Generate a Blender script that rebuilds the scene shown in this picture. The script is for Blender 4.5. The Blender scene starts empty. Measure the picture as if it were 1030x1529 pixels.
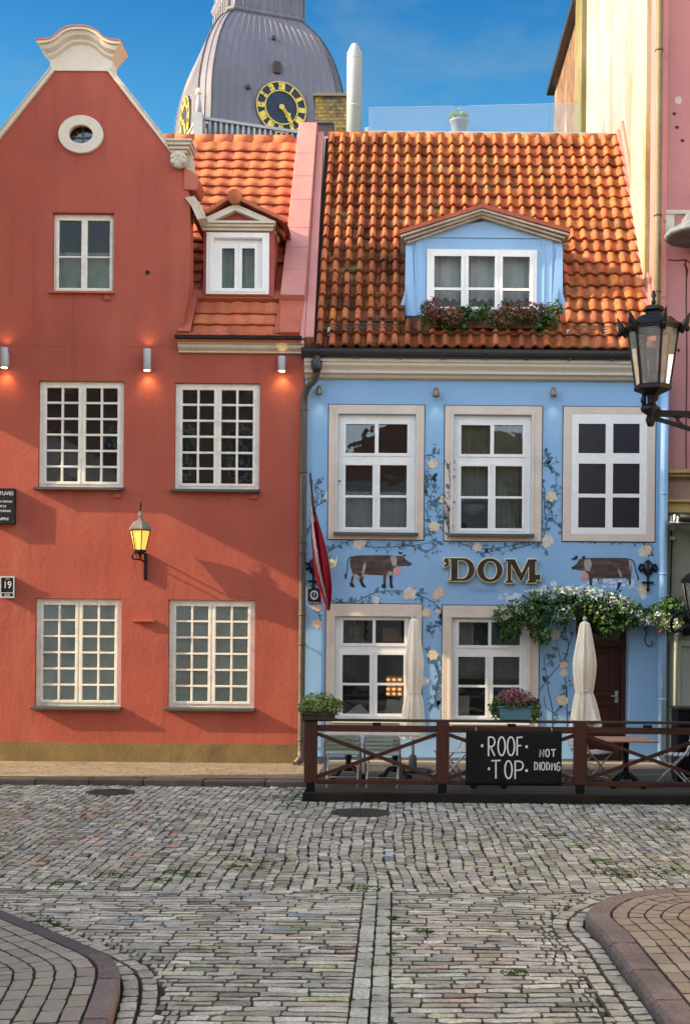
import bpy, bmesh, math, random
import numpy as np
from mathutils import Vector, Matrix
R = math.radians
rnd = random.Random(7)
sc = bpy.context.scene
C = sc.collection

# ------------------------------------------------------------------ camera
D, FPX, CX, CH = 19.0, 1900.0, 0.75, 2.0
VPX, VPY, ROLL = 590.0, 950.0, R(0.5)
cd = bpy.data.cameras.new("camera")
cam = bpy.data.objects.new("camera", cd)
C.objects.link(cam)
cd.sensor_fit = 'VERTICAL'
cd.sensor_height = 36.0
cd.lens = 36.0 * FPX / 1529.0
cd.shift_x = -(VPX - 515.0) / 1529.0
cd.shift_y = (VPY - 764.5) / 1529.0
cd.clip_start = 0.1
cd.clip_end = 2000.0
cam.location = (CX, -D, CH)
cam.rotation_euler = (R(90), -ROLL, 0)
sc.camera = cam

# ------------------------------------------------------------------ world, sun, exposure
SUN_DIR = Vector((6.0, 1.0, -3.0)).normalized()      # the way the light travels
w = bpy.data.worlds.new("World")
sc.world = w
w.use_nodes = True
nt = w.node_tree
bg = nt.nodes['Background']
sky = nt.nodes.new('ShaderNodeTexSky')
sky.sky_type = 'NISHITA'
sky.sun_disc = False
sky.sun_elevation = math.asin(-SUN_DIR.z)
sky.sun_rotation = math.atan2(-SUN_DIR.x, -SUN_DIR.y)
sky.air_density = 1.0
sky.dust_density = 1.0
sky.ozone_density = 1.0
bg.inputs['Strength'].default_value = 0.15
hs = nt.nodes.new('ShaderNodeHueSaturation')
hs.inputs['Saturation'].default_value = 0.72
tc = nt.nodes.new('ShaderNodeTexCoord')
mp = nt.nodes.new('ShaderNodeMapping')
mp.inputs['Scale'].default_value = (2.2, 2.2, 5.0)
cn = nt.nodes.new('ShaderNodeTexNoise')
cn.inputs['Scale'].default_value = 2.3
cn.inputs['Detail'].default_value = 9
cn.inputs['Roughness'].default_value = 0.62
cr = nt.nodes.new('ShaderNodeMapRange')
cr.inputs['From Min'].default_value = 0.55
cr.inputs['From Max'].default_value = 0.85
cr.inputs['To Max'].default_value = 0.7
cm = nt.nodes.new('ShaderNodeMixRGB')
cm.inputs['Color2'].default_value = (.35, .6, .85, 1)
nt.links.new(tc.outputs['Generated'], mp.inputs['Vector'])
nt.links.new(mp.outputs['Vector'], cn.inputs['Vector'])
nt.links.new(cn.outputs['Fac'], cr.inputs['Value'])
nt.links.new(sky.outputs['Color'], hs.inputs['Color'])
nt.links.new(cr.outputs['Result'], cm.inputs['Fac'])
# the sky square to the sun is a deeper, polarised blue
sx = nt.nodes.new('ShaderNodeSeparateXYZ')
sr = nt.nodes.new('ShaderNodeMapRange')
sr.inputs['From Min'].default_value = 0.0
sr.inputs['From Max'].default_value = 0.6
sm = nt.nodes.new('ShaderNodeMixRGB')
sm.blend_type = 'MULTIPLY'
se = nt.nodes.new('ShaderNodeMapRange')
se.inputs['From Min'].default_value = 0.32
se.inputs['From Max'].default_value = 0.46
sg = nt.nodes.new('ShaderNodeMixRGB')
sg.inputs['Color1'].default_value = (0.085, 0.27, 0.36, 1)
sg.inputs['Color2'].default_value = (0.022, 0.15, 0.28, 1)
nt.links.new(se.outputs['Result'], sg.inputs['Fac'])
nt.links.new(sg.outputs['Color'], sm.inputs['Color2'])
nt.links.new(tc.outputs['Generated'], sx.inputs[0])
nt.links.new(sx.outputs['Y'], sr.inputs['Value'])
nt.links.new(sx.outputs['Z'], se.inputs['Value'])
nt.links.new(sr.outputs['Result'], sm.inputs['Fac'])
nt.links.new(hs.outputs['Color'], sm.inputs['Color1'])
nt.links.new(sm.outputs['Color'], cm.inputs['Color1'])
nt.links.new(cm.outputs['Color'], bg.inputs['Color'])

sl = bpy.data.lights.new("sun", 'SUN')
sl.energy = 2.15
sl.angle = R(0.5)
sl.color = (1.0, 0.82, 0.57)
so = bpy.data.objects.new("sun", sl)
so.rotation_euler = SUN_DIR.to_track_quat('-Z', 'Y').to_euler()
so.location = (-30, -5, 30)
C.objects.link(so)

sc.view_settings.view_transform = 'Standard'
sc.view_settings.look = 'None'
sc.view_settings.gamma = 1.0
sc.view_settings.use_curve_mapping = False
sc.view_settings.exposure = 2.16
sc.cycles.max_bounces = 8
sc.cycles.transparent_max_bounces = 12

# ------------------------------------------------------------------ helpers
CR_, SR_ = math.cos(ROLL), math.sin(ROLL)

def uv(px, py):
    u, v = px - VPX, py - VPY
    return u * CR_ + v * SR_, -u * SR_ + v * CR_

def P(px, py, Y=0.0):
    """photo measurement -> (X, Z) on the vertical plane at depth Y"""
    u, v = uv(px, py)
    d = D + Y
    return CX + u / FPX * d, CH - v / FPX * d

def PX(px, py=764, Y=0.0): return P(px, py, Y)[0]
def PZ(py, px=515, Y=0.0): return P(px, py, Y)[1]

def Q(px, py, Y=0.0):
    x, z = P(px, py, Y)
    return (x, Y, z)

def G(px, py, z=0.0):
    """photo measurement -> (X, Y) on the level plane z"""
    u, v = uv(px, py)
    d = (CH - z) * FPX / v
    return CX + u / FPX * d, d - D

def rect(x0, y0, x1, y1, Y=0.0):
    xm, ym = (x0 + x1) / 2, (y0 + y1) / 2
    return P(x0, ym, Y)[0], P(x1, ym, Y)[0], P(xm, y1, Y)[1], P(xm, y0, Y)[1]   # X0,X1,Z0,Z1

WL = {}

def thing(name, label, cat, loc=(0, 0, 0), group=None):
    o = bpy.data.objects.new(name, None)
    o.empty_display_size = 0.1
    C.objects.link(o)
    o.location = loc
    o['label'] = label
    o['category'] = cat
    if group: o['group'] = group
    WL[o] = Vector(loc)
    return o

def tag(o, label, cat, group=None):
    o['label'] = label
    o['category'] = cat
    if group: o['group'] = group
    return o

def dup(root, loc, rotz=0.0, label=None):
    r = root.copy()
    C.objects.link(r)
    r.location = loc
    r.rotation_euler = (0, 0, rotz)
    if label: r['label'] = label
    for ch in list(root.children):
        c = ch.copy()
        C.objects.link(c)
        c.parent = r
        for g in ch.children:
            e = g.copy()
            C.objects.link(e)
            e.parent = c
    return r

class MB:
    def __init__(s):
        s.v, s.f, s.mi, s.col, s.sm = [], [], [], [], []
    def add(s, vs, fs, mi=0, col=(1, 1, 1), smooth=False):
        b = len(s.v)
        s.v += [tuple(p) for p in vs]
        for f in fs:
            s.f.append(tuple(b + i for i in f))
            s.mi.append(mi); s.col.append(col); s.sm.append(smooth)
        return s
    def box(s, x0, x1, y0, y1, z0, z1, mi=0, col=(1, 1, 1)):
        vs = [(x0, y0, z0), (x1, y0, z0), (x1, y1, z0), (x0, y1, z0), (x0, y0, z1), (x1, y0, z1), (x1, y1, z1), (x0, y1, z1)]
        fs = [(0, 3, 2, 1), (4, 5, 6, 7), (0, 1, 5, 4), (1, 2, 6, 5), (2, 3, 7, 6), (3, 0, 4, 7)]
        return s.add(vs, fs, mi, col)
    def bar(s, a, b, w, h, mi=0, up=(0, 0, 1), col=(1, 1, 1)):
        """square bar from a to b, w across, h along 'up'"""
        a, b, up = Vector(a), Vector(b), Vector(up)
        t = (b - a).normalized()
        r = t.cross(up)
        if r.length < 1e-4: r = t.cross(Vector((0, 1, 0)))
        r.normalize()
        n = r.cross(t).normalized()
        vs = []
        for p in (a, b):
            for i, j in ((-1, -1), (1, -1), (1, 1), (-1, 1)):
                vs.append(p + r * (i * w / 2) + n * (j * h / 2))
        fs = [(0, 1, 2, 3), (7, 6, 5, 4), (0, 4, 5, 1), (1, 5, 6, 2), (2, 6, 7, 3), (3, 7, 4, 0)]
        return s.add(vs, fs, mi, col)
    def prism(s, poly, y0, y1, mi=0, col=(1, 1, 1), smooth=False):
        """polygon in (X,Z), y0 front"""
        n = len(poly)
        vs = [(x, y0, z) for x, z in poly] + [(x, y1, z) for x, z in poly]
        fs = [tuple(range(n)), tuple(range(2 * n - 1, n - 1, -1))]
        s.add(vs, fs, mi, col)
        b = len(s.v) - 2 * n
        for i in range(n):
            j = (i + 1) % n
            s.f.append((b + i, b + n + i, b + n + j, b + j)); s.mi.append(mi); s.col.append(col); s.sm.append(smooth)
        return s
    def prism_x(s, poly, x0, x1, mi=0, col=(1, 1, 1)):
        """profile in (Y,Z) swept along X"""
        n = len(poly)
        vs = [(x0, y, z) for y, z in poly] + [(x1, y, z) for y, z in poly]
        fs = [tuple(range(n)), tuple(range(2 * n - 1, n - 1, -1))] + [(i, n + i, n + (i + 1) % n, (i + 1) % n) for i in range(n)]
        return s.add(vs, fs, mi, col)
    def prism_z(s, poly, z0, z1, mi=0, col=(1, 1, 1)):
        n = len(poly)
        vs = [(x, y, z0) for x, y in poly] + [(x, y, z1) for x, y in poly]
        fs = [tuple(range(n - 1, -1, -1)), tuple(range(n, 2 * n))] + [(i, (i + 1) % n, n + (i + 1) % n, n + i) for i in range(n)]
        return s.add(vs, fs, mi, col)
    def tube(s, pts, r, n=8, mi=0, col=(1, 1, 1), smooth=True):
        pts = [Vector(p) for p in pts]
        m = len(pts)
        rs = r if isinstance(r, (list, tuple)) else [r] * m
        t0 = (pts[1] - pts[0]).normalized()
        ref = Vector((0, 0, 1)) if abs(t0.z) < 0.9 else Vector((0, 1, 0))
        nrm = t0.cross(ref).normalized()
        vs = []
        for i, p in enumerate(pts):
            a = pts[max(i - 1, 0)]; b = pts[min(i + 1, m - 1)]
            t = (b - a).normalized()
            nrm = (nrm - t * nrm.dot(t)).normalized()
            bn = t.cross(nrm)
            for k in range(n):
                q = 2 * math.pi * k / n
                vs.append(p + (nrm * math.cos(q) + bn * math.sin(q)) * rs[i])
        fs = []
        for i in range(m - 1):
            for k in range(n):
                k2 = (k + 1) % n
                fs.append((i * n + k, i * n + k2, (i + 1) * n + k2, (i + 1) * n + k))
        s.add(vs, fs, mi, col, smooth)
        b = len(s.v) - m * n
        for f in (tuple(b + k for k in range(n - 1, -1, -1)), tuple(b + (m - 1) * n + k for k in range(n))):
            s.f.append(f); s.mi.append(mi); s.col.append(col); s.sm.append(False)
        return s
    def lathe(s, prof, c=(0, 0, 0), n=16, mi=0, col=(1, 1, 1), smooth=True, a0=0.0, fold=0.0, nf=8):
        vs = []
        for r, z in prof:
            for k in range(n):
                q = a0 + 2 * math.pi * k / n
                rr = r * (1 + fold * math.cos(nf * q))
                vs.append((c[0] + rr * math.cos(q), c[1] + rr * math.sin(q), c[2] + z))
        fs = []
        m = len(prof)
        for i in range(m - 1):
            for k in range(n):
                k2 = (k + 1) % n
                fs.append((i * n + k, i * n + k2, (i + 1) * n + k2, (i + 1) * n + k))
        s.add(vs, fs, mi, col, smooth)
        b = len(s.v) - m * n
        for f in (tuple(b + k for k in range(n - 1, -1, -1)), tuple(b + (m - 1) * n + k for k in range(n))):
            s.f.append(f); s.mi.append(mi); s.col.append(col); s.sm.append(False)
        return s
    def sphere(s, c, rx, ry, rz, mi=0, col=(1, 1, 1), nu=12, nv=8):
        vs, fs = [], []
        for j in range(nv + 1):
            th = math.pi * j / nv
            for i in range(nu):
                ph = 2 * math.pi * i / nu
                vs.append((c[0] + rx * math.sin(th) * math.cos(ph), c[1] + ry * math.sin(th) * math.sin(ph), c[2] + rz * math.cos(th)))
        for j in range(nv):
            for i in range(nu):
                i2 = (i + 1) % nu
                fs.append((j * nu + i, (j + 1) * nu + i, (j + 1) * nu + i2, j * nu + i2))
        return s.add(vs, fs, mi, col, True)
    def rect_holes(s, x0, x1, z0, z1, holes, y0, y1, mi=0, col=(1, 1, 1), back=True):
        """slab x0..x1, z0..z1 between y0 (front) and y1 with rectangular openings"""
        xs = sorted({x0, x1} | {h[i] for h in holes for i in (0, 1) if x0 < h[i] < x1})
        zs = sorted({z0, z1} | {h[i] for h in holes for i in (2, 3) if z0 < h[i] < z1})
        def solid(i, j):
            if i < 0 or j < 0 or i >= len(xs) - 1 or j >= len(zs) - 1: return False
            a, b = (xs[i] + xs[i + 1]) / 2, (zs[j] + zs[j + 1]) / 2
            return not any(h[0] < a < h[1] and h[2] < b < h[3] for h in holes)
        nz = len(zs)
        vid = {}
        vs, fs = [], []
        def V(i, j, k):
            if (i, j, k) not in vid:
                vid[(i, j, k)] = len(vs)
                vs.append((xs[i], y1 if k else y0, zs[j]))
            return vid[(i, j, k)]
        for i in range(len(xs) - 1):
            for j in range(nz - 1):
                if not solid(i, j): continue
                fs.append((V(i, j, 0), V(i + 1, j, 0), V(i + 1, j + 1, 0), V(i, j + 1, 0)))
                if back: fs.append((V(i, j, 1), V(i, j + 1, 1), V(i + 1, j + 1, 1), V(i + 1, j, 1)))
                if not solid(i - 1, j): fs.append((V(i, j, 1), V(i, j, 0), V(i, j + 1, 0), V(i, j + 1, 1)))
                if not solid(i + 1, j): fs.append((V(i + 1, j, 0), V(i + 1, j, 1), V(i + 1, j + 1, 1), V(i + 1, j + 1, 0)))
                if not solid(i, j - 1): fs.append((V(i, j, 1), V(i + 1, j, 1), V(i + 1, j, 0), V(i, j, 0)))
                if not solid(i, j + 1): fs.append((V(i, j + 1, 0), V(i + 1, j + 1, 0), V(i + 1, j + 1, 1), V(i, j + 1, 1)))
        return s.add(vs, fs, mi, col)
    def ribbon(s, pts, wd, Y, mi=0, col=(1, 1, 1), th=0.003):
        """flat stroke through (X,Z) points on the plane Y, standing th proud of it"""
        n = len(pts)
        ws = wd if isinstance(wd, (list, tuple)) else [wd] * n
        L, Rr = [], []
        for i in range(n):
            a = pts[max(i - 1, 0)]; b = pts[min(i + 1, n - 1)]
            dx, dz = b[0] - a[0], b[1] - a[1]
            l = math.hypot(dx, dz) or 1
            nx, nz_ = -dz / l, dx / l
            L.append((pts[i][0] + nx * ws[i] / 2, pts[i][1] + nz_ * ws[i] / 2))
            Rr.append((pts[i][0] - nx * ws[i] / 2, pts[i][1] - nz_ * ws[i] / 2))
        vs = [(x, Y - th, z) for x, z in L] + [(x, Y - th, z) for x, z in Rr] + [(x, Y, z) for x, z in L] + [(x, Y, z) for x, z in Rr]
        fs = []
        for i in range(n - 1):
            fs += [(i, n + i, n + i + 1, i + 1), (2 * n + i, i, i + 1, 2 * n + i + 1), (n + i, 3 * n + i, 3 * n + i + 1, n + i + 1)]
        fs += [(0, 2 * n, 3 * n, n), (n - 1, 2 * n - 1, 4 * n - 1, 3 * n - 1)]
        return s.add(vs, fs, mi, col)
    def build(s, name, mats, parent=None, bevel=0.0, seg=2, ang=40):
        me = bpy.data.meshes.new(name)
        off = WL.get(parent, Vector((0, 0, 0))) if parent else Vector((0, 0, 0))
        ox, oy, oz = off
        me.from_pydata([(a - ox, b - oy, c - oz) for a, b, c in s.v], [], s.f)
        for m in (mats if isinstance(mats, (list, tuple)) else [mats]): me.materials.append(m)
        me.polygons.foreach_set('material_index', s.mi)
        me.polygons.foreach_set('use_smooth', s.sm)
        at = me.color_attributes.new('col', 'FLOAT_COLOR', 'CORNER')
        cnt = np.fromiter((len(f) for f in s.f), int, len(s.f))
        ca = np.ones((len(s.f), 4), np.float32)
        ca[:, :3] = np.array(s.col, np.float32).reshape(-1, 3)
        at.data.foreach_set('color', np.repeat(ca, cnt, axis=0).ravel())
        me.validate()
        me.update()
        o = bpy.data.objects.new(name, me)
        C.objects.link(o)
        if parent:
            o.parent = parent
            WL[o] = off
        else:
            WL[o] = Vector((0, 0, 0))
        if bevel:
            md = o.modifiers.new('bevel', 'BEVEL')
            md.width = bevel; md.segments = seg; md.limit_method = 'ANGLE'; md.angle_limit = R(ang)
            md.harden_normals = False
        return o

def curve_mesh(name, loops, Y, extrude, mats, parent=None, bevel=0.0, offset=0.0):
    """closed (X,Z) loops (holes allowed) filled and extruded about the plane Y"""
    cu = bpy.data.curves.new(name + '_c', 'CURVE')
    cu.dimensions = '2D'
    cu.fill_mode = 'BOTH'
    cu.extrude = extrude
    cu.bevel_depth = bevel
    cu.bevel_resolution = 1
    cu.offset = offset
    for lp in loops:
        sp = cu.splines.new('POLY')
        sp.points.add(len(lp) - 1)
        sp.points.foreach_set('co', [q for x, z in lp for q in (x, z, 0.0, 1.0)])
        sp.use_cyclic_u = True
    t = bpy.data.objects.new(name + '_c', cu)
    C.objects.link(t)
    dg = bpy.context.evaluated_depsgraph_get()
    me = bpy.data.meshes.new_from_object(t.evaluated_get(dg))
    bpy.data.objects.remove(t)
    off = WL.get(parent, Vector((0, 0, 0))) if parent else Vector((0, 0, 0))
    me.transform(Matrix.Translation(Vector((0, Y, 0)) - off) @ Matrix.Rotation(R(90), 4, 'X'))
    me.materials.clear()
    me.materials.append(mats)
    me.name = name
    at = me.color_attributes.new('col', 'FLOAT_COLOR', 'CORNER')
    at.data.foreach_set('color', np.ones(len(me.loops) * 4, np.float32))
    o = bpy.data.objects.new(name, me)
    C.objects.link(o)
    if parent: o.parent = parent
    WL[o] = off
    return o

def text_into(mb, txt, cx, cz, size, Y, mi=0, sx=1.0, th=0.004, align='CENTER'):
    cu = bpy.data.curves.new('txt', 'FONT')
    cu.body = txt
    cu.size = size
    cu.extrude = th / 2
    cu.align_x = align
    cu.align_y = 'CENTER'
    t = bpy.data.objects.new('txt', cu)
    C.objects.link(t)
    dg = bpy.context.evaluated_depsgraph_get()
    me = bpy.data.meshes.new_from_object(t.evaluated_get(dg))
    bpy.data.objects.remove(t)
    mb.add([(cx + v.co.x * sx, Y - v.co.z, cz + v.co.y) for v in me.vertices], [tuple(p.vertices) for p in me.polygons], mi)
    bpy.data.meshes.remove(me)

def ell(cx, cz, rx, rz, n=40, a0=0.0, a1=2 * math.pi):
    full = abs(a1 - a0) >= 2 * math.pi - 1e-6
    m = n if full else n - 1
    return [(cx + rx * math.cos(a0 + (a1 - a0) * i / m), cz + rz * math.sin(a0 + (a1 - a0) * i / m)) for i in range(n)]

def spline(pts, n=6):
    """Catmull-Rom through points"""
    pts = [tuple(p) for p in pts]
    out = []
    m = len(pts)
    for i in range(m - 1):
        p0, p1, p2, p3 = pts[max(i - 1, 0)], pts[i], pts[i + 1], pts[min(i + 2, m - 1)]
        for k in range(n):
            t = k / n
            out.append(tuple(0.5 * (2 * b + (c - a) * t + (2 * a - 5 * b + 4 * c - d) * t * t + (3 * b - a - 3 * c + d) * t ** 3)
                             for a, b, c, d in zip(p0, p1, p2, p3)))
    out.append(pts[-1])
    return out

# ------------------------------------------------------------------ materials
def pm(name, c, rough=0.8, var=0.1, vs=2.0, fine=0.06, fs=40.0, bump=0.25, bs=60.0, spec=0.3, metal=0.0, stretch=(1, 1, 1),
       dirt=None, bdist=0.01, wave=None, attr=True, trans=0.0, dirt2=None, dirt3=None):
    m = bpy.data.materials.new(name)
    m.use_nodes = True
    nt = m.node_tree
    N, L = nt.nodes, nt.links
    b = N['Principled BSDF']
    b.inputs['Roughness'].default_value = rough
    b.inputs['Specular IOR Level'].default_value = spec
    b.inputs['Metallic'].default_value = metal
    tcn = N.new('ShaderNodeTexCoord')
    mpn = N.new('ShaderNodeMapping')
    mpn.inputs['Scale'].default_value = stretch
    L.new(tcn.outputs['Object'], mpn.inputs['Vector'])
    V = mpn.outputs['Vector']
    def noise(s, det=5, ro=0.55, vec=V):
        n = N.new('ShaderNodeTexNoise')
        n.inputs['Scale'].default_value = s
        n.inputs['Detail'].default_value = det
        n.inputs['Roughness'].default_value = ro
        L.new(vec, n.inputs['Vector'])
        return n.outputs['Fac']
    def rng(x, a, bb, c0, c1):
        r = N.new('ShaderNodeMapRange')
        for k, q in zip(('From Min', 'From Max', 'To Min', 'To Max'), (a, bb, c0, c1)): r.inputs[k].default_value = q
        L.new(x, r.inputs['Value'])
        return r.outputs['Result']
    def math_(op, x, y):
        n = N.new('ShaderNodeMath'); n.operation = op
        for i, q in enumerate((x, y)):
            if isinstance(q, (int, float)): n.inputs[i].default_value = q
            else: L.new(q, n.inputs[i])
        return n.outputs[0]
    def mix(fac, a, bb, mode='MIX'):
        n = N.new('ShaderNodeMixRGB'); n.blend_type = mode
        for i, q in enumerate((fac, a, bb)):
            if isinstance(q, (int, float)): n.inputs[i].default_value = q
            elif isinstance(q, tuple): n.inputs[i].default_value = (*q, 1)
            else: L.new(q, n.inputs[i])
        return n.outputs[0]
    v1 = rng(noise(vs), 0.3, 0.7, 1 - var, 1 + var)
    v2 = rng(noise(fs, 4), 0.3, 0.7, 1 - fine, 1 + fine)
    col = mix(1.0, c, math_('MULTIPLY', v1, v2), 'MULTIPLY')
    if attr:
        a = N.new('ShaderNodeAttribute'); a.attribute_name = 'col'
        col = mix(1.0, col, a.outputs['Color'], 'MULTIPLY')
    for dd in (dirt, dirt2, dirt3):
        if dd:
            dc, amt, dsc, lo, hi = dd[:5]
            vec = V
            if len(dd) > 5:
                mp2 = N.new('ShaderNodeMapping'); mp2.inputs['Scale'].default_value = dd[5]
                L.new(tcn.outputs['Object'], mp2.inputs['Vector']); vec = mp2.outputs['Vector']
            col = mix(rng(noise(dsc, 8, 0.6, vec), lo, hi, 0.0, amt), col, dc)
    L.new(col, b.inputs['Base Color'])
    if bump:
        h = math_('ADD', noise(bs, 6, 0.6), math_('MULTIPLY', noise(bs / 7, 3), 1.5))
        if wave:
            wv = N.new('ShaderNodeTexWave'); wv.inputs['Scale'].default_value = wave
            L.new(V, wv.inputs['Vector'])
            h = math_('ADD', h, math_('MULTIPLY', wv.outputs['Fac'], 1.0))
        bn = N.new('ShaderNodeBump')
        bn.inputs['Strength'].default_value = bump
        bn.inputs['Distance'].default_value = bdist
        L.new(h, bn.inputs['Height'])
        L.new(bn.outputs['Normal'], b.inputs['Normal'])
    L.new(rng(noise(vs * 4), 0.3, 0.7, max(rough - 0.1, 0.02), min(rough + 0.1, 1)), b.inputs['Roughness'])
    if trans:
        tr = N.new('ShaderNodeBsdfTranslucent')
        L.new(col, tr.inputs['Color'])
        mx = N.new('ShaderNodeMixShader'); mx.inputs[0].default_value = trans
        L.new(b.outputs[0], mx.inputs[1]); L.new(tr.outputs[0], mx.inputs[2])
        L.new(mx.outputs[0], N['Material Output'].inputs['Surface'])
    return m

def glass_mat(name, tint=(0.9, 0.95, 0.95), haze=0.0, hcol=(0.6, 0.7, 0.75), ior=1.5):
    m = bpy.data.materials.new(name)
    m.use_nodes = True
    nt = m.node_tree
    N, L = nt.nodes, nt.links
    N.remove(N['Principled BSDF'])
    t = N.new('ShaderNodeBsdfTransparent'); t.inputs[0].default_value = (*tint, 1)
    g = N.new('ShaderNodeBsdfGlossy'); g.inputs['Roughness'].default_value = 0.015
    f = N.new('ShaderNodeFresnel'); f.inputs['IOR'].default_value = ior
    mx = N.new('ShaderNodeMixShader')
    tcn = N.new('ShaderNodeTexCoord'); ns = N.new('ShaderNodeTexNoise'); ns.inputs['Scale'].default_value = 2.5
    bn = N.new('ShaderNodeBump'); bn.inputs['Strength'].default_value = 0.06; bn.inputs['Distance'].default_value = 0.05
    L.new(tcn.outputs['Object'], ns.inputs['Vector']); L.new(ns.outputs['Fac'], bn.inputs['Height']); L.new(bn.outputs['Normal'], g.inputs['Normal'])
    L.new(f.outputs[0], mx.inputs[0]); L.new(t.outputs[0], mx.inputs[1]); L.new(g.outputs[0], mx.inputs[2])
    out = mx.outputs[0]
    if haze:
        d = N.new('ShaderNodeBsdfDiffuse'); d.inputs[0].default_value = (*hcol, 1)
        m2 = N.new('ShaderNodeMixShader'); m2.inputs[0].default_value = haze
        L.new(out, m2.inputs[1]); L.new(d.outputs[0], m2.inputs[2]); out = m2.outputs[0]
    L.new(out, N['Material Output'].inputs['Surface'])
    return m

def emit_mat(name, c, s, mixc=None):
    m = bpy.data.materials.new(name)
    m.use_nodes = True
    b = m.node_tree.nodes['Principled BSDF']
    b.inputs['Base Color'].default_value = (*(mixc or c), 1)
    b.inputs['Emission Color'].default_value = (*c, 1)
    b.inputs['Emission Strength'].default_value = s
    b.inputs['Roughness'].default_value = 0.4
    return m

RED = pm('red_plaster', (0.385, 0.090, 0.057), 0.85, 0.10, 0.9, 0.05, 30, 0.3, 14, 0.15, dirt=((0.27, 0.06, 0.042), 0.55, 0.8, 0.52, 0.8, (1.6, 1, 0.5)), bdist=0.02, dirt2=((0.47, 0.15, 0.085), 0.5, 1.1, 0.5, 0.78, (1.3, 1, .30)), dirt3=((0.20, 0.055, 0.042), 0.45, 1.6, 0.54, 0.78, (3.2, 1, .16)))
REDDK = pm('red_paint', (0.36, 0.07, 0.05), 0.6, 0.1, 3, 0.05, 40, 0.15, 40, 0.3)
PLINTH = pm('ochre_plinth', (0.21, 0.145, 0.058), 0.9, 0.2, 2.2, 0.1, 30, 0.5, 30, 0.15, dirt=((0.12, 0.08, 0.04), 0.7, 1.5, 0.5, 0.75))
BLUE = pm('blue_plaster', (0.262, 0.435, 0.61), 0.85, 0.06, 1.0, 0.03, 40, 0.2, 40, 0.15, dirt=((0.34, 0.47, 0.60), 0.5, 1.4, 0.48, 0.8, (1.4, 1, .35)), dirt2=((0.17, 0.30, 0.45), 0.45, 1.1, 0.52, 0.8))
BLUEP = pm('blue_paint', (0.262, 0.435, 0.61), 0.5, 0.06, 2.0, 0.03, 40, 0.1, 60, 0.4)
CREAM = pm('cream_moulding', (0.66, 0.57, 0.43), 0.8, 0.08, 3, 0.05, 50, 0.2, 60, 0.2, dirt=((0.36, 0.30, 0.21), 0.5, 3, 0.5, 0.85))
CREAMG = pm('weathered_moulding', (0.56, 0.48, 0.36), 0.85, 0.12, 3, 0.08, 50, 0.3, 60, 0.2, dirt=((0.26, 0.20, 0.12), 0.7, 4, 0.48, 0.8))
SURR = pm('beige_surround', (0.66, 0.54, 0.42), 0.8, 0.07, 3, 0.04, 50, 0.15, 60, 0.2, dirt=((0.45, 0.36, 0.27), 0.4, 5, 0.5, 0.85))
LINE = pm('dark_painted_line', (0.045, 0.06, 0.085), 0.8, 0.1)
WHITE = pm('white_window_paint', (0.80, 0.765, 0.68), 0.45, 0.05, 5, 0.03, 60, 0.08, 80, 0.4, dirt=((0.50, 0.46, 0.38), 0.4, 9, 0.55, 0.85))
WHITEB = pm('weathered_window_paint', (0.78, 0.715, 0.575), 0.5, 0.07, 6, 0.04, 60, 0.12, 80, 0.4, dirt=((0.40, 0.34, 0.26), 0.55, 8, 0.5, 0.8))
SILL = pm('dark_sill_metal', (0.075, 0.068, 0.058), 0.5, 0.15, 6, 0.1, 60, 0.1, 50, 0.4)
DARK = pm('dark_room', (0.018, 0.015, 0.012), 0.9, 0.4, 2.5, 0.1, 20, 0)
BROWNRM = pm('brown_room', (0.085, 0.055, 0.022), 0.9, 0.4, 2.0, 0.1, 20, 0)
BLIND = pm('grey_green_blind', (0.86, 0.88, 0.78), 0.8, 0.12, 2.5, 0.05, 30, 0.1, 30, 0.2)
CURTG = pm('green_curtain', (0.30, 0.34, 0.23), 0.9, 0.2, 3, 0.08, 50, 0.1, 60, 0.1, trans=0.2)
CURTW = pm('grey_net_curtain', (0.60, 0.61, 0.59), 0.9, 0.15, 3, 0.1, 60, 0.1, 60, 0.1, trans=0.3)
TILE_R = pm('new_clay_tile', (0.50, 0.14, 0.062), 0.9, 0.14, 6, 0.12, 60, 0.25, 60, 0.12, dirt=((0.35, 0.10, 0.045), 0.35, 5, 0.5, 0.85))
TILE_B = pm('old_clay_tile', (0.49, 0.148, 0.060), 0.92, 0.24, 5, 0.2, 70, 0.4, 50, 0.08, dirt=((0.085, 0.045, 0.026), 0.85, 6, 0.50, 0.76, (1, 1, 0.5)), dirt2=((0.30, 0.24, 0.12), .5, 2.2, .56, .75))
PINKF = pm('pink_painted_flashing', (0.50, 0.20, 0.155), 0.5, 0.08, 3, 0.04, 40, 0.08, 20, 0.4, dirt=((0.40, 0.13, 0.09), 0.4, 4, 0.5, 0.8))
COPPER = pm('red_painted_metal', (0.42, 0.10, 0.045), 0.5, 0.15, 4, 0.06, 40, 0.1, 20, 0.4)
GUT = pm('dark_gutter_metal', (0.022, 0.021, 0.02), 0.4, 0.2, 5, 0.1, 40, 0.1, 20, 0.5)
PIPEBR = pm('brown_pipe_metal', (0.075, 0.05, 0.03), 0.45, 0.25, 4, 0.12, 40, 0.15, 30, 0.5)
BLACK = pm('black_iron', (0.006, 0.006, 0.007), 0.45, 0.15, 8, 0.1, 60, 0.12, 50, 0.2)
GREYM = pm('grey_painted_metal', (0.42, 0.42, 0.40), 0.5, 0.08, 8, 0.05, 60, 0.05, 50, 0.4)
GLASS2 = glass_mat('old_window_glass', (.86, .88, .82), haze=.012, hcol=(.42, .44, .38), ior=1.4)
GLASS = glass_mat('window_glass', haze=.03, hcol=(.42, .44, .40), ior=1.95)
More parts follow.
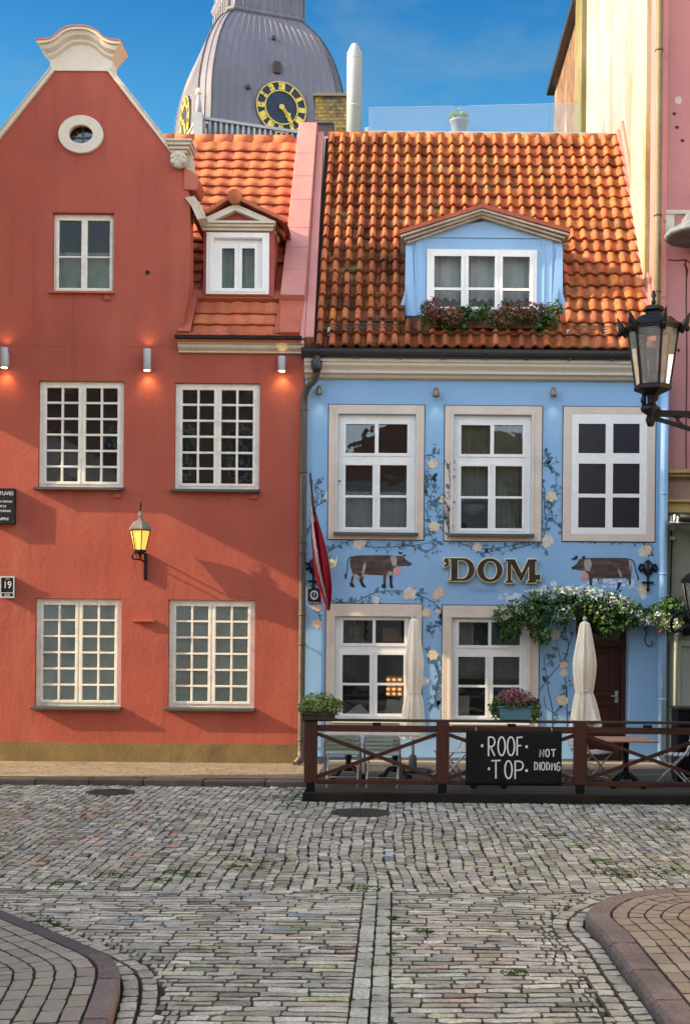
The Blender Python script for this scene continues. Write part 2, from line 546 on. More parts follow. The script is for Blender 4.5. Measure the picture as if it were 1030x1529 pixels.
# ------------------------------------------------------------------ windows
def quad_panes(mb, panes, y, mi=0):
    for a, b, c, d in panes:
        mb.add([(a - .006, y, c - .006), (b + .006, y, c - .006), (b + .006, y, d + .006), (a - .006, y, d + .006)], [(0, 1, 2, 3)], mi)

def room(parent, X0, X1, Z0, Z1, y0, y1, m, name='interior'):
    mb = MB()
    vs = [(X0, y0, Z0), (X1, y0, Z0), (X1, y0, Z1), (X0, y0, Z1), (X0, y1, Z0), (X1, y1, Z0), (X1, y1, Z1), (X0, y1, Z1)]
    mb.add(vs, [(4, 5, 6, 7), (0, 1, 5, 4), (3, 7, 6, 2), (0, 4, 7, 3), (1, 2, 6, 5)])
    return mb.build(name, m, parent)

def curtain(parent, X0, X1, Z0, Z1, y, m, folds=9, amp=0.025, name='curtain', ph=0.0):
    mb = MB()
    n, k = folds * 6, 6
    vs = []
    for j in range(k + 1):
        for i in range(n + 1):
            t = i / n
            a = amp * (0.6 + 0.4 * j / k)
            vs.append((X0 + (X1 - X0) * t + 0.004 * math.sin(j * 2.1 + i), y + a * math.sin(t * folds * 6.283 + ph + 0.7 * math.sin(t * 17)) + 0.012 * math.sin(t * 23 + j), Z1 + (Z0 - Z1) * j / k))
    fs = [(j * (n + 1) + i, (j + 1) * (n + 1) + i, (j + 1) * (n + 1) + i + 1, j * (n + 1) + i + 1) for j in range(k) for i in range(n)]
    mb.add(vs, fs, 0, (1, 1, 1), True)
    return mb.build(name, m, parent)

def blind(parent, X0, X1, Z0, Z1, y, m, seams=3):
    mb = MB()
    for i in range(seams):
        a = Z1 + (Z0 - Z1) * i / seams; b = Z1 + (Z0 - Z1) * (i + 1) / seams
        t = rnd.uniform(0.94, 1.05)
        mb.box(X0, X1, y + 0.004 * (i % 2), y + 0.012 + 0.004 * (i % 2), b - 0.02, a, 0, (t, t, t))
    return mb.build('blind', m, parent)

def window(parent, outer, groups, wy=0.0, rec=0.06, mat=None, sill=None, sillm=None, gm=None, back=None, room_m=None, name='window', rd=0.9, cas_w=0.045, label=None):
    """outer = X0,X1,Z0,Z1 of the frame; groups = list of lists of panes (one list per casement)"""
    mat = mat or WHITE
    X0, X1, Z0, Z1 = outer
    cas = []
    mb = MB()
    for g in groups:
        a = min(p[0] for p in g) - cas_w; b = max(p[1] for p in g) + cas_w
        c = min(p[2] for p in g) - cas_w; d = max(p[3] for p in g) + cas_w
        cas.append((a, b, c, d))
    f = wy + rec
    mb.rect_holes(X0, X1, Z0, Z1, [(a + .008, b - .008, c + .008, d - .008) for a, b, c, d in cas], f + .012, f + .085)
    for cs, g in zip(cas, groups):
        mb.rect_holes(*cs, g, f, f + .05)
    o = mb.build(name, mat, parent, bevel=0.006)
    if label: o['label'] = label
    gb = MB()
    for g in groups: quad_panes(gb, g, f + .034)
    gb.build('glass', gm or GLASS, o)
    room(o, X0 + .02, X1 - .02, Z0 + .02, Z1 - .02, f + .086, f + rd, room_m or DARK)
    if sill:
        sx0, sx1, z0, z1, pr = sill
        s = MB()
        s.prism_x([(wy - pr, z0), (wy - pr, z1 - .012), (f, z1), (f, z0 + .006)], sx0, sx1)
        s.build('sill', sillm or SILL, o, bevel=.004)
    return o, f

def grid_panes(X0, X1, Z0, Z1, nc, nr, bar):
    w_ = (X1 - X0 - bar * (nc - 1)) / nc
    h_ = (Z1 - Z0 - bar * (nr - 1)) / nr
    return [(X0 + i * (w_ + bar), X0 + i * (w_ + bar) + w_, Z0 + j * (h_ + bar), Z0 + j * (h_ + bar) + h_) for i in range(nc) for j in range(nr)]

# ------------------------------------------------------------------ roof tiles
def tiles(mb, x_of, nrow, ncol, base, up, tw, tl, h, roll_of, col_of, skip=None, jit=0.004, wav=False):
    """courses of pantiles: base point, unit vector up the slope; columns along X"""
    base, up = Vector(base), Vector(up).normalized()
    nrm = Vector((0, -up.z, up.y))
    S = [0, .06, .14, .22, .3, .38, .46, .54, .62, .7, .8, .9, 1.0]
    for r in range(nrow):
        for c in range(ncol):
            x0 = x_of(r, c); x1 = x_of(r, c + 1)
            if skip and skip(r, c, (x0 + x1) / 2): continue
            a = roll_of(r, c)
            dj = [rnd.uniform(-jit, jit) for _ in range(4)]
            vs = []
            ov = 0.05
            for t, lift in ((0.0, 0.032 if wav else 0.046), (0.5, 0.013 if wav else 0.020), (1.0 + ov / tl, -0.006)):
                for s_ in S:
                    if wav:
                        q = 0.5 + 0.5 * math.sin(2 * math.pi * (s_ - 0.12))
                        z = h * q
                    else:
                        z = h * math.sin(math.pi * min(s_ / a, 1.0)) ** 0.8 if s_ < a else -0.010 * math.sin(math.pi * (s_ - a) / max(1 - a, .01))
                    drop = 0.0
                    if t == 0.0:
                        drop = -0.03 * (1 - (2 * min(s_ / a, 1) - 1) ** 2) if (a > .6 and not wav) else (-0.012 * math.sin(2 * math.pi * (s_ - .12)) if wav else 0)
                    p = base + up * (tl * (r + t) + drop + dj[0]) + nrm * (z + lift + dj[1] + dj[2] * (s_ - .5) * 1.5)
                    vs.append((x0 + (x1 - x0) * s_ * 1.02, p.y, p.z))
            n = len(S)
            col = col_of(r, c, a)
            for j in range(2):
                for i in range(n - 1):
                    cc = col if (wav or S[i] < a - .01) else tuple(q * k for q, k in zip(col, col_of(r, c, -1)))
                    mb.add([vs[j * n + i], vs[j * n + i + 1], vs[(j + 1) * n + i + 1], vs[(j + 1) * n + i]], [(0, 1, 2, 3)], 0, cc, True)
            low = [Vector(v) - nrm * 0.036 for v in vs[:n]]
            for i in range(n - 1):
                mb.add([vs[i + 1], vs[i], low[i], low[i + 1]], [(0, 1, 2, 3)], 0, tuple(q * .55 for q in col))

def weld_smooth(o, dist=0.0005):
    bm = bmesh.new(); bm.from_mesh(o.data)
    bmesh.ops.remove_doubles(bm, verts=bm.verts, dist=dist)
    bm.to_mesh(o.data); bm.free()

EAVE_Y, EAVE_Z = -0.12, PZ(520, 600, -0.12)
RIDGE_Y, RIDGE_Z = 3.0, PZ(206, 690, 3.0)
UP = Vector((0, RIDGE_Y - EAVE_Y, RIDGE_Z - EAVE_Z)); SLOPE_L = UP.length; UP.normalize()
NRM = Vector((0, -UP.z, UP.y))
def roof_y(z): return EAVE_Y + (z - EAVE_Z) * (RIDGE_Y - EAVE_Y) / (RIDGE_Z - EAVE_Z)
def roof_z(y): return EAVE_Z + (y - EAVE_Y) * (RIDGE_Z - EAVE_Z) / (RIDGE_Y - EAVE_Y)

# ================================================================== RED HOUSE
XR0, XR1 = -5.36, P(452, 830)[0]
PAVE = 0.09
red = thing('red_house', 'red plastered gabled house with small-paned white windows and new orange roof tiles', 'house', ((XR0 + XR1) / 2, 0, PAVE))
def redwin_rect(x0, y0, x1, y1): return rect(x0, y0, x1, y1)
RW = [redwin_rect(58, 569, 185, 728), redwin_rect(261, 572, 387.5, 731), redwin_rect(53, 894, 181, 1055), redwin_rect(251.5, 896, 380, 1057)]
GW = rect(79, 318, 170, 436)
EAVER = PZ(520, 360)          # top of the full-width part of the wall
GXR = PX(284, 330)            # right edge of the gable
GXC = PX(122, 100)
GXL = 2 * GXC - GXR
wb = MB()
wb.rect_holes(XR0, XR1, PAVE - 0.05, EAVER, RW, 0.0, 0.32)
wall = wb.build('wall', RED, red, bevel=0.012, seg=1)
# gable with two openings
def tri_fill(loops, y0, y1):
    bm = bmesh.new()
    edges = []
    for lp in loops:
        vs = [bm.verts.new((x, y0, z)) for x, z in lp]
        edges += [bm.edges.new((vs[i], vs[(i + 1) % len(vs)])) for i in range(len(vs))]
    bmesh.ops.triangle_fill(bm, use_beauty=True, edges=edges)
    bmesh.ops.recalc_face_normals(bm, faces=bm.faces)
    if bm.faces and sum(f.normal.y for f in bm.faces) > 0: bmesh.ops.reverse_faces(bm, faces=bm.faces)
    fr = list(bm.faces)
    ret = bmesh.ops.extrude_face_region(bm, geom=fr, use_keep_orig=True)
    for e in ret['geom']:
        if isinstance(e, bmesh.types.BMVert): e.co.y = y1
    bmesh.ops.recalc_face_normals(bm, faces=bm.faces)
    bm.verts.index_update()
    out = [v.co[:] for v in bm.verts], [tuple(v.index for v in f.verts) for f in bm.faces]
    bm.free()
    return out
zt = PZ(106, 122); zsh = PZ(238, 265); xt = PX(166, 106); xsh = PX(268, 238)
hw_t = xt - GXC; hw_s = xsh - GXC
zc = PZ(262, 284); xb = PX(270, 495)
right = [(xb, EAVER + .001), (PX(276, 470), PZ(470, 276)), (PX(284, 420), PZ(420, 284)), (GXR, PZ(330)), (PX(284, 300), PZ(300)), (PX(277, 255), PZ(255, 277)), (xsh, zsh), (xt, zt)]
left = [(2 * GXC - x, z) for x, z in reversed(right)]
left[-1] = (XR0, EAVER + .001)
OCX, OCZ = P(122, 202)
gl = [right + left, [(GW[0], GW[2]), (GW[1], GW[2]), (GW[1], GW[3]), (GW[0], GW[3])], ell(OCX, OCZ, .20, .16, 32)]
v_, f_ = tri_fill(gl, 0.0, 0.30)
gbm = MB(); gbm.add(v_, f_)
gbm.build('gable', RED, red)
pl = MB()
pl.box(XR0 + .005, XR1 - .004, -.014, -.0015, PAVE - .02, PZ(1110, 230))
pl.build('plinth', PLINTH, red)
# oculus
oc = curve_mesh('oculus', [ell(OCX, OCZ, .325, .275, 48), ell(OCX, OCZ, .185, .145, 40)], -0.012, 0.035, CREAM, red, bevel=0.008)
gb = MB(); gb.add([(x, .10, z) for x, z in ell(OCX, OCZ, .215, .175, 32)], [tuple(range(32))]); gb.build('glass', GLASS, oc)
ob = MB()
ob.box(OCX - .012, OCX + .012, .085, .097, OCZ - .165, OCZ + .165); ob.box(OCX - .2, OCX - .0125, .085, .097, OCZ - .012, OCZ + .012); ob.box(OCX + .0125, OCX + .2, .085, .097, OCZ - .012, OCZ + .012)
ob.build('glazing_bar', SILL, oc)
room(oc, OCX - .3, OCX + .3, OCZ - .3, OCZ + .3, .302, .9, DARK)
# four small-paned windows
for i, (X0, X1, Z0, Z1) in enumerate(RW):
    xm = (X0 + X1) / 2
    fr = 0.075
    g1 = grid_panes(X0 + fr + .03, xm - .055, Z0 + fr + .02, Z1 - fr - .02, 2, 6, .032)
    g2 = grid_panes(xm + .055, X1 - fr - .03, Z0 + fr + .02, Z1 - fr - .02, 2, 6, .032)
    o, f = window(red, (X0, X1, Z0, Z1), [g1, g2], 0.0, 0.045, WHITEB, sill=(X0 - .05, X1 + .02, Z0 - .045, Z0 + .008, .11), room_m=(BROWNRM if i == 1 else DARK), rd=1.0)
    if i >= 2:
        blind(o, X0 + .06, X1 - .06, Z0 + .06, Z1 - .06, f + .065, BLIND, 3 + i % 2)
    if i == 1:
        curtain(o, xm + .01, X1 - .06, Z0 + .06, Z1 - .06, f + .35, DARK, 5)
    if i == 0:
        c = MB(); c.box(X0 + .2, X0 + .26, f + .3, f + .34, Z0 + .05, Z0 + .22); c.build('candlestick', CREAMG, o)
# attic window
X0, X1, Z0, Z1 = GW
xm = (X0 + X1) / 2; zm = Z0 + (Z1 - Z0) * .46
gs = [[(X0 + .075, xm - .045, Z0 + .08, zm - .012), (X0 + .075, xm - .045, zm + .012, Z1 - .09)], [(xm + .045, X1 - .075, Z0 + .08, zm - .012), (xm + .045, X1 - .075, zm + .012, Z1 - .09)]]
o, f = window(red, GW, gs, 0.0, 0.07, WHITEB, gm=GLASS2, sill=(X0 - .05, X1 + .03, Z0 - .03, Z0 + .008, .06), sillm=COPPER, room_m=BROWNRM)
curtain(o, X0 + .06, X1 - .06, Z0 + .05, zm + .1, f + .12, CURTG, 5)
hb = MB(); hb.box(X0 - .02, X1 + .01, -.012, -.001, Z1 + .003, Z1 + .03); hb.build('window_hood', REDDK, red)

# gable top: moulded cornice with a raised centre
def brow(k, dz):
    """half cornice outline, k pushes outwards"""
    pts = [(0, PZ(48, 122)), (.14, PZ(49.5, 136)), (.27, PZ(56, 149)), (.36, PZ(64, 158)), (.45, PZ(68, 167)), (.54, PZ(69, 176)), (.635, PZ(70, 186))]
    return pts
top = spline(brow(0, 0), 4)
lowr = spline([(0, PZ(68, 122)), (.13, PZ(70, 135)), (.24, PZ(77, 146)), (.33, PZ(85, 155)), (.42, PZ(90, 164)), (.45, PZ(91, 167))], 4)
def sym(tp, lo):
    r = [(GXC + x, z) for x, z in tp] + [(GXC + x, z) for x, z in reversed(lo)]
    l = [(GXC - x, z) for x, z in lo[1:]] + [(GXC - x, z) for x, z in reversed(tp[1:])]
    return r + l
cb = MB()
n = len(top)
lw = [(x * .98, z) for x, z in lowr]
def lerp(a, b, t): return [(p[0] + (q[0] - p[0]) * t, p[1] + (q[1] - p[1]) * t) for p, q in zip(a, b)]
lowi = [tuple(np.array(lowr)[min(int(round(i * (len(lowr) - 1) / (n - 1))), len(lowr) - 1)]) for i in range(n)]
lev = [(0.0, -.20), (.22, -.20), (.24, -.16), (.5, -.14), (.7, -.075), (.85, -.07), (1.0, -.03)]
for (t0, y0), (t1, y1) in zip(lev[:-1], lev[1:]):
    a, b = lerp(top, lowi, t0), lerp(top, lowi, t1)
    for sgn in (1, -1):
        vs = [(GXC + sgn * x, y0, z) for x, z in a] + [(GXC + sgn * x, y1, z) for x, z in b]
        vs2 = [(x, .31, z) for x, y, z in vs]
        fs = [(i, i + 1, n + i + 1, n + i) if sgn < 0 else (i, n + i, n + i + 1, i + 1) for i in range(n - 1)]
        cb.add(vs, fs, 0, (1, 1, 1), False)
for sgn in (1, -1):                                     # top sheet and ends
    vs = [(GXC + sgn * x, -.20, z) for x, z in top] + [(GXC + sgn * x, .33, z) for x, z in top]
    cb.add(vs, [(i, n + i, n + i + 1, i + 1) for i in range(n - 1)], 1)
    vs = [(GXC + sgn * x, -.215, z + .012) for x, z in top] + [(GXC + sgn * x, .34, z + .012) for x, z in top] + [(GXC + sgn * x, -.215, z - .008) for x, z in top]
    cb.add(vs, [(i, n + i, n + i + 1, i + 1) for i in range(n - 1)] + [(i, i + 1, 2 * n + i + 1, 2 * n + i) for i in range(n - 1)], 1)
    ends = [(GXC + sgn * p[0], y) for (t, y) in lev for p in [lerp(top, lowi, t)[-1]]]
    zz = [lerp(top, lowi, t)[-1][1] for t, y in lev]
    vs = [(e[0], e[1], z) for e, z in zip(ends, zz)] + [(e[0], .31, z) for e, z in zip(ends, zz)]
    m_ = len(lev)
    cb.add(vs, [(i, i + 1, m_ + i + 1, m_ + i) for i in range(m_ - 1)])
cb.prism([(GXC + hw_t + .02, zt - .006), (GXC + .46, PZ(89, 168)), (GXC + .33, PZ(81, 155)), (GXC + .2, PZ(66, 142)), (GXC, PZ(60, 122)), (GXC - .2, PZ(66, 142)), (GXC - .33, PZ(81, 155)), (GXC - .46, PZ(89, 168)), (GXC - hw_t - .02, zt - .006)], -.026, .309)
cb.build('gable_cornice', [CREAM, COPPER], red)
# sloping copings
for sgn in (1, -1):
    c = MB()
    a = (GXC + sgn * (hw_t - .01), zt + .03); b = (GXC + sgn * (hw_s + .0), zsh + .02)
    dx, dz = b[0] - a[0], b[1] - a[1]; l = math.hypot(dx, dz); nx, nz = -dz / l * sgn, dx / l * sgn
    c.prism([a, b, (b[0] - nx * .055, b[1] - nz * .055), (a[0] - nx * .055, a[1] - nz * .055)], -.05, .33)
    c.prism([(a[0] + nx * .022, a[1] + nz * .022), (b[0] + nx * .022, b[1] + nz * .022), b, a], -.065, .345, 1)
    c.build('coping', [CREAM, CREAMG], red, bevel=.006)
# shoulder block with carved corbel, copper cap and moulded return
for sgn in (1, -1):
    X = lambda px, py: GXC + sgn * (PX(px, py) - GXC)
    c = MB()
    def slab(x0, x1, ya, yb, pj):
        a, b = sorted((X(x0, 225), X(x1, 225)))
        c.box(a, b, -pj, .34, PZ(yb, 268), PZ(ya, 268))
    slab(250, 289, 212.5, 216, .16); slab(252, 287, 216.02, 221, .135); slab(254, 284, 221.02, 226, .10); slab(256, 281, 226.02, 231, .07)
    for dx, dz, r in ((0, 0, .13), (-.06, .03, .06), (.06, .03, .06), (0, -.07, .07), (-.07, -.04, .05), (.07, -.04, .05), (0, .06, .06), (-.03, -.01, .05), (.04, -.02, .05)):
        px_, pz_ = X(268, 241), PZ(241, 268)
        c.sphere((px_ + dx, -.05 - (.05 if r < .1 else 0), pz_ + dz), r, .08 if r > .1 else .045, r, 0)
    c.box(*sorted((X(277, 240), X(286, 240))), .02, .33, PZ(256, 280), PZ(231.05, 280))
    c.build('corbel', CREAMG, red, bevel=.01)
    c = MB()
    q = [(X(275, 252), PZ(252, 275)), (X(287, 256), PZ(256, 287)), (X(297, 266), PZ(266, 297)), (X(299, 272), PZ(272, 299)), (X(294, 285), PZ(285, 294)), (X(276, 284), PZ(284, 276))]
    c.prism(q if sgn > 0 else q[::-1], -.03, .5)
    c.build('shoulder_cap', COPPER, red, bevel=.01)
    c = MB()
    for k, (o0, o1, y0) in enumerate(((0, .035, -.05), (.0355, .075, -.02), (.0755, .12, .02))):
        pts = [(X(277, 297), PZ(297, 277)), (X(287, 310), PZ(310, 287)), (X(296, 330), PZ(330, 296))]
        q = [(x + sgn * o0, z + o0 * .5) for x, z in pts] + [(x + sgn * o1, z + o1 * .5) for x, z in reversed(pts)]
        c.prism(q if sgn > 0 else q[::-1], y0, .55 + k * .1)
    c.build('scroll_moulding', CREAMG, red, bevel=.006)
# side return of the gable (its thickness seen beside the dormer)
# eaves cornice and gutter of the low part
c = MB()
x0, x1 = PX(268, 515), XR1 - .004
z0, z1 = PZ(528, 360), PZ(512, 360)
c.prism_x([(-.20, z1), (-.20, z1 - .045), (-.15, z1 - .06), (-.13, z1 - .1), (-.06, z0 + .02), (-.06, z0), (.05, z0), (.05, z1)], x0, x1)
c.build('cornice', CREAM, red, bevel=.004)
c = MB()
c.prism_x([(-.27, z1 + .055), (-.25, z1 + .012), (-.21, z1 + .002), (.04, z1 + .002), (.04, z1 + .02), (-.2, z1 + .02), (-.245, z1 + .03), (-.26, z1 + .055)], x0 - .03, x1 - .02)
c.build('gutter', GUT, red)
c = MB()                                                # metal eaves apron
zz0 = PZ(509, 350, -.2); zz1 = PZ(495, 350, -.05)
yy1 = roof_y(zz1 - .04)
c.prism_x([(-.24, zz0), (yy1, zz1), (yy1 + .02, zz1 - .02), (-.22, zz0 - .02)], x0 - .02, x1 - .03)
c.build('eaves_apron', COPPER, red)
# tiled roof (full tiles behind, hidden below the dormer)
tl = 0.245; nrow = 20
xa = -5.2; tw = .262
FX1_top, FX1_bot = PX(445, 205, 3.0), PX(412, 490, 0)
def skip_r(r, c_, x):
    z = EAVE_Z + UP.z * tl * (r + .5); y = EAVE_Y + UP.y * tl * (r + .5)
    t = (z - EAVE_Z) / (RIDGE_Z - EAVE_Z)
    xl = FX1_bot + (FX1_top - FX1_bot) * 1.0
    if x > PX(446, 205, 3.0): return True
    if r < 3: return not (PX(288, 470, .2) < x < PX(413, 470, .2))
    if r < 7: return x > PX(295, 400, .4) and x < FX1_top
    if x < PX(285, 330, .6): return y < .55
    return False
def colr(r, c_, a):
    t = rnd.uniform(.78, 1.12)
    return (t, t * rnd.uniform(.88, 1.12), t * rnd.uniform(.9, 1.05))
tb = MB()
tiles(tb, lambda r, c_: xa + c_ * tw, nrow, 19, Vector((0, EAVE_Y + .12, EAVE_Z + .17)) - NRM * 0, UP, tw, tl, .025, lambda r, c_: .5, colr, skip_r, wav=True)
roof = tb.build('roof', TILE_R, red)
weld_smooth(roof)
rb = MB()                                               # boarding below the tiles, so no light leaks
p0 = Vector((0, EAVE_Y + .05, EAVE_Z + .0)) ; 
def slope_pt(x, s_, h): 
    p = Vector((0, EAVE_Y, EAVE_Z)) + UP * s_ + NRM * h
    return (x, p.y, p.z)
def slope_slab(mb, x0b, x1b, x0t, x1t, s0, s1, h0, h1, mi=0):
    vs = [slope_pt(x0b, s0, h0), slope_pt(x1b, s0, h0), slope_pt(x1t, s1, h0), slope_pt(x0t, s1, h0), slope_pt(x0b, s0, h1), slope_pt(x1b, s0, h1), slope_pt(x1t, s1, h1), slope_pt(x0t, s1, h1)]
    mb.add(vs, [(0, 3, 2, 1), (4, 5, 6, 7), (0, 1, 5, 4), (1, 2, 6, 5), (2, 3, 7, 6), (3, 0, 4, 7)], mi)
slope_slab(rb, -5.2, XR1, -5.2, XR1, .25, SLOPE_L, -.2, -.03)
rb.box(-5.2, XR1, RIDGE_Y - .02, RIDGE_Y + .15, EAVE_Z, RIDGE_Z - .1)
rb.build('roof_boarding', COPPER, red)
rb = MB()                                               # ridge tiles
for i in range(14):
    xx = -5.2 + i * .34
    if xx + .3 > PX(447, 205, 3): break
    rb.tube([(xx, RIDGE_Y + .06, RIDGE_Z - .10), (xx + .36, RIDGE_Y + .06, RIDGE_Z - .095)], [.135, .14], 16, 0, (1, .95 + .1 * (i % 2), .95))
rb.build('ridge_tiles', TILE_R, red)
# pink metal firewall coping between the two roofs
fb = MB()
sA, sB = .95, SLOPE_L + .12
xsb = [PX(421, 470, .6), PX(457, 470, .6)]; xst = [PX(447, 195, 3.0), PX(474, 195, 3.0)]
segs = [(0, .13), (.1305, .25), (.2505, .36), (.3605, .52), (.5205, .66), (.6605, .80), (.8005, 1.0)]
for a, b in segs:
    t0, t1 = a, b
    L0 = xsb[0] + (xst[0] - xsb[0]) * t0; L1 = xsb[0] + (xst[0] - xsb[0]) * t1
    R0 = xsb[1] + (xst[1] - xsb[1]) * t0; R1 = xsb[1] + (xst[1] - xsb[1]) * t1
    s0, s1 = sA + (sB - sA) * t0, sA + (sB - sA) * t1
    slope_slab(fb, L0, R0, L1, R1, s0, s1, -.25, .20)
fb.build('firewall_coping', PINKF, red, bevel=.012)
fb = MB()
slope_slab(fb, PX(457, 505, .1), PX(470, 505, .1), PX(474.5, 207, 3), PX(484, 207, 3), .12, SLOPE_L, -.1, .10)
slope_slab(fb, PX(449, 505, .1), PX(456.5, 505, .1), PX(473, 207, 3) + .003, PX(474, 207, 3), .12, SLOPE_L, -.1, .085)
fb.build('verge_flashing', PINKF, red, bevel=.008)
fb = MB()
slope_slab(fb, PX(418, 500, .1), PX(448, 500, .1), PX(421, 470, .6), PX(456, 470, .6), .22, .945, -.05, .10)
slope_slab(fb, PX(410, 495, .1), PX(417.5, 495, .1), PX(419, 445, .5), PX(424, 445, .5), .25, 1.25, -.05, .06)
slope_slab(fb, PX(267, 495, .1), PX(286, 495, .1), PX(284, 445, .5), PX(296, 445, .5), .25, 1.15, -.05, .08)
slope_slab(fb, PX(288, 447, .4), PX(420, 447, .4), PX(288, 440, .5), PX(420, 440, .5), 1.02, 1.2, -.05, .07)
fb.build('roof_flashing', COPPER, red, bevel=.006)

# dormer of the red house
DY = 0.42
def dP(px, py): return P(px, py, DY)
dm = MB()
bx0, bx1 = dP(304, 400)[0], dP(409, 400)[0]
bz0, bz1 = PZ(442, 355, DY), PZ(335, 355, DY)
wx0, wx1, wz0, wz1 = rect(308.5, 348, 402, 440, DY)
dm.rect_holes(bx0, bx1, bz0, bz1, [(wx0 + .03, wx1 - .03, wz0 + .03, wz1 - .03)], DY, DY + .1)
yb = roof_y(bz1) + .2
for xx in (bx0, bx1 - .04):
    dm.prism_x([(DY + .101, bz0), (DY + .101, bz1), (yb, bz1), (roof_y(bz0) - .05, bz0 - .1)], xx, xx + .04)
dorm = dm.build('dormer', REDDK, red)
o, f = window(dorm, (wx0 + .1, wx1 - .1, wz0 + .08, wz1 - .08), [[rect(331, 370, 350, 433, DY)], [rect(361, 370, 380, 433, DY)]], DY, .02, WHITE, gm=GLASS2, room_m=BROWNRM, cas_w=.05)
wbk = MB(); wbk.rect_holes(wx0, wx1, wz0, wz1, [(wx0 + .11, wx1 - .11, wz0 + .09, wz1 - .09)], DY - .035, DY + .03)
wbk.rect_holes(wx0 + .045, wx1 - .045, wz0 + .03, wz1 - .04, [(wx0 + .1, wx1 - .1, wz0 + .08, wz1 - .08)], DY - .045, DY - .0352)
wbk.build('window_surround', WHITE, dorm, bevel=.008)
curtain(dorm, wx0 + .12, wx1 - .12, wz0 + .1, wz1 - .1, f + .2, CURTG, 6)
# pediment
pm_ = MB()
zl, zh, za = PZ(346, 355, DY), PZ(335, 355, DY), PZ(312, 355, DY)
pxl, pxr, pxa = dP(298, 340)[0], dP(413, 340)[0], dP(353, 315)[0]
pm_.box(pxl + .05, pxr - .05, DY - .07, DY + .06, zl, zl + .045); pm_.box(pxl + .02, pxr - .02, DY - .12, DY + .06, zl + .0455, zl + .085); pm_.box(pxl, pxr, DY - .16, DY + .06, zl + .0855, zl + .12)
zq = zl + .1205
pm_.prism([(pxl, zq), (pxl + .22, zq), (pxa, za - .065), (pxr - .22, zq), (pxr, zq), (pxa, za + .035)], DY - .14, DY + .05)
pm_.prism_x([(DY + .0605, zl), (DY + .0605, zl + .12), (DY + .75, zl + .12), (DY + .55, zl)], pxr - .09, pxr - .01)
pm_.build('pediment', CREAM, dorm, bevel=.006)
pm_ = MB()
pm_.prism([(pxl + .2, zq), (pxr - .2, zq), (pxa, za - .05)], DY - .02, DY + .049)
pm_.build('tympanum', REDDK, dorm)
# curved dormer roof
dr = MB()
prof = spline([dP(291, 334), dP(318, 322), dP(350, 305), dP(388, 320), dP(418, 334), dP(429, 340)], 6)
nP = len(prof)
prof = [(x, z + .06) for x, z in prof]
vs = []
for k in range(5):
    y = DY - .22 + k * .42
    for x, z in prof:
        vs.append((x, y, z + .05 * k * .3))
fs = [(k * nP + i, k * nP + i + 1, (k + 1) * nP + i + 1, (k + 1) * nP + i) for k in range(4) for i in range(nP - 1)]
dr.add(vs, fs, 0, (1, 1, 1), True)
vs2 = [(x, DY - .22, z) for x, z in prof] + [(x, DY - .22, z - .055) for x, z in prof] + [(x, DY + 1.2, z - .05) for x, z in prof]
dr.add(vs2, [(i, nP + i, nP + i + 1, i + 1) for i in range(nP - 1)] + [(nP + i, 2 * nP + i, 2 * nP + i + 1, nP + i + 1) for i in range(nP - 1)], 0)
dr.build('dormer_roof', COPPER, dorm)
hd = MB()
hd.tube([(dP(353, 303)[0], DY - .24, PZ(301, 353, DY)), (dP(353, 303)[0], DY + .9, PZ(301, 353, DY) + .1)], [.11, .11], 12, 0)
for i in range(9):
    hd.box(dP(397 + i * 3.4, 0)[0], dP(399.6 + i * 3.4, 0)[0], DY - .1 + i * .02, DY + .3, PZ(327 + i * 2.6, 400, DY) - .02, PZ(322 + i * 2.6, 400, DY), 0, (.6, .6, .6))
hd.build('dormer_ridge_tile', TILE_B, dorm)
# small fittings of the wall itself
for px_, py_ in ((176, 740), (379, 742), (161, 445)):
    c = MB(); x, z = P(px_, py_); c.box(x - .055, x + .055, -.035, -.001, z - .035, z + .03); c.build('vent_cover', REDDK, red, bevel=.006)
c = MB(); x, z = P(221, 407); c.tube([(x, -.02, z), (x, .0, z)], .03, 12); c.build('vent_hole', DARK, red)
c = MB(); x, z = P(215, 927); c.box(x - .17, x + .17, -.06, -.001, z - .012, z + .016); c.bar((x + .09, -.05, z + .016), (x + .13, -.05, z + .05), .012, .012); c.build('flag_bracket', COPPER, red)
# ================================================================== BLUE HOUSE
XB0, XB1 = P(453, 830)[0] + .003, PX(995, 830)
blue = thing('blue_house', 'low light blue house with floral wall paintings, cream window surrounds and old orange tiled roof', 'house', ((XB0 + XB1) / 2, 0, .1))
SU = [rect(490.5, 605, 632.5, 805.5), rect(663.5, 606.5, 808, 808), rect(840, 608, 977, 808.5), rect(486.5, 902, 629, 1085), rect(660, 904.5, 803.5, 1085)]
FO = [rect(505, 619, 620, 794), rect(677, 620, 792, 796), rect(852, 618.5, 965, 798), rect(500, 921, 612, 1074), rect(674, 923, 787, 1077)]
DOOR = (PX(859, 1000), PX(939, 1000), .1, PZ(905, 900))
top = PZ(556, 700)
wb = MB()
wb.rect_holes(XB0, XB1, .02, top, [FO[0], FO[1], FO[3], FO[4], DOOR], 0.0, 0.3)
wb.build('wall', BLUE, blue, bevel=.01, seg=1)
c = MB()
for a, b in ((XB0 + .002, DOOR[0] - .001), (DOOR[1] + .001, XB1 - .2)):
    c.box(a, b, -.012, -.0015, .05, PZ(1131, 650))
c.build('plinth', pm('grey_plinth', (.11, .115, .12), .85, .15, 3, .08, 40, .3, 40), blue)
def pane_set(ul, lo):
    return [[rect(*p) for p in ul]] + [[rect(*q) for q in l] for l in lo]
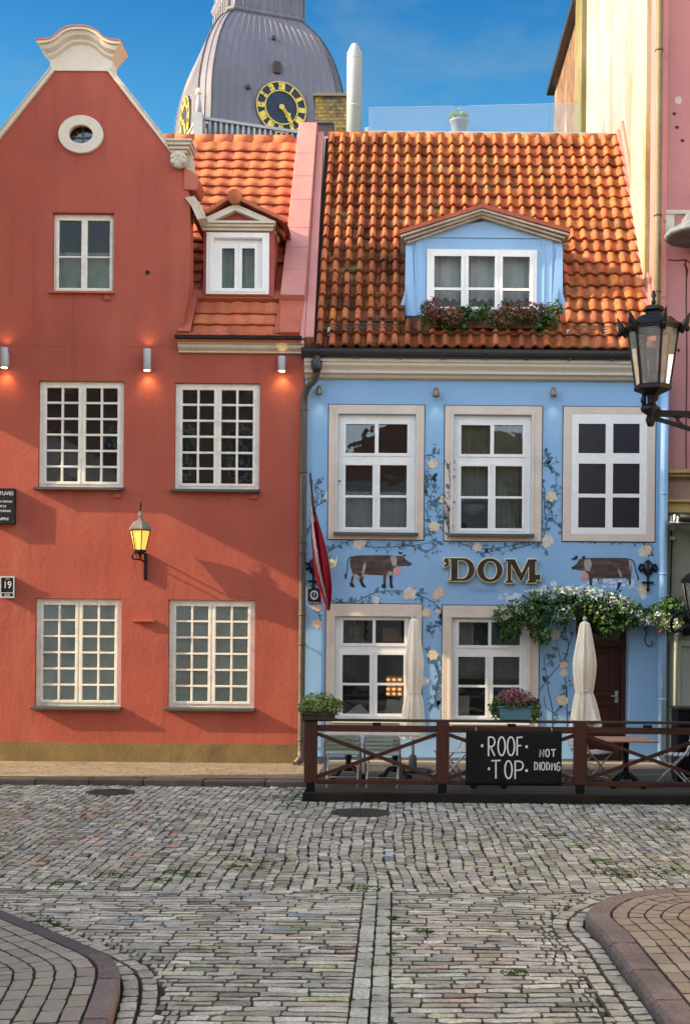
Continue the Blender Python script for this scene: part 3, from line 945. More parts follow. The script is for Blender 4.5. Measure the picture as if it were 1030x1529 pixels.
def blue_panes(dx, dy, W=0):
    """two top panes in one transom sash, two casements of two panes"""
    return pane_set([(516 + dx, 632.5 + dy, 559.5 + dx, 676 + dy), (565 + dx, 632.5 + dy, 608 + dx, 676 + dy)],
                    [[(515.5 + dx, 694 + dy, 556 + dx, 739 + dy), (515.5 + dx, 742.5 + dy, 556 + dx, 787 + dy)],
                     [(567 + dx, 694 + dy, 607 + dx, 739 + dy), (567 + dx, 742.5 + dy, 607 + dx, 787 + dy)]])
def low_panes(dx, dy):
    return pane_set([(512 + dx, 926 + dy, 556 + dx, 960.5 + dy), (560.5 + dx, 926 + dy, 603.5 + dx, 960.5 + dy)],
                    [[(511 + dx, 978 + dy, 551.5 + dx, 1020 + dy), (511 + dx, 1023.5 + dy, 551.5 + dx, 1066 + dy)],
                     [(563 + dx, 978 + dy, 602.5 + dx, 1020 + dy), (563 + dx, 1023.5 + dy, 602.5 + dx, 1066 + dy)]])
sets = [blue_panes(0, 0), blue_panes(172.5, 1.5), None, low_panes(0, 0), low_panes(173, 3)]
for i in range(5):
    X0, X1, Z0, Z1 = SU[i]
    F = FO[i]
    s = MB()
    ln = MB()
    if i < 2:
        inner = (F[0] - .005, F[1] + .005, F[2] - .005, F[3] + .005)
        s.rect_holes(X0, X1, Z0, Z1, [inner], -.022, -.0015)
        st = (F[0] - .07, F[1] + .07, F[2] - .09, F[3] + .07)
        s.rect_holes(inner[0] - .045, inner[1] + .045, inner[2] - .01, inner[3] + .045, [inner], -.034, -.0222)
    elif i == 2:
        s.rect_holes(X0, X1, Z0, Z1, [F], -.022, -.0015)
    else:
        inner = (F[0] - .005, F[1] + .005, F[2] - .005, F[3] + .005)
        s.rect_holes(X0, X1, Z0, Z1, [inner], -.022, -.0015)
        s.rect_holes(inner[0] - .045, inner[1] + .045, inner[2] - .01, inner[3] + .045, [inner], -.034, -.0222)
    so_ = s.build('window_surround', SURR, blue, bevel=.004)
    lw_ = .014
    ln.rect_holes(X0 - lw_, X1 + lw_, Z0 - lw_, Z1 + lw_, [(X0 + .0005, X1 - .0005, Z0 + .0005, Z1 - .0005)], -.006, -.001)
    ln.build('painted_outline', LINE, so_)
    if i == 2:
        # a false window: painted board with six dark fields
        pn = [rect(863, 633, 903.5, 677), rect(914.5, 633, 954, 677), rect(863, 692.5, 903.5, 737.5), rect(914, 692.5, 954, 737.5), rect(862.5, 743, 903, 788), rect(913.5, 743, 953.5, 788)]
        b = MB(); b.rect_holes(F[0] + .002, F[1] - .002, F[2] + .002, F[3] - .002, pn, -.020, -.002)
        o = b.build('window', WHITE, blue, bevel=.004)
        o['label'] = 'false window of white board with six dark fields'
        b = MB()
        for q in pn: b.box(q[0] - .003, q[1] + .003, -.008, -.0012, q[2] - .003, q[3] + .003)
        b.build('dark_field', pm('dark_board', (.014, .014, .019), .35, .1, 6, .05, 60, .05, 50, .4), o)
        continue
    sl_ = (F[0] - .06, F[1] + .05, F[2] - .065, F[2] - .005, .11) if i < 2 else (F[0] - .03, F[1] + .03, F[2] - .05, F[2] - .005, .08)
    o, f = window(blue, F, sets[i], 0.0, .035, WHITE, sill=sl_, sillm=(SILL if i < 2 else WHITE), room_m=DARK, cas_w=.042, rd=1.6)
    if i == 0:
        curtain(o, F[0] + .05, F[1] - .05, F[2] + .05, F[2] + .62, f + .16, CURTW, 11, .02)
    elif i == 1:
        curtain(o, F[0] + .05, F[1] - .05, F[2] + .5, F[3] - .05, f + .16, CURTG, 10, .03)
        curtain(o, (F[0] + F[1]) / 2 + .03, F[1] - .05, F[2] + .05, F[2] + .6, f + .20, CURTG, 6, .03)
        v = MB(); v.lathe([(.01, 0), (.16, .06), (.2, .16), (.03, .18)], ((F[0] + F[1]) / 2 - .26, f + .3, F[2] + .28), 16); v.build('dish', pm('blue_china', (.2, .28, .34), .4), o)
    elif i == 3:
        curtain(o, F[0] + .08, F[0] + .42, F[3] - .55, F[3] - .05, f + .25, CURTG, 5, .03)
        b = MB()
        b.box(F[1] - .36, F[1] - .1, f + .9, f + .93, F[2] + .30, F[2] + .62)
        b.build('lit_cabinet', pm('warm_wood_glow', (.5, .28, .12), .6, .4, 14, .3, 40, 0), o)
        l = MB()
        for r in range(4):
            for k in range(3): l.sphere((F[1] - .33 + k * .09, f + .87, F[2] + .34 + r * .075), .03, .02, .022, 0, (1, 1, 1), 8, 6)
        l.build('small_lamp', emit_mat('warm_bulb', (1.0, .55, .22), .28), o)
        l = MB()
        l.prism([(F[0] + .12, F[2] + .03), (F[0] + .56, F[2] + .03), (F[0] + .38, F[2] + .2), (F[0] + .32, F[2] + .19)], f + .3, f + .34)
        l.prism([(F[0] + .74, F[2] + .03), (F[1] - .02, F[2] + .03), (F[1] - .02, F[2] + .26), (F[0] + .78, F[2] + .28)], f + .4, f + .44)
        l.build('chair_back', BLIND, o)
        l = MB(); l.box(F[0] + .1, F[1] - .1, f + .5, f + .56, F[3] - .42, F[3] - .38); l.box(F[0] + .7, F[0] + 1.0, f + .45, f + .5, F[3] - .37, F[3] - .16); l.build('shelf', pm('shelf_wood', (.42, .2, .07), .6), o)
    else:
        curtain(o, F[0] + .1, F[0] + .34, F[3] - .5, F[3] - .05, f + .2, CURTW, 4, .03)
        curtain(o, F[0] + .36, F[1] - .06, F[3] - .5, F[3] - .05, f + .3, pm('deep_green_curtain', (.02, .10, .02), .9, .2, 3), 9, .03)
        curtain(o, F[0] + .08, F[1] - .08, F[2] + .62, F[3] - .6, f + .24, CURTG, 11, .02)
        l = MB(); l.box(F[0] + .1, F[0] + .3, f + .5, f + .55, F[2] + .05, F[2] + .35); l.build('chair_back', BLIND, o)
# door in its deep recess
d0, d1, dz0, dz1 = DOOR
DW = pm('dark_red_door_wood', (.055, .012, .006), .4, .25, 3, .15, 50, .15, 20, .4, stretch=(6, 6, .6))
rv = MB()
rv.rect_holes(d0 - .02, d1 + .02, dz0, dz1 + .02, [(d0 + .07, d1 - .07, dz0 + .02, PZ(966, 900, .3)), (d0 + .07, d1 - .07, PZ(955, 900, .3), dz1 - .06)], .301, .40)
door = rv.build('door', DW, blue, bevel=.006)
lf = MB()
lx0, lx1 = d0 + .068, d1 - .068
lz1 = PZ(966, 900, .3)
lf.box(lx0, lx1, .36, .40, dz0 + .02, lz1 + .01)
for k in range(2):
    lf.rect_holes(lx0 + .09, lx1 - .09, dz0 + .14 + k * .86, dz0 + .92 + k * .82, [(lx0 + .15, lx1 - .15, dz0 + .2 + k * .86, dz0 + .86 + k * .82)], .335, .3595)
    lf.box(lx0 + .19, lx1 - .19, .345, .3595, dz0 + .24 + k * .86, dz0 + .82 + k * .82)
lf.build('door_leaf', DW, door, bevel=.008)
h = MB(); h.tube([(lx1 - .06, .355, 1.12), (lx1 - .06, .30, 1.12), (lx1 - .15, .30, 1.12)], .011, 8); h.box(lx1 - .085, lx1 - .035, .350, .3598, 1.02, 1.2); h.build('handle', GREYM, door)
g_ = MB(); quad_panes(g_, [(d0 + .07, (d0 + d1) / 2 - .01, PZ(955, 900, .3), dz1 - .06), ((d0 + d1) / 2 + .01, d1 - .07, PZ(955, 900, .3), dz1 - .06)], .36); g_.build('glass', GLASS, door)
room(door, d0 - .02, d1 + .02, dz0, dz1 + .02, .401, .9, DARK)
st = MB(); st.box(d0 - .05, d1 + .05, -.25, .3, .02, .145); st.build('door_step', pm('step_stone', (.22, .2, .18), .85, .2, 5), blue, bevel=.01)
# cornice, gutter
c = MB()
z0, z1 = PZ(568, 690), PZ(537, 690, -.2)
cx0, cx1 = XB0 + .0, PX(976, 555)
prof = [(-.26, z1), (-.26, z1 - .05), (-.235, z1 - .06), (-.225, z1 - .10), (-.17, z1 - .15), (-.16, z1 - .17), (-.16, z1 - .20), (-.10, z1 - .215), (-.07, z1 - .255), (-.06, z0 + .035), (-.035, z0 + .03), (-.035, z0), (.05, z0), (.05, z1)]
c.prism_x(prof, cx0, cx1)
c.build('cornice', CREAM, blue, bevel=.003)
c = MB()
gz1 = PZ(523, 690, -.3); gz0 = PZ(537, 690, -.3)
pts = [(-.30 + .075 * math.cos(a), gz1 - .002 + (gz1 - gz0 - .02) * math.sin(a)) for a in np.linspace(math.pi, 2 * math.pi, 9)]
prof = [(-.375 - .012, gz1 + .006), *pts, (-.225, gz1 + .004), (-.23, gz1 + .004)] + [(y + .006 * (1 if y < -.3 else -1), z + .008) for y, z in reversed(pts)]
gx0, gx1 = PX(450, 530, -.3), PX(968, 530, -.3)
c.prism_x(prof, gx0, gx1)
c.box(gx0, gx1, -.26, -.02, z1 + .002, gz1 - .015)
for k in range(9):
    xx = gx0 + .2 + k * .62
    c.box(xx, xx + .03, -.392, -.24, gz0 + .004, gz0 + .016)
c.build('gutter', GUT, blue)
# roof
tl = SLOPE_L / 19.0; tw = .187
RX0 = PX(470, 518, -.1)
XW = 4.6                                                 # face of the tall party wall
xtop0 = PX(482, 206, 3.0)
def xof(r, c_):
    return RX0 + .02 + c_ * tw + .006 * math.sin(r * 1.7 + c_ * .9)
ncol = int((XW - RX0 - .02) / tw)
def rollf(r, c_):
    t = c_ / ncol; u = r / 19
    k = (t - .72) * 3.2 + (.35 - u) * .9
    return .46 + .40 * max(0.0, min(1.0, k + .1))
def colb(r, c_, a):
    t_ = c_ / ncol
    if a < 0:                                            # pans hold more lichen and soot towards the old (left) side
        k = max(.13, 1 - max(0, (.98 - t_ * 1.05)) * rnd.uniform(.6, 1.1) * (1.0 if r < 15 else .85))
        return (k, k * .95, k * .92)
    q = rnd.uniform(.68, 1.15)
    g = .94 if r > 1 else .8
    w_ = rnd.random()
    if w_ < .05: return (q * .55, q * .6, q * .65)
    return (q * g, q * g * rnd.uniform(.9, 1.15), q * g * rnd.uniform(.85, 1.1))
# dormer size first
BY = 0.38
def bP(px, py): return P(px, py, BY)
bx0, bx1 = bP(606, 420)[0], bP(838, 420)[0]
def skip_b(r, c_, x):
    y = EAVE_Y + UP.y * tl * (r + .5)
    z = EAVE_Z + UP.z * tl * (r + .5)
    return bx0 + .05 < x < bx1 - .05 and BY - .10 < y and z < PZ(340, 720, BY) - .15
tb = MB()
tiles(tb, xof, 19, ncol, (0, EAVE_Y - .06, EAVE_Z - .015), UP, tw, tl, .048, rollf, colb, skip_b, jit=.006)
roof = tb.build('roof', TILE_B, blue)
weld_smooth(roof)
rb = MB()
slope_slab(rb, RX0 - .05, XW - .004, RX0 - .05, XW - .004, .02, SLOPE_L, -.25, -.03)
rb.box(RX0 - .05, XW - .004, RIDGE_Y - .03, RIDGE_Y + .12, EAVE_Z + 1, RIDGE_Z - .1)
rb.build('roof_boarding', pm('roof_boarding_dark', (.05, .03, .02), .9), blue)
rb = MB()
for i in range(17):
    xx = RX0 + .0 + i * .33
    if xx + .33 > XW - .05: break
    q = rnd.uniform(.8, 1.05)
    rb.tube([(xx, RIDGE_Y + .03, RIDGE_Z + .005), (xx + .34, RIDGE_Y + .03, RIDGE_Z + .012)], [.085, .092], 12, 0, (q, q, q))
rb.build('ridge_tiles', TILE_B, roof)
rb = MB()                                                # metal flashing along the party wall
slope_slab(rb, XW - .11, XW - .003, XW - .11, XW - .003, .1, SLOPE_L + .15, -.05, .10)
slope_slab(rb, XW - .045, XW - .002, XW - .045, XW - .002, .1, SLOPE_L + .2, .1005, .24)
rb.build('verge_flashing', PINKF, blue, bevel=.01)
rb = MB()                                                # snow guard: three thin rails above the eaves
for k in range(3):
    s_ = .30 + .03 * k; h_ = .075 + .03 * k
    rb.tube([slope_pt(RX0 + .15, s_, h_), slope_pt(bx0 - .1, s_ + .01, h_)], .007, 6)
for k in range(3):
    s_ = .46 + .03 * k; h_ = .075 + .03 * k
    rb.tube([slope_pt(bx0 - .7, s_, h_), slope_pt(bx0 - .1, s_, h_)], .006, 6)
for k in range(3):
    s_ = .30 + .03 * k; h_ = .075 + .03 * k
    rb.tube([slope_pt(bx1 + .1, s_, h_), slope_pt(XW - .6, s_, h_)], .007, 6)
for xx in list(np.arange(RX0 + .2, bx0 - .1, .45)) + list(np.arange(bx1 + .15, XW - .6, .4)):
    rb.bar(slope_pt(xx, .28, .02), slope_pt(xx, .36, .15), .02, .012)
rb.build('snow_guard', PIPEBR, roof)
for xx in (PX(492, 500), PX(848, 500), PX(905, 500)):
    rb = MB(); rb.box(xx - .03, xx + .03, EAVE_Y + .1, EAVE_Y + .2, EAVE_Z + .2, EAVE_Z + .33)
    rb.build('snow_hook', GREYM, roof, bevel=.01)
# dormer
dm = MB()
zb, zt_ = PZ(478, 720, BY), PZ(354, 720, BY)
zap = PZ(330, 718, BY)
wx0, wx1, wz0, wz1 = rect(637, 373, 801, 462, BY)
xm = (bx0 + bx1) / 2
dm.rect_holes(bx0, bx1, zb, zt_, [(wx0 + .02, wx1 - .02, wz0 + .02, wz1 - .02)], BY, BY + .08)
dm.prism([(bx0, zt_), (bx1, zt_), (bx1 - .02, zt_ + .05), (xm, zap), (bx0 + .02, zt_ + .05)], BY, BY + .08)
for sg, bx in ((1, bx0), (-1, bx1)):
    a, b = (bx, bx + .05) if sg > 0 else (bx - .05, bx)
    dm.prism_x([(BY + .0805, zb), (BY + .0805, zt_), (roof_y(zt_) + .25, zt_), (roof_y(zb) + .0, zb - .1)], a, b)
    # corner boards with a flared foot
    q = [(bx - sg * .01, PZ(368, 610, BY)), (bx + sg * .09, PZ(368, 610, BY)), (bx + sg * .16, PZ(484, 610, BY)), (bx - sg * .02, PZ(484, 610, BY)), (bx - sg * .075, PZ(470, 610, BY)), (bx - sg * .075, PZ(455, 610, BY)), (bx - sg * .015, PZ(436, 610, BY))]
    dm.prism(q if sg < 0 else q[::-1], BY - .03, BY - .001)
    dm.box(*sorted((bx + sg * .13, bx + sg * .30)), BY - .02, BY - .001, PZ(484, 610, BY), zt_ - .02)
    dm.box(*sorted((bx + sg * .15, bx + sg * .17)), BY - .03, BY - .0202, PZ(484, 610, BY), zt_ - .03)
    dm.box(*sorted((bx + sg * .26, bx + sg * .28)), BY - .03, BY - .0202, PZ(484, 610, BY), zt_ - .03)
dm.box(bx0 + .0, bx1 - .0, BY - .022, BY - .001, zt_ - .018, zt_ + .012)
dorm = dm.build('dormer', BLUEP, blue, bevel=.006)
pr, pc = [(648, 383, 688, 430), (699, 383, 738, 430), (750, 384, 790, 431)], [(648, 434, 688, 459), (699, 434, 738, 459), (750, 435, 790, 459)]
o, f = window(dorm, (wx0, wx1, wz0, wz1), [[rect(*a, BY), rect(*b, BY)] for a, b in zip(pr, pc)], BY, -.03, WHITE, gm=GLASS2, room_m=DARK, cas_w=.05, rd=1.2)
curtain(o, wx0 + .05, wx1 - .05, wz0 + .05, wz1 - .05, f + .22, CURTW, 14, .02)
# raking cornice
c = MB()
def rk(px, py): return bP(px, py)
L_, A_, R_ = rk(598, 357), rk(718, 320), rk(846, 355)
for k, (o0, o1, y0) in enumerate(((.0, -.034, -.22), (-.0345, -.062, -.16), (-.0625, -.092, -.09))):
    sh = k * .05
    poly = [(L_[0] + sh, L_[1] + o0), (A_[0], A_[1] + o0 + .02), (R_[0] - sh, R_[1] + o0), (R_[0] - sh, R_[1] + o1), (A_[0], A_[1] + o1 + .02), (L_[0] + sh, L_[1] + o1)]
    c.prism(poly[::-1], BY + y0, BY + .1)
    for sx, xx in ((0, L_[0] + sh), (1, R_[0] - sh)):
        c.prism_x([(BY + .1005, L_[1] + o1), (BY + .1005, L_[1] + o0), (BY + 1.2, L_[1] + o0), (BY + 1.1, L_[1] + o1)], xx if not sx else xx - .05, xx + .05 if not sx else xx)
c.build('raking_cornice', CREAMG, dorm, bevel=.004)
c = MB()
t0 = .012
vs = []
for (x, z) in ((L_[0] - .02, L_[1] + .0), (A_[0], A_[1] + .02), (R_[0] + .02, R_[1] + .0)):
    for dz in (.002, .062):
        for yy in (BY - .25, roof_y(z) + .5):
            vs.append((x, yy, z + dz))
fs = []
for i in (0, 4):
    a = i
    fs += [(a, a + 4, a + 6, a + 2), (a + 2, a + 6, a + 7, a + 3), (a, a + 1, a + 5, a + 4)]
fs += [(0, 2, 3, 1), (8, 9, 11, 10)]
c.add(vs, fs)
c.build('dormer_roof', pm('brown_red_sheet', (.26, .06, .03), .55, .2, 5, .1, 40, .15, 30), dorm)

# -------- wall paintings: thin raised paint on the plaster
BROWN = pm('cow_brown_paint', (.095, .062, .048), .9, .4, 5, .25, 40, .2, 60, .1, stretch=(1, 1, 3), dirt=((.17, .13, .11), .55, 5, .5, .75))
COWDK = pm('cow_dark_paint', (.025, .022, .024), .85, .2, 8)
COWPALE = pm('cow_pale_paint', (.38, .32, .29), .85, .2, 9)
STEM = pm('stem_paint', (.032, .055, .072), .85, .3, 9, .2, 60, 0)
LEAFP = pm('leaf_paint', (.095, .17, .215), .85, .3, 12, .2, 70, 0)
YEL = pm('yellow_flower_paint', (.68, .55, .34), .85, .15, 14, .15, 60, 0, dirt=((.40, .22, .08), .6, 25, .5, .75))
PCH = pm('peach_flower_paint', (.70, .47, .34), .85, .15, 14, .15, 60, 0, dirt=((.5, .22, .12), .5, 25, .5, .75))
PALE = pm('pale_flower_paint', (.62, .56, .48), .85, .12, 14, .12, 60, 0, dirt=((.45, .38, .28), .5, 25, .5, .75))
PNK = pm('coral_paint', (.75, .27, .19), .85, .1, 12, .1, 60, 0)
def pl_(pts, zx, zy, k): return [P(zx + x / k, zy + y / k) for x, y in pts]
def cow(body, dark, pale, ball, tail, ear, label):
    m = MB()
    for pgs, mi, y in ((body, 0, -.002), (pale, 2, -.0045), (dark, 1, -.0035)):
        for pg in pgs:
            m.prism(pg, y - .002, -.0008, mi)
    m.prism(ell(*ball[0], ball[1], ball[1], 20), -.0085, -.001, 3)
    m.ribbon(spline(tail, 5), [.015] * 0 or .014, -.001, 1, th=.005)
    o = m.build('cow_painting', [BROWN, COWDK, COWPALE, PNK], blue)
    o['label'] = label
    return o
z1_ = lambda pts: pl_(pts, 490, 780, 3.815)
cow([z1_([(128, 200), (150, 190), (190, 187), (350, 187), (388, 190), (392, 245), (372, 262), (366, 300), (330, 302), (215, 298), (200, 318), (172, 322), (145, 318), (138, 285), (126, 255), (124, 222)]),
     z1_([(388, 191), (428, 192), (438, 210), (468, 230), (472, 242), (458, 249), (430, 248), (405, 250), (392, 245)]),
     z1_([(145, 318), (150, 296), (132, 312), (127, 345), (138, 347)]), z1_([(312, 302), (331, 302), (327, 352), (313, 352)]), z1_([(172, 318), (200, 318), (196, 345), (186, 345)])],
    [z1_([(122, 345), (140, 345), (152, 366), (146, 371), (124, 364)]), z1_([(183, 325), (197, 340), (216, 368), (208, 373), (192, 366), (176, 330)]), z1_([(305, 352), (327, 350), (330, 370), (318, 376), (302, 370)]), z1_([(347, 303), (366, 302), (364, 350), (371, 372), (356, 376), (350, 360)]), z1_([(92, 300), (108, 290), (104, 318), (97, 326)]), z1_([(396, 166), (424, 172), (420, 180), (404, 180)]), z1_([(426, 184), (442, 183), (442, 192), (428, 193)]), z1_([(462, 228), (473, 230), (472, 244), (464, 244)])],
    [z1_([(145, 318), (147, 290), (170, 300), (186, 320)]), z1_([(190, 290), (200, 240), (215, 222), (212, 262), (200, 296)]), z1_([(190, 298), (222, 294), (208, 306), (194, 312)]), z1_([(352, 192), (386, 190), (392, 215), (388, 245), (368, 250), (358, 226)]), z1_([(330, 302), (345, 278), (366, 282), (366, 302)])],
    (P(490 + 391 / 3.815, 780 + 278 / 3.815), .052), z1_([(135, 195), (118, 205), (110, 235), (108, 275), (99, 305)]), None, 'brown cow painted facing the gold letters from their left side')
z2_ = lambda pts: pl_(pts, 740, 780, 3.552)
cow([z2_([(470, 190), (500, 188), (690, 188), (710, 196), (718, 230), (716, 290), (706, 322), (698, 318), (690, 296), (560, 296), (500, 295), (480, 270), (468, 250)]),
     z2_([(470, 190), (440, 196), (432, 215), (404, 238), (402, 248), (420, 250), (450, 256), (472, 252)]),
     z2_([(490, 290), (512, 296), (508, 334), (498, 336)]), z2_([(536, 296), (562, 296), (560, 326), (544, 326)])],
    [z2_([(400, 236), (410, 235), (412, 248), (402, 250)]), z2_([(398, 194), (416, 186), (422, 174), (434, 180), (430, 196), (410, 200)]), z2_([(452, 184), (470, 176), (474, 186), (462, 194)]), z2_([(702, 310), (716, 296), (714, 330), (704, 334)]), z2_([(648, 318), (666, 318), (650, 352), (636, 364)]), z2_([(494, 318), (510, 318), (506, 337), (498, 337)]), z2_([(748, 284), (757, 290), (756, 308), (750, 308)])],
    [z2_([(470, 198), (500, 194), (508, 225), (496, 258), (474, 256), (466, 224)]), z2_([(646, 250), (650, 246), (664, 270), (668, 288), (658, 288)]), z2_([(546, 298), (558, 298), (559, 324), (542, 324)]), z2_([(704, 196), (714, 204), (716, 236), (708, 262)])],
    (P(740 + 470 / 3.552, 780 + 283 / 3.552), .054), z2_([(708, 194), (730, 210), (738, 250), (752, 290), (753, 303)]), None, 'brown cow painted facing the gold letters from their right side')

FY = -.0012
NF = [0]
def flower(m, px, py, r, mi=0, n=6, Y=-.002):
    x, z = P(px, py)
    a0 = rnd.uniform(0, 6.28)
    pts = []
    N_ = n * 6
    for i in range(N_):
        a = a0 + 2 * math.pi * i / N_
        q = r * (.72 + .28 * abs(math.sin(n * (a - a0) / 2)) + rnd.uniform(-.06, .06))
        pts.append((x + q * math.cos(a), z + q * .95 * math.sin(a)))
    m.prism(pts, Y - .0008, -.0006 if Y > -.015 else Y + .001, mi)
def leaf(m, x, z, a, l, mi=1, Y=-.0008):
    w_ = l * .28
    ca, sa = math.cos(a), math.sin(a)
    pts = [(0, 0), (.3 * l, w_), (.7 * l, w_ * .8), (l, 0), (.7 * l, -w_ * .8), (.3 * l, -w_)]
    m.prism([(x + u * ca - v * sa, z + u * sa + v * ca) for u, v in pts], Y - .0022, Y, mi)
def vine(name, paths, flowers, leafy=1.0, Y=FY, wd=.0125, label=None):
    m = MB()
    for i, p in enumerate(paths):
        s_ = spline([P(*q) for q in p], 7)
        m.ribbon(s_, [wd * (1.0 - .45 * j / len(s_)) for j in range(len(s_))], Y, 0, th=.002 + .0003 * (i % 3))
        for j in range(2, len(s_) - 1, 1):
            if rnd.random() < .55 * leafy:
                x, z = s_[j]; x2, z2 = s_[j + 1]
                a = math.atan2(z2 - z, x2 - x) + rnd.choice((-1, 1)) * rnd.uniform(.5, 1.2)
                l = rnd.uniform(.045, .11)
                if rnd.random() < .55: leaf(m, x, z, a, l, 1, Y)
                else:
                    m.ribbon([(x, z), (x + l * math.cos(a), z + l * math.sin(a)), (x + l * 1.5 * math.cos(a + .5), z + l * 1.5 * math.sin(a + .5))], .006, Y, 0, th=.0024)
                    leaf(m, x + l * .9 * math.cos(a), z + l * .9 * math.sin(a), a - .6, l * .5, 1, Y)
    o = m.build(name, [STEM, LEAFP], blue)
    if label: o['label'] = label
    for j, (px, py, r, k) in enumerate(flowers):
        fm = MB()
        NF[0] += 1
        flower(fm, px, py, r / 100.0 * 1.1, 0, rnd.choice((5, 6, 7)), Y - .0016 - .00013 * NF[0])
        fm.build('painted_flower', (YEL, PCH, PALE, PNK)[k], o)
vine('painted_vine', [
    [(458, 800), (468, 770), (474, 745), (470, 730), (475, 715)], [(474, 755), (486, 745), (497, 735), (499, 726)],
    [(468, 862), (478, 838), (490, 825), (510, 812), (528, 806)], [(530, 815), (560, 817), (600, 816), (632, 812), (655, 808)],
    [(655, 808), (640, 822), (622, 818), (605, 812)], [(478, 890), (492, 895), (510, 900), (535, 897)], [(480, 930), (472, 905), (468, 890), (472, 870)]],
    [(493, 741, 9, 2), (535, 813, 8, 2), (540, 810, 7, 2), (474, 906, 7, 1), (474, 932, 7, 1), (470, 931, 5, 1)])
vine('painted_vine', [
    [(630, 804), (645, 792), (655, 775), (648, 755), (638, 738), (634, 720)], [(648, 788), (640, 775), (637, 760), (648, 748), (660, 738)],
    [(652, 737), (645, 725), (644, 714), (649, 713)], [(637, 722), (633, 705), (629, 690), (636, 680), (645, 678), (651, 670)], [(632, 740), (627, 735), (629, 728), (636, 730)],
    [(655, 785), (665, 797), (680, 808), (705, 817), (730, 819), (762, 815), (790, 806), (812, 800)], [(760, 822), (785, 815), (800, 812), (815, 822)], [(705, 820), (722, 826), (745, 820)]],
    [(646, 693, 7, 0), (664, 746, 8, 0), (648, 786, 8, 0), (712, 817, 7, 2), (817, 806, 8, 2), (815, 812, 6, 0)])
vine('painted_vine', [
    [(668, 805), (670, 780), (668, 760), (672, 735), (670, 705), (672, 690)], [(669, 790), (664, 770), (667, 752)]],
    [(671, 750, 5, 2)], Y=-.0235, leafy=1.3)
vine('painted_vine', [
    [(810, 806), (816, 780), (812, 760), (813, 735), (806, 712), (802, 700), (812, 692), (826, 700), (830, 720), (826, 735)],
    [(812, 692), (818, 682), (813, 672)], [(846, 800), (836, 788), (825, 775), (822, 758), (824, 745)], [(838, 790), (845, 770), (846, 745), (843, 725)],
    [(846, 806), (870, 806), (900, 804), (930, 806), (955, 808)], [(838, 800), (848, 806), (860, 800)], [(955, 806), (965, 815), (970, 828)]],
    [(804, 712, 7, 0), (823, 741, 8, 0), (924, 805, 6, 3), (961, 824, 9, 2), (966, 820, 7, 0), (818, 808, 8, 2), (958, 880, 8, 0)])
vine('painted_vine', [
    [(535, 897), (560, 885), (590, 882), (612, 884), (640, 886)], [(500, 893), (520, 902), (545, 905), (560, 897)], [(612, 886), (632, 892), (650, 902), (660, 915), (662, 930)],
    [(640, 940), (652, 930), (660, 920), (664, 905)], [(646, 952), (642, 942), (636, 935)], [(650, 1035), (655, 1015), (650, 995), (642, 982), (640, 965), (645, 980)],
    [(655, 1060), (650, 1045), (652, 1020), (660, 1005), (658, 990), (664, 975)], [(640, 1062), (648, 1050), (655, 1040), (660, 1052)]],
    [(612, 886, 10, 2), (608, 890, 6, 0), (656, 884, 8, 1), (651, 889, 6, 1), (561, 896, 6, 2), (636, 915, 7, 0), (646, 978, 8, 0), (633, 1017, 7, 2), (654, 913, 4, 1)])
vine('painted_vine', [
    [(846, 1085), (846, 1040), (846, 1025)], [(846, 1048), (842, 1010), (836, 985), (830, 955)], [(838, 990), (846, 975), (848, 960), (842, 945), (834, 946)], [(846, 972), (852, 955), (858, 940)],
    [(806, 1030), (820, 1010), (836, 992), (846, 985)], [(824, 1085), (824, 1060), (818, 1030), (814, 1000), (812, 985), (818, 976), (824, 984), (816, 990)], [(824, 1065), (836, 1058), (842, 1048)], [(824, 1063), (814, 1055), (812, 1040)]],
    [(828, 947, 8, 2), (841, 993, 6, 1), (841, 1005, 6, 2), (840, 1046, 8, 0), (836, 1044, 6, 0)], leafy=.5)
m = MB()
for k in range(40):
    x, z = P(905 + rnd.gauss(0, 26), 872 + rnd.gauss(0, 4)) if k < 25 else P(762 + rnd.gauss(0, 12), 893 + rnd.gauss(0, 3))
    m.prism(ell(x, z, rnd.uniform(.015, .045), rnd.uniform(.012, .03), 9), -.002 - .0002 * (k % 9), -.0005)
for px, py in ((812, 878), (826, 872), (803, 884), (760, 895), (770, 890), (941, 870), (960, 890)):
    flower(m, px, py, .06, 0, 7, -.0045)
m.build('painted_blossom', pm('white_blossom_paint', (.62, .66, .68), .9, .1, 10), blue)
m = MB()
x, z = P(722, 882)
for k in range(9):
    xx = x - .22 + k * .05
    m.ribbon(spline([(xx - .015, z - .02), (xx - .01, z + .025), (xx + .01, z + .02), (xx + .012, z - .022), (xx + .03, z - .01)], 4), .008, -.001, 0)
m.build('faded_script', pm('faded_script_paint', (.22, .38, .55), .9), blue)
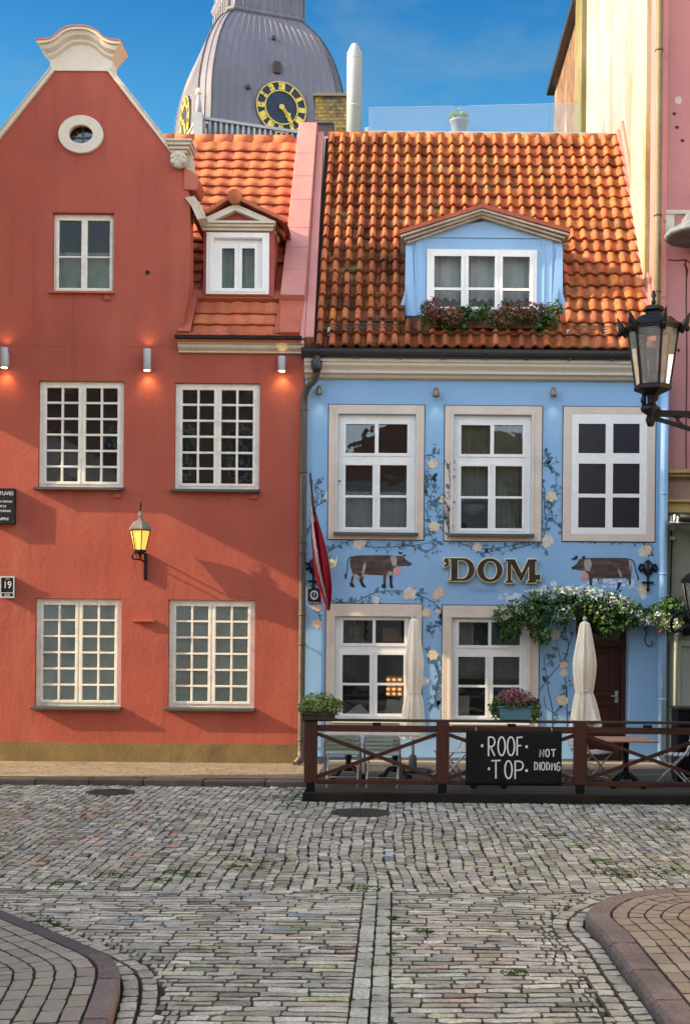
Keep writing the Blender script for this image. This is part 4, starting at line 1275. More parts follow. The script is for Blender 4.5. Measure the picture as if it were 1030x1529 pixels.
# ================================================================== GROUND, STREET, PAVEMENTS
def stones(quads, h, seed=1, z=0.0, rough=.004, power=7.0, edge=.72, rg=.92, hv=.08, bev=.0055):
    """rounded setts from corner quads (N,4,2); returns vertex and face arrays"""
    rs = np.random.RandomState(seed)
    q = np.asarray(quads, float)
    N_ = len(q)
    s = np.array([-1, -rg, -.5, .5, rg, 1.0])
    S, T = np.meshgrid(s, s, indexing='ij')
    S, T = S.ravel(), T.ravel()
    hx = np.linalg.norm(q[:, 1] - q[:, 0], axis=1) / 2; hy = np.linalg.norm(q[:, 3] - q[:, 0], axis=1) / 2
    rx = 1 - np.minimum(bev / np.maximum(hx, .01), .35); ry = 1 - np.minimum(bev / np.maximum(hy, .01), .35)
    Sn = np.where(np.abs(S)[None] == rg, np.sign(S)[None] * rx[:, None], S[None]); Tn = np.where(np.abs(T)[None] == rg, np.sign(T)[None] * ry[:, None], T[None])
    mx = np.maximum(np.abs(Sn), np.abs(Tn)); nrm = (np.abs(Sn) ** power + np.abs(Tn) ** power) ** (1 / power)
    k = np.where(nrm > 1e-6, mx / np.maximum(nrm, 1e-6), 1.0)
    S2, T2 = Sn * k, Tn * k
    a, b, c, d = q[:, 0], q[:, 1], q[:, 2], q[:, 3]
    u = (S2 + 1) / 2; v = (T2 + 1) / 2
    xy = (a[:, None] * ((1 - u) * (1 - v))[:, :, None] + b[:, None] * (u * (1 - v))[:, :, None]
          + c[:, None] * (u * v)[:, :, None] + d[:, None] * ((1 - u) * v)[:, :, None])
    xy += rs.normal(0, .0022, xy.shape)
    e_ = np.maximum(np.abs(S), np.abs(T)); prof = np.where(e_ > .99, 0.0, np.where(e_ > .8, edge, 1.0))
    hh = h * rs.uniform(1 - hv, 1 + hv, (N_, 1))
    tilt = rs.normal(0, rough * .6, (N_, 2))
    zz = z + hh * prof[None] + rs.normal(0, rough, (N_, 36)) * (prof[None] > .02) + tilt[:, :1] * S[None] + tilt[:, 1:] * T[None]
    zz = np.where(prof[None] < .02, z - .03, zz)
    V_ = np.concatenate([xy, zz[:, :, None]], 2).reshape(-1, 3)
    base = []
    for i in range(5):
        for j in range(5):
            base.append((i * 6 + j, (i + 1) * 6 + j, (i + 1) * 6 + j + 1, i * 6 + j + 1))
    F_ = (np.arange(N_)[:, None, None] * 36 + np.array(base)[None]).reshape(-1, 4)
    return V_, F_

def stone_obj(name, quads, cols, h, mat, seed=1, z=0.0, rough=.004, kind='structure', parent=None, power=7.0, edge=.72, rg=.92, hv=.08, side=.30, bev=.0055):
    q = np.asarray(quads, float)
    # corner order must be counter-clockwise seen from above
    ar = 0.5 * ((q[:, 2, 0] - q[:, 0, 0]) * (q[:, 3, 1] - q[:, 1, 1]) - (q[:, 3, 0] - q[:, 1, 0]) * (q[:, 2, 1] - q[:, 0, 1]))
    fl = ar < 0
    q[fl] = q[fl][:, [1, 0, 3, 2]]
    V_, F_ = stones(q, h, seed, z, rough, power, edge, rg, hv, bev)
    me = bpy.data.meshes.new(name)
    me.vertices.add(len(V_)); me.vertices.foreach_set('co', V_.astype(np.float32).ravel())
    me.loops.add(len(F_) * 4); me.loops.foreach_set('vertex_index', F_.astype(np.int32).ravel())
    me.polygons.add(len(F_)); me.polygons.foreach_set('loop_start', np.arange(0, len(F_) * 4, 4, dtype=np.int32))
    try: me.polygons.foreach_set('loop_total', np.full(len(F_), 4, np.int32))
    except Exception: pass
    me.polygons.foreach_set('use_smooth', np.ones(len(F_), bool))
    at = me.color_attributes.new('col', 'FLOAT_COLOR', 'CORNER')
    ca = np.ones((len(q), 4), np.float32); ca[:, :3] = np.asarray(cols, np.float32)
    joint_shade = np.ones((25, 4), np.float32)                  # side faces darkened: shade of the joints put into the colour
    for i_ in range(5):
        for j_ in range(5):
            if i_ in (0, 4) or j_ in (0, 4): joint_shade[i_ * 5 + j_, :3] = side
    at.data.foreach_set('color', np.repeat((ca[:, None, :] * joint_shade[None]).reshape(-1, 4), 4, axis=0).ravel())
    me.materials.append(mat)
    me.update(calc_edges=True); me.validate(); me.set_sharp_from_angle(angle=R(38))
    o = bpy.data.objects.new(name, me)
    C.objects.link(o)
    if kind: o['kind'] = kind
    if parent: o.parent = parent
    WL[o] = Vector((0, 0, 0))
    return o

STONE = pm('street_sett', (0.44, 0.42, 0.352), 0.6, 0.18, 2.5, 0.30, 45, 0.7, 40, 0.4, dirt=((0.085, 0.08, 0.068), .6, 3.5, .50, .78), bdist=.014, dirt2=((.15, .19, .07), .75, 1.3, .57, .72))
JOINT = pm('joint_soil', (0.045, 0.042, 0.032), 0.95, 0.3, 3, 0.2, 60, 0.5, 60, 0.1, dirt=((0.05, 0.09, 0.02), .75, 1.3, .52, .68))
PAVER = pm('tan_paver', (0.30, 0.25, 0.19), 0.7, 0.12, 3, 0.10, 50, 0.3, 60, 0.3, dirt=((0.16, 0.13, 0.09), .5, 3, .5, .8))
PAVEG = pm('grey_paver', (0.30, 0.27, 0.22), 0.7, 0.12, 3, 0.10, 50, 0.3, 60, 0.3, dirt=((0.13, 0.12, 0.09), .5, 3, .5, .8))
GRANR = pm('red_granite', (0.21, 0.165, 0.145), 0.75, 0.25, 3, 0.35, 60, 0.9, 35, 0.2, bdist=.025, dirt=((0.10, 0.06, 0.05), .5, 6, .5, .8))
GRAND = pm('dark_granite', (0.085, 0.085, 0.09), 0.6, 0.2, 3, 0.2, 60, 0.5, 50, 0.35, bdist=.012)

gmb = MB()
gmb.box(-600, 600, -600, 600, -1.0, -.006)
ground = gmb.build('ground', JOINT); ground['kind'] = 'structure'

def greyc(mossy=0.0):
    t = max(.42, min(1.45, rnd.gauss(.95, .22)))
    r = rnd.random()
    if r < .03: c_ = (t * 1.05, t * .88, t * .78)
    elif r < .14: c_ = (t * 1.04, t * .98, t * .86)
    elif r < .22: c_ = (t * .90, t * .96, t * 1.0)
    elif r < .23: c_ = (t * .6, t * .78, t * .98)
    else: c_ = (t, t * .99, t * .96)
    if rnd.random() < mossy: c_ = (c_[0] * .92, c_[1] * 1.0, c_[2] * .82)
    return c_

# kerb lines in the foreground corners
RK = [G(*p) for p in ((1120, 1340), (1030, 1343), (960, 1346), (905, 1358), (872, 1384), (900, 1418), (930, 1460), (955, 1494), (980, 1529), (1010, 1570), (1050, 1640))] + [(2.25, -15.0), (2.4, -19.0), (2.4, -23.0)]
LK = [G(*p) for p in ((-190, 1318), (-100, 1342), (0, 1376), (80, 1410), (140, 1437), (172, 1456), (181, 1476), (178, 1500), (170, 1529), (150, 1590), (120, 1660))] + [(-.8, -15.0), (-1.0, -19.0), (-1.0, -23.0)]
def resample(pts, step):
    pts = spline(pts, 10)
    out = [pts[0]]; acc = 0
    for a, b in zip(pts[:-1], pts[1:]):
        l = math.hypot(b[0] - a[0], b[1] - a[1]); pos = 0
        while acc + l - pos >= step:
            pos += step - acc; acc = 0
            out.append((a[0] + (b[0] - a[0]) * pos / l, a[1] + (b[1] - a[1]) * pos / l))
        acc += l - pos
    return out
def offset(pts, d):
    out = []
    for i in range(len(pts)):
        a = pts[max(i - 2, 0)]; b = pts[min(i + 2, len(pts) - 1)]
        dx, dy = b[0] - a[0], b[1] - a[1]; l = math.hypot(dx, dy) or 1
        out.append((pts[i][0] - dy / l * d, pts[i][1] + dx / l * d))
    return out
def strip(line, d0, d1, ln, gap=.008, jit=.25, lim=None):
    """blocks between two offsets of a finely sampled line"""
    A, B = offset(line, d0), offset(line, d1)
    i = 0; qs = []
    n = len(line)
    while i < n - 2:
        k = max(2, int(rnd.uniform(1 - jit, 1 + jit) * ln / .02))
        j = min(i + k, n - 1)
        if j - i < 2: break
        def pt(Lr, a, t):
            return np.array(Lr[a])
        a0, a1, b1, b0 = (np.array(A[i]), np.array(A[j]), np.array(B[j]), np.array(B[i]))
        cen = (a0 + a1 + b0 + b1) / 4
        def sh(p):
            v = cen - p; l = np.linalg.norm(v) or 1
            return p + v / l * gap
        if np.linalg.norm(b1 - b0) > .02 and np.linalg.norm(a1 - a0) > .02:
            qs.append([sh(a0), sh(a1), sh(b1), sh(b0)])
        i = j
    return qs
RKf, LKf = resample(RK, .02), resample(LK, .02)
def poly_contains(poly, x, y):
    ins = False
    j = len(poly) - 1
    for i in range(len(poly)):
        xi, yi = poly[i]; xj, yj = poly[j]
        if (yi > y) != (yj > y) and x < (xj - xi) * (y - yi) / (yj - yi) + xi: ins = not ins
        j = i
    return ins
# signs: for the right kerb (running away->near) the street lies on the side of positive/negative offset
def side(line, ref):
    o = offset(line, .05); m_ = min(range(len(line)), key=lambda i: math.dist(line[i], ref))
    return 1 if math.dist(o[m_], ref) < math.dist(line[m_], ref) else -1
sR = side(RKf, (.6, -11.5)); sL = side(LKf, (.6, -11.5))
bandR = offset(RKf, sR * .24) + [(12, RKf[-1][1]), (12, RKf[0][1])]
bandL = offset(LKf, sL * .22) + [(-12, LKf[-1][1]), (-12, LKf[0][1])]
Y1 = G(590, 1336)[1]
YN = -21.0
quads, cols = [], []
# upper field: rows running away from the viewer
deck_x0 = G(453, 1197)[0]
DKY = -3.85
x = -7.4
def wx(x, y): return x + .05 * math.sin((y + 2) * .5 + x * .45) + .022 * math.sin(y * 1.3 + x * 2.1) + .010 * math.sin(y * 3.7 + x * 3.3) + (.05 * (x + .5) * (-2 - y) / 7 if x < 0 else .04 * x * (-2 - y) / 7)
while x < 7.0:
    wd = rnd.uniform(.076, .118)
    y = -2.35 if x < deck_x0 + .05 else -3.55
    y -= rnd.uniform(0, .12)
    while y > Y1 + .05:
        ln = rnd.uniform(.075, .18)
        y2 = max(y - ln, Y1)
        g_ = .002
        j = [rnd.uniform(-.006, .006) for _ in range(8)]; lat = rnd.uniform(-.009, .009); j[0] += lat; j[2] += lat; j[4] += lat; j[6] += lat
        q = [(wx(x + g_, y - g_) + j[0], y - g_ + j[1]), (wx(x + g_, y2 + g_) + j[2], y2 + g_ + j[3]), (wx(x + wd - g_, y2 + g_) + j[4], y2 + g_ + j[5]), (wx(x + wd - g_, y - g_) + j[6], y - g_ + j[7])]
        cx_, cy_ = q[0][0] + wd / 2, (y + y2) / 2
        if not poly_contains(bandR, cx_, cy_) and not poly_contains(bandL, cx_, cy_) and y - y2 > .04 and not (cx_ > deck_x0 + .3 and y > -3.6):
            quads.append(q); 
            c_ = greyc(.10)
            if cx_ < -1.2 and -8.5 < cy_ < -4 and rnd.random() < .10: c_ = (c_[0] * 1.1, c_[1] * .74, c_[2] * .6)
            cols.append(c_)
        y = y2
    x += wd
# lower field: rows running across, with a double gutter strip in the middle
GX0, GX1 = .525, .738
y = Y1
while y > YN:
    dp = rnd.uniform(.072, .096)
    for xa_, xb_ in ((-5.2, GX0), (GX1, 5.6)):
        x = xa_ - rnd.uniform(0, .2)
        while x < xb_ - .03:
            ln = rnd.uniform(.12, .30)
            x2 = min(x + ln, xb_)
            if xb_ - x2 < .10: x2 = xb_
            x = max(x, xa_)
            f1 = lambda xx: y + .018 * math.sin(xx * 1.6 + y * 1.2) + .007 * math.sin(xx * 4.3 + y)
            g_ = .002; gy_ = .006
            j = [rnd.uniform(-.003, .003) for _ in range(4)]
            if x >= xa_ - .2 and x2 - x > .05:
                for (u0, u1) in (((x, x2),) if not any(poly_contains(bp, xx, y - dp / 2) for bp in (bandR, bandL) for xx in (x, x2)) else [(x + (x2 - x) * k / 4, x + (x2 - x) * (k + 1) / 4) for k in range(4)]):
                    q = [(u0 + g_, f1(u0) - dp + gy_ + j[0]), (u1 - g_, f1(u1) - dp + gy_ + j[1]), (u1 - g_, f1(u1) - gy_ + j[2]), (u0 + g_, f1(u0) - gy_ + j[3])]
                    cx_, cy_ = (u0 + u1) / 2, y - dp / 2
                    if u1 - u0 > .025 and not poly_contains(bandR, cx_, cy_) and not poly_contains(bandL, cx_, cy_):
                        quads.append(q); cols.append(greyc(.06))
            x = x2
    y -= dp
for xa_, xb_ in ((GX0, (GX0 + GX1) / 2), ((GX0 + GX1) / 2, GX1)):
    y = Y1 + .02
    while y > YN:
        ln = rnd.uniform(.12, .26)
        quads.append([(xa_ + .002, y - ln + .003), (xb_ - .002, y - ln + .003), (xb_ - .002, y - .003), (xa_ + .002, y - .003)])
        t = rnd.uniform(.72, 1.2); cols.append((t * .93, t * .99, t * .98)); y -= ln
for line, s_, ws in ((RKf, sR, ((.005, .115), (.12, .23))), (LKf, sL, ((.005, .105), (.11, .21)))):
    for a, b in ws:
        for q in strip(line, s_ * a, s_ * b, .15):
            quads.append(q); t = rnd.uniform(.72, 1.15); cols.append((t, t * .99, t * .94))
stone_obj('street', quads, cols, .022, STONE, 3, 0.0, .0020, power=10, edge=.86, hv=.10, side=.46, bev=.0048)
# moss growing in the joints and small weeds
mossM = pm('moss', (.055, .10, .018), .95, .3, 6, .2, 50, .3, 60, .1)
mm = MB()
def blade_tuft(mb, x, y, r, n, hmin, hmax, z0=0.0):
    for _ in range(n):
        a = rnd.uniform(0, 6.28); q = r * math.sqrt(rnd.random())
        bx, by = x + q * math.cos(a), y + q * math.sin(a)
        h_ = rnd.uniform(hmin, hmax); t = rnd.uniform(0, 6.28); w_ = rnd.uniform(.003, .007)
        lx, ly = math.cos(t) * h_ * .6, math.sin(t) * h_ * .6
        k = rnd.uniform(.7, 1.4)
        mb.add([(bx - w_, by, z0), (bx + w_, by, z0), (bx + lx, by + ly, z0 + h_)], [(0, 1, 2)], 0, (k, k, k * .8))
for px, py, r in ((360, 1285, .10), (372, 1300, .10), (395, 1292, .08), (345, 1298, .06), (265, 1305, .08), (290, 1310, .08), (240, 1318, .07), (430, 1290, .05), (350, 1265, .06), (905, 1306, .14), (930, 1312, .08), (990, 1305, .16), (860, 1268, .08),
                  (450, 1205, .2), (440, 1193, .2), (420, 1195, .2), (630, 1395, .05), (768, 1458, .06), (588, 1400, .03), (586, 1375, .03), (587, 1430, .03), (915, 1374, .05), (60, 1385, .1), (170, 1310, .1), (100, 1322, .08), (900, 1290, .1), (1000, 1240, .1), (830, 1250, .08), (545, 1330, .1)):
    x, y = G(px, py)
    blade_tuft(mm, x, y, r * 1.5, int(330 * r / .1) + 30, .008, .020, .014)
for _ in range(240):
    x, y = rnd.uniform(-4.5, 4.5), rnd.uniform(-9, -3)
    if x > deck_x0 and y > -3.9: continue
    blade_tuft(mm, x, y, .025, 9, .006, .016, .012)
mo = mm.build('moss', mossM); mo['kind'] = 'stuff'

# raised corner pavements and their kerbs
def inner_poly(line, s_, d, far):
    return offset(line, -s_ * d) + far
for nm, line, s_, kw, mats, far, paver, flip in (
        ('right', RKf, sR, .17, (GRANR, GRANR), [(9, RKf[-1][1]), (9, RKf[0][1])], PAVER, 1),
        ('left', LKf, sL, .125, (GRAND, GRANR), [(-9, LKf[-1][1]), (-9, LKf[0][1])], PAVEG, -1)):
    kb = MB()
    base = offset(line, -s_ * .004)
    inn = offset(line, -s_ * kw)
    i = 0; n = len(line)
    while i < n - 3:
        k = int(rnd.uniform(.85, 1.2) * 34)
        j = min(i + k, n - 1)
        if n - 1 - j < 10: j = n - 1
        idx = [min(i + 0, n - 1)] + list(range(i + 4, j - 3, 5)) + [j]
        red_part = (nm == 'left' and 0.5 * (line[i][0] + line[j][0]) > G(150, 1450)[0])
        mi = 1 if red_part or nm == 'right' else 0
        zt = .095 + rnd.uniform(-.006, .006)
        t = rnd.uniform(.85, 1.12)
        rows = []
        for m_, q in enumerate(idx):
            e = 0.0
            a, b = Vector((*base[q], 0)), Vector((*inn[q], 0))
            if m_ in (0, len(idx) - 1):
                d_ = Vector((line[min(q + 1, n - 1)][0] - line[max(q - 1, 0)][0], line[min(q + 1, n - 1)][1] - line[max(q - 1, 0)][1], 0)).normalized() * (.006 if m_ == 0 else -.006)
                a, b = a + d_, b + d_
            w_ = (b - a)
            rows.append([a + Vector((0, 0, -.05)), a + Vector((0, 0, zt - .025)), a + w_ * .12 + Vector((0, 0, zt)), a + w_ * .5 + Vector((0, 0, zt + rnd.uniform(-.004, .004))), b + Vector((0, 0, zt)), b + Vector((0, 0, -.05))])
        vs = [p for r_ in rows for p in r_]
        fs = []
        for m_ in range(len(rows) - 1):
            for u in range(5):
                f_ = (m_ * 6 + u, m_ * 6 + u + 1, (m_ + 1) * 6 + u + 1, (m_ + 1) * 6 + u)
                fs.append(f_)
        fs += [tuple(range(6)), tuple((len(rows) - 1) * 6 + u for u in range(6))]
        kb.add(vs, fs, mi, (t, t, t))
        i = j
    o = kb.build('kerb', [mats[0], mats[1]]); o['kind'] = 'structure'
    bm = bmesh.new(); bm.from_mesh(o.data); bmesh.ops.recalc_face_normals(bm, faces=bm.faces); bm.to_mesh(o.data); bm.free()
    qs, cs = [], []
    for r_ in range(34):
        d0 = kw + .012 + r_ * .112
        for q in strip(line, -s_ * d0, -s_ * (d0 + .108), .21, .004, .2):
            cx_, cy_ = np.mean([p[0] for p in q]), np.mean([p[1] for p in q])
            if nm == 'right' and not (cx_ > 1.0): continue
            qs.append(q); t = rnd.uniform(.86, 1.14); cs.append((t, t * rnd.uniform(.95, 1.02), t * rnd.uniform(.88, 1.02)))
    # drop self-crossing slivers from the inside of the bends
    keep = []
    for q, c_ in zip(qs, cs):
        d1 = math.dist(q[0], q[1]); d2 = math.dist(q[3], q[2])
        v1 = np.array(q[1]) - np.array(q[0]); v2 = np.array(q[2]) - np.array(q[3])
        if d1 > .03 and d2 > .03 and float(v1 @ v2) > 0: keep.append((q, c_))
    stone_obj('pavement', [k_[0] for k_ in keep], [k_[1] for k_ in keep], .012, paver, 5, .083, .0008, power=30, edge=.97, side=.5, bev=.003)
    sb = MB()
    pl2 = offset(line, -s_ * (kw - .03)) + far
    vs = [(a, b, .082) for a, b in pl2] + [(a, b, -.004) for a, b in pl2]
    me_n = len(pl2)
    sb.add(vs, [tuple(range(me_n))])
    so_ = sb.build('pavement', JOINT); so_['kind'] = 'structure'
    bm = bmesh.new(); bm.from_mesh(so_.data)
    bmesh.ops.triangulate(bm, faces=bm.faces)
    for f_ in bm.faces:
        if f_.normal.z < 0: f_.normal_flip()
    bm.to_mesh(so_.data); bm.free()

# pavement along the red house with its low dark kerb
qs, cs = [], []
y = -.02
while y > -2.0:
    x = -9.0 - rnd.random() * .2
    while x < deck_x0 + .35:
        ln = rnd.uniform(.2, .3)
        qs.append([(x + .003, y - .14), (x + ln - .003, y - .14), (x + ln - .003, y - .003), (x + .003, y - .003)])
        t = rnd.uniform(.85, 1.12); r_ = rnd.random()
        cs.append((t * (1.0), t * (.93 if r_ < .3 else 1.0), t * (.82 if r_ < .3 else .92))); x += ln
    y -= .143
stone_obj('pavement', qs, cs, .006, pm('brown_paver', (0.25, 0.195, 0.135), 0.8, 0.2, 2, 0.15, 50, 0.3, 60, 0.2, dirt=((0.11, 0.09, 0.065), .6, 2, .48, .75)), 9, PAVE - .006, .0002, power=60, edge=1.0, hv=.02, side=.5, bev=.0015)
sb = MB(); sb.box(-9, 9, -2.02, .05, -.02, PAVE - .0025); o = sb.build('pavement', pm('pavement_joint', (.13, .10, .07), .9, .2, 3)); o['kind'] = 'structure'
kb = MB()
x = -9.0
while x < deck_x0 + .3:
    ln = rnd.uniform(.7, 1.05)
    t = rnd.uniform(.8, 1.2)
    kb.box(x + .005, x + ln - .005, -2.27, -2.025, -.03, PAVE + rnd.uniform(-.012, .006), 0, (t, t, t)); x += ln
o = kb.build('kerb', pm('kerb_dark', (.15, .115, .085), .8, .2, 4, .15, 50, .6, 40, .2, bdist=.015), bevel=.02); o['kind'] = 'structure'
# manhole covers
for px, py, r, lab in ((538, 1217, .33, 'round cast iron manhole cover in the cobbles before the terrace'), (165, 1186, .30, 'rusty brown drain cover in the cobbles near the red house kerb')):
    x, y = G(px, py)
    c = MB()
    c.lathe([(r, 0), (r, .034), (r * .94, .036), (r * .93, .030), (r * .1, .030)], (x, y, 0), 40, 0)
    for k in range(-7, 8):
        for l in range(-7, 8):
            if math.hypot(k, l) * r / 8 < r * .86: c.box(x + k * r / 8 - .012, x + k * r / 8 + .012, y + l * r / 8 - .012, y + l * r / 8 + .012, .029, .036)
    tag(c.build('manhole_cover', pm('cast_iron_cover', (.06, .048, .04), .6, .3, 6)), lab, 'manhole cover')

# ================================================================== TERRACE
DT = .12
deck = thing('wooden_deck', 'low dark wooden terrace deck in front of the blue house', 'deck', ((deck_x0 + 6) / 2, -1.9, 0))
WOODD = pm('dark_deck_wood', (.075, .065, .055), .75, .25, 3, .15, 40, .3, 40, .2, stretch=(.6, 6, 6), dirt=((.03, .028, .024), .6, 4, .5, .8))
d_ = MB()
y = -3.72
while y < -.3:
    t = rnd.uniform(.75, 1.3)
    d_.box(deck_x0 + .06, 6.0, y, y + .115, DT - .03, DT + rnd.uniform(-.002, .002), 0, (t, t * .98, t * .93)); y += .121
d_.build('decking', WOODD, deck)
d_ = MB(); d_.box(deck_x0, 6.0, -3.85, -3.735, .012, DT + .006); d_.box(deck_x0, deck_x0 + .055, -3.73, -2.3, .012, DT + .004); d_.build('edge_beam', pm('edge_beam_wood', (.022, .019, .015), .85, .3, 3, .2, 30, .4, 30, .1, dirt=((.05, .04, .02), .5, 2, .5, .8)), deck, bevel=.012)
d_ = MB(); d_.box(deck_x0 + .1, 6.0, -.29, -.002, .02, DT + .03); d_.build('wall_step', pm('wall_step_stone', (.27, .22, .16), .85, .15, 4), deck)

FYp = -3.66
WOODR = pm('red_brown_stained_wood', (.060, .018, .008), .5, .3, 3, .2, 40, .3, 25, .35, stretch=(8, 8, .8), dirt=((.03, .012, .008), .7, 4, .48, .75, (5, 5, .8)))
WOODH = pm('red_brown_stained_rail', (.060, .018, .008), .5, .3, 3, .2, 40, .3, 25, .35, stretch=(.8, 8, 8), dirt=((.03, .012, .008), .7, 4, .48, .75, (.8, 5, 5)))
fence = thing('terrace_fence', 'red brown wooden terrace fence with crossed braces between square posts', 'fence', (P(660, 1190, FYp)[0], FYp, 0))
fpx = [P(x, 1130, FYp)[0] for x in (464, 660.5, 865.5, 1066)]
fpx.append(fpx[-1] + 1.6)
fz = lambda py: PZ(py, 660, FYp)
for x in fpx:
    p_ = MB(); p_.box(x - .078, x + .078, FYp - .06, FYp + .06, fz(1170), fz(1078.5))
    o = p_.build('post', WOODR, fence, bevel=.008)
    p_ = MB(); p_.box(x - .05, x + .05, FYp - .045, FYp + .045, DT - .02, fz(1170) - .001); p_.build('post_foot', BLACK, o)
for x0, x1 in zip(fpx[:-1], fpx[1:]):
    a, b = x0 + .079, x1 - .079
    r_ = MB(); r_.box(a, b, FYp - .035, FYp + .035, fz(1093.5), fz(1084)); r_.build('rail', WOODH, fence, bevel=.005)
    r_ = MB(); r_.box(a, b, FYp - .035, FYp + .035, fz(1172), fz(1165)); r_.build('rail', WOODH, fence, bevel=.005)
    r_ = MB(); r_.box((a + b) / 2 - .05, (a + b) / 2 + .05, FYp - .04, FYp + .04, fz(1083.8), fz(1080)); r_.build('spacer_block', BLACK, fence)
    zA, zB = fz(1164), fz(1094.5)
    r_ = MB(); r_.bar((a, FYp - .018, zB - .02), (b, FYp - .018, zA + .02), .034, .045, up=(0, 0, 1)); r_.build('brace', WOODH, fence, bevel=.003)
    r_ = MB(); r_.bar((a, FYp + .018, zA + .02), (b, FYp + .018, zB - .02), .034, .045, up=(0, 0, 1)); r_.build('brace', WOODH, fence, bevel=.003)
r_ = MB(); r_.box(fpx[0] - .1, fpx[-1], FYp - .05, FYp + .05, fz(1078.3), fz(1074.5)); r_.build('handrail', pm('dark_rail_wood', (.05, .026, .018), .5, .3, 3), fence, bevel=.006)
# the banner
SX0, SX1, SZ0, SZ1 = P(695, 1130, FYp - .09)[0], P(838, 1130, FYp - .09)[0], PZ(1173, 766, FYp - .09), PZ(1091, 766, FYp - .09)
sign = thing('fence_sign', 'black banner lettered ROOF TOP in white, hung on the terrace fence', 'sign', ((SX0 + SX1) / 2, FYp - .09, SZ0))
b = MB()
nx_, nz_ = 28, 14
vs = []
for j in range(nz_ + 1):
    for i in range(nx_ + 1):
        u, v = i / nx_, j / nz_
        vs.append((SX0 + (SX1 - SX0) * u, FYp - .092 + .005 * math.sin(u * 9 + v * 2), SZ0 + (SZ1 - SZ0) * v - .006 * math.sin(math.pi * u) * v))
fs = [(j * (nx_ + 1) + i, j * (nx_ + 1) + i + 1, (j + 1) * (nx_ + 1) + i + 1, (j + 1) * (nx_ + 1) + i) for j in range(nz_) for i in range(nx_)]
b.add(vs, fs, 0, (1, 1, 1), True)
o = b.build('banner', pm('black_banner_cloth', (.008, .008, .009), .75, .1, 4, .1, 60, .1, 80, .2), sign)
sd = o.modifiers.new('thickness', 'SOLIDIFY'); sd.thickness = .006; sd.offset = 1
def SP(x, y): return P(690 + x / 3.0294, 860 + y / 3.0294, FYp - .10)      # measured in the enlarged photo
lt = MB()
def stroke(pts, wd=.017): lt.ribbon([SP(*p) for p in pts], wd, FYp - .1015, 0, th=.004)
def arc(cx, cy, rx, ry, a0, a1, n=14): return [(cx + rx * math.cos(a0 + (a1 - a0) * i / n), cy + ry * math.sin(a0 + (a1 - a0) * i / n)) for i in range(n + 1)]
tau = 2 * math.pi
for pts in ([(118, 728), (118, 815)], [(118, 730), (132, 728)] + arc(132, 750, 14, 21, -1.57, 1.57) + [(120, 772)], [(126, 772), (146, 814)],
            arc(177, 770, 16, 42, 0, tau, 24), arc(219, 770, 16, 42, 0, tau, 24), [(247, 729), (247, 812)], [(246, 731), (272, 729)], [(247, 768), (267, 767)],
            [(130, 836), (172, 834)], [(151, 836), (151, 916)], arc(208, 876, 16, 40, 0, tau, 24), [(238, 836), (238, 918)], [(238, 838), (252, 838)] + arc(256, 858, 18, 20, -1.57, 1.57) + [(240, 879)],
            arc(89, 768, 3, 4, 0, tau, 8), arc(290, 772, 3, 4, 0, tau, 8), arc(120, 872, 3, 4, 0, tau, 8), arc(290, 880, 3, 4, 0, tau, 8)):
    stroke(pts)
for pts in ([(350, 818), (350, 785), (367, 818), (367, 785)], arc(384, 801, 8, 17, 0, tau, 18), [(399, 786), (422, 785)], [(411, 786), (411, 818)],
            [(326, 842), (326, 878), (336, 874), (340, 860), (336, 845), (325, 842)], [(349, 842), (349, 879)], arc(364, 860, 8, 18, 0, tau, 18), [(380, 842), (380, 879), (391, 874), (394, 860), (390, 846), (379, 842)],
            [(403, 880), (404, 844), (411, 862), (417, 844), (419, 880)], [(440, 848), (434, 842), (427, 850), (426, 872), (433, 882), (440, 876), (440, 862), (433, 862)]):
    stroke(pts, .0125)
lt.build('lettering', pm('chalk_white', (.8, .8, .76), .9, .08, 20), sign)
for x in (SX0 + .12, SX1 - .12):
    b = MB(); b.tube([(x, FYp - .095, SZ1 - .01), (x, FYp - .05, SZ1 + .035), (x, FYp + .04, SZ1 + .03)], .006, 6); b.build('tie', GREYM, sign)

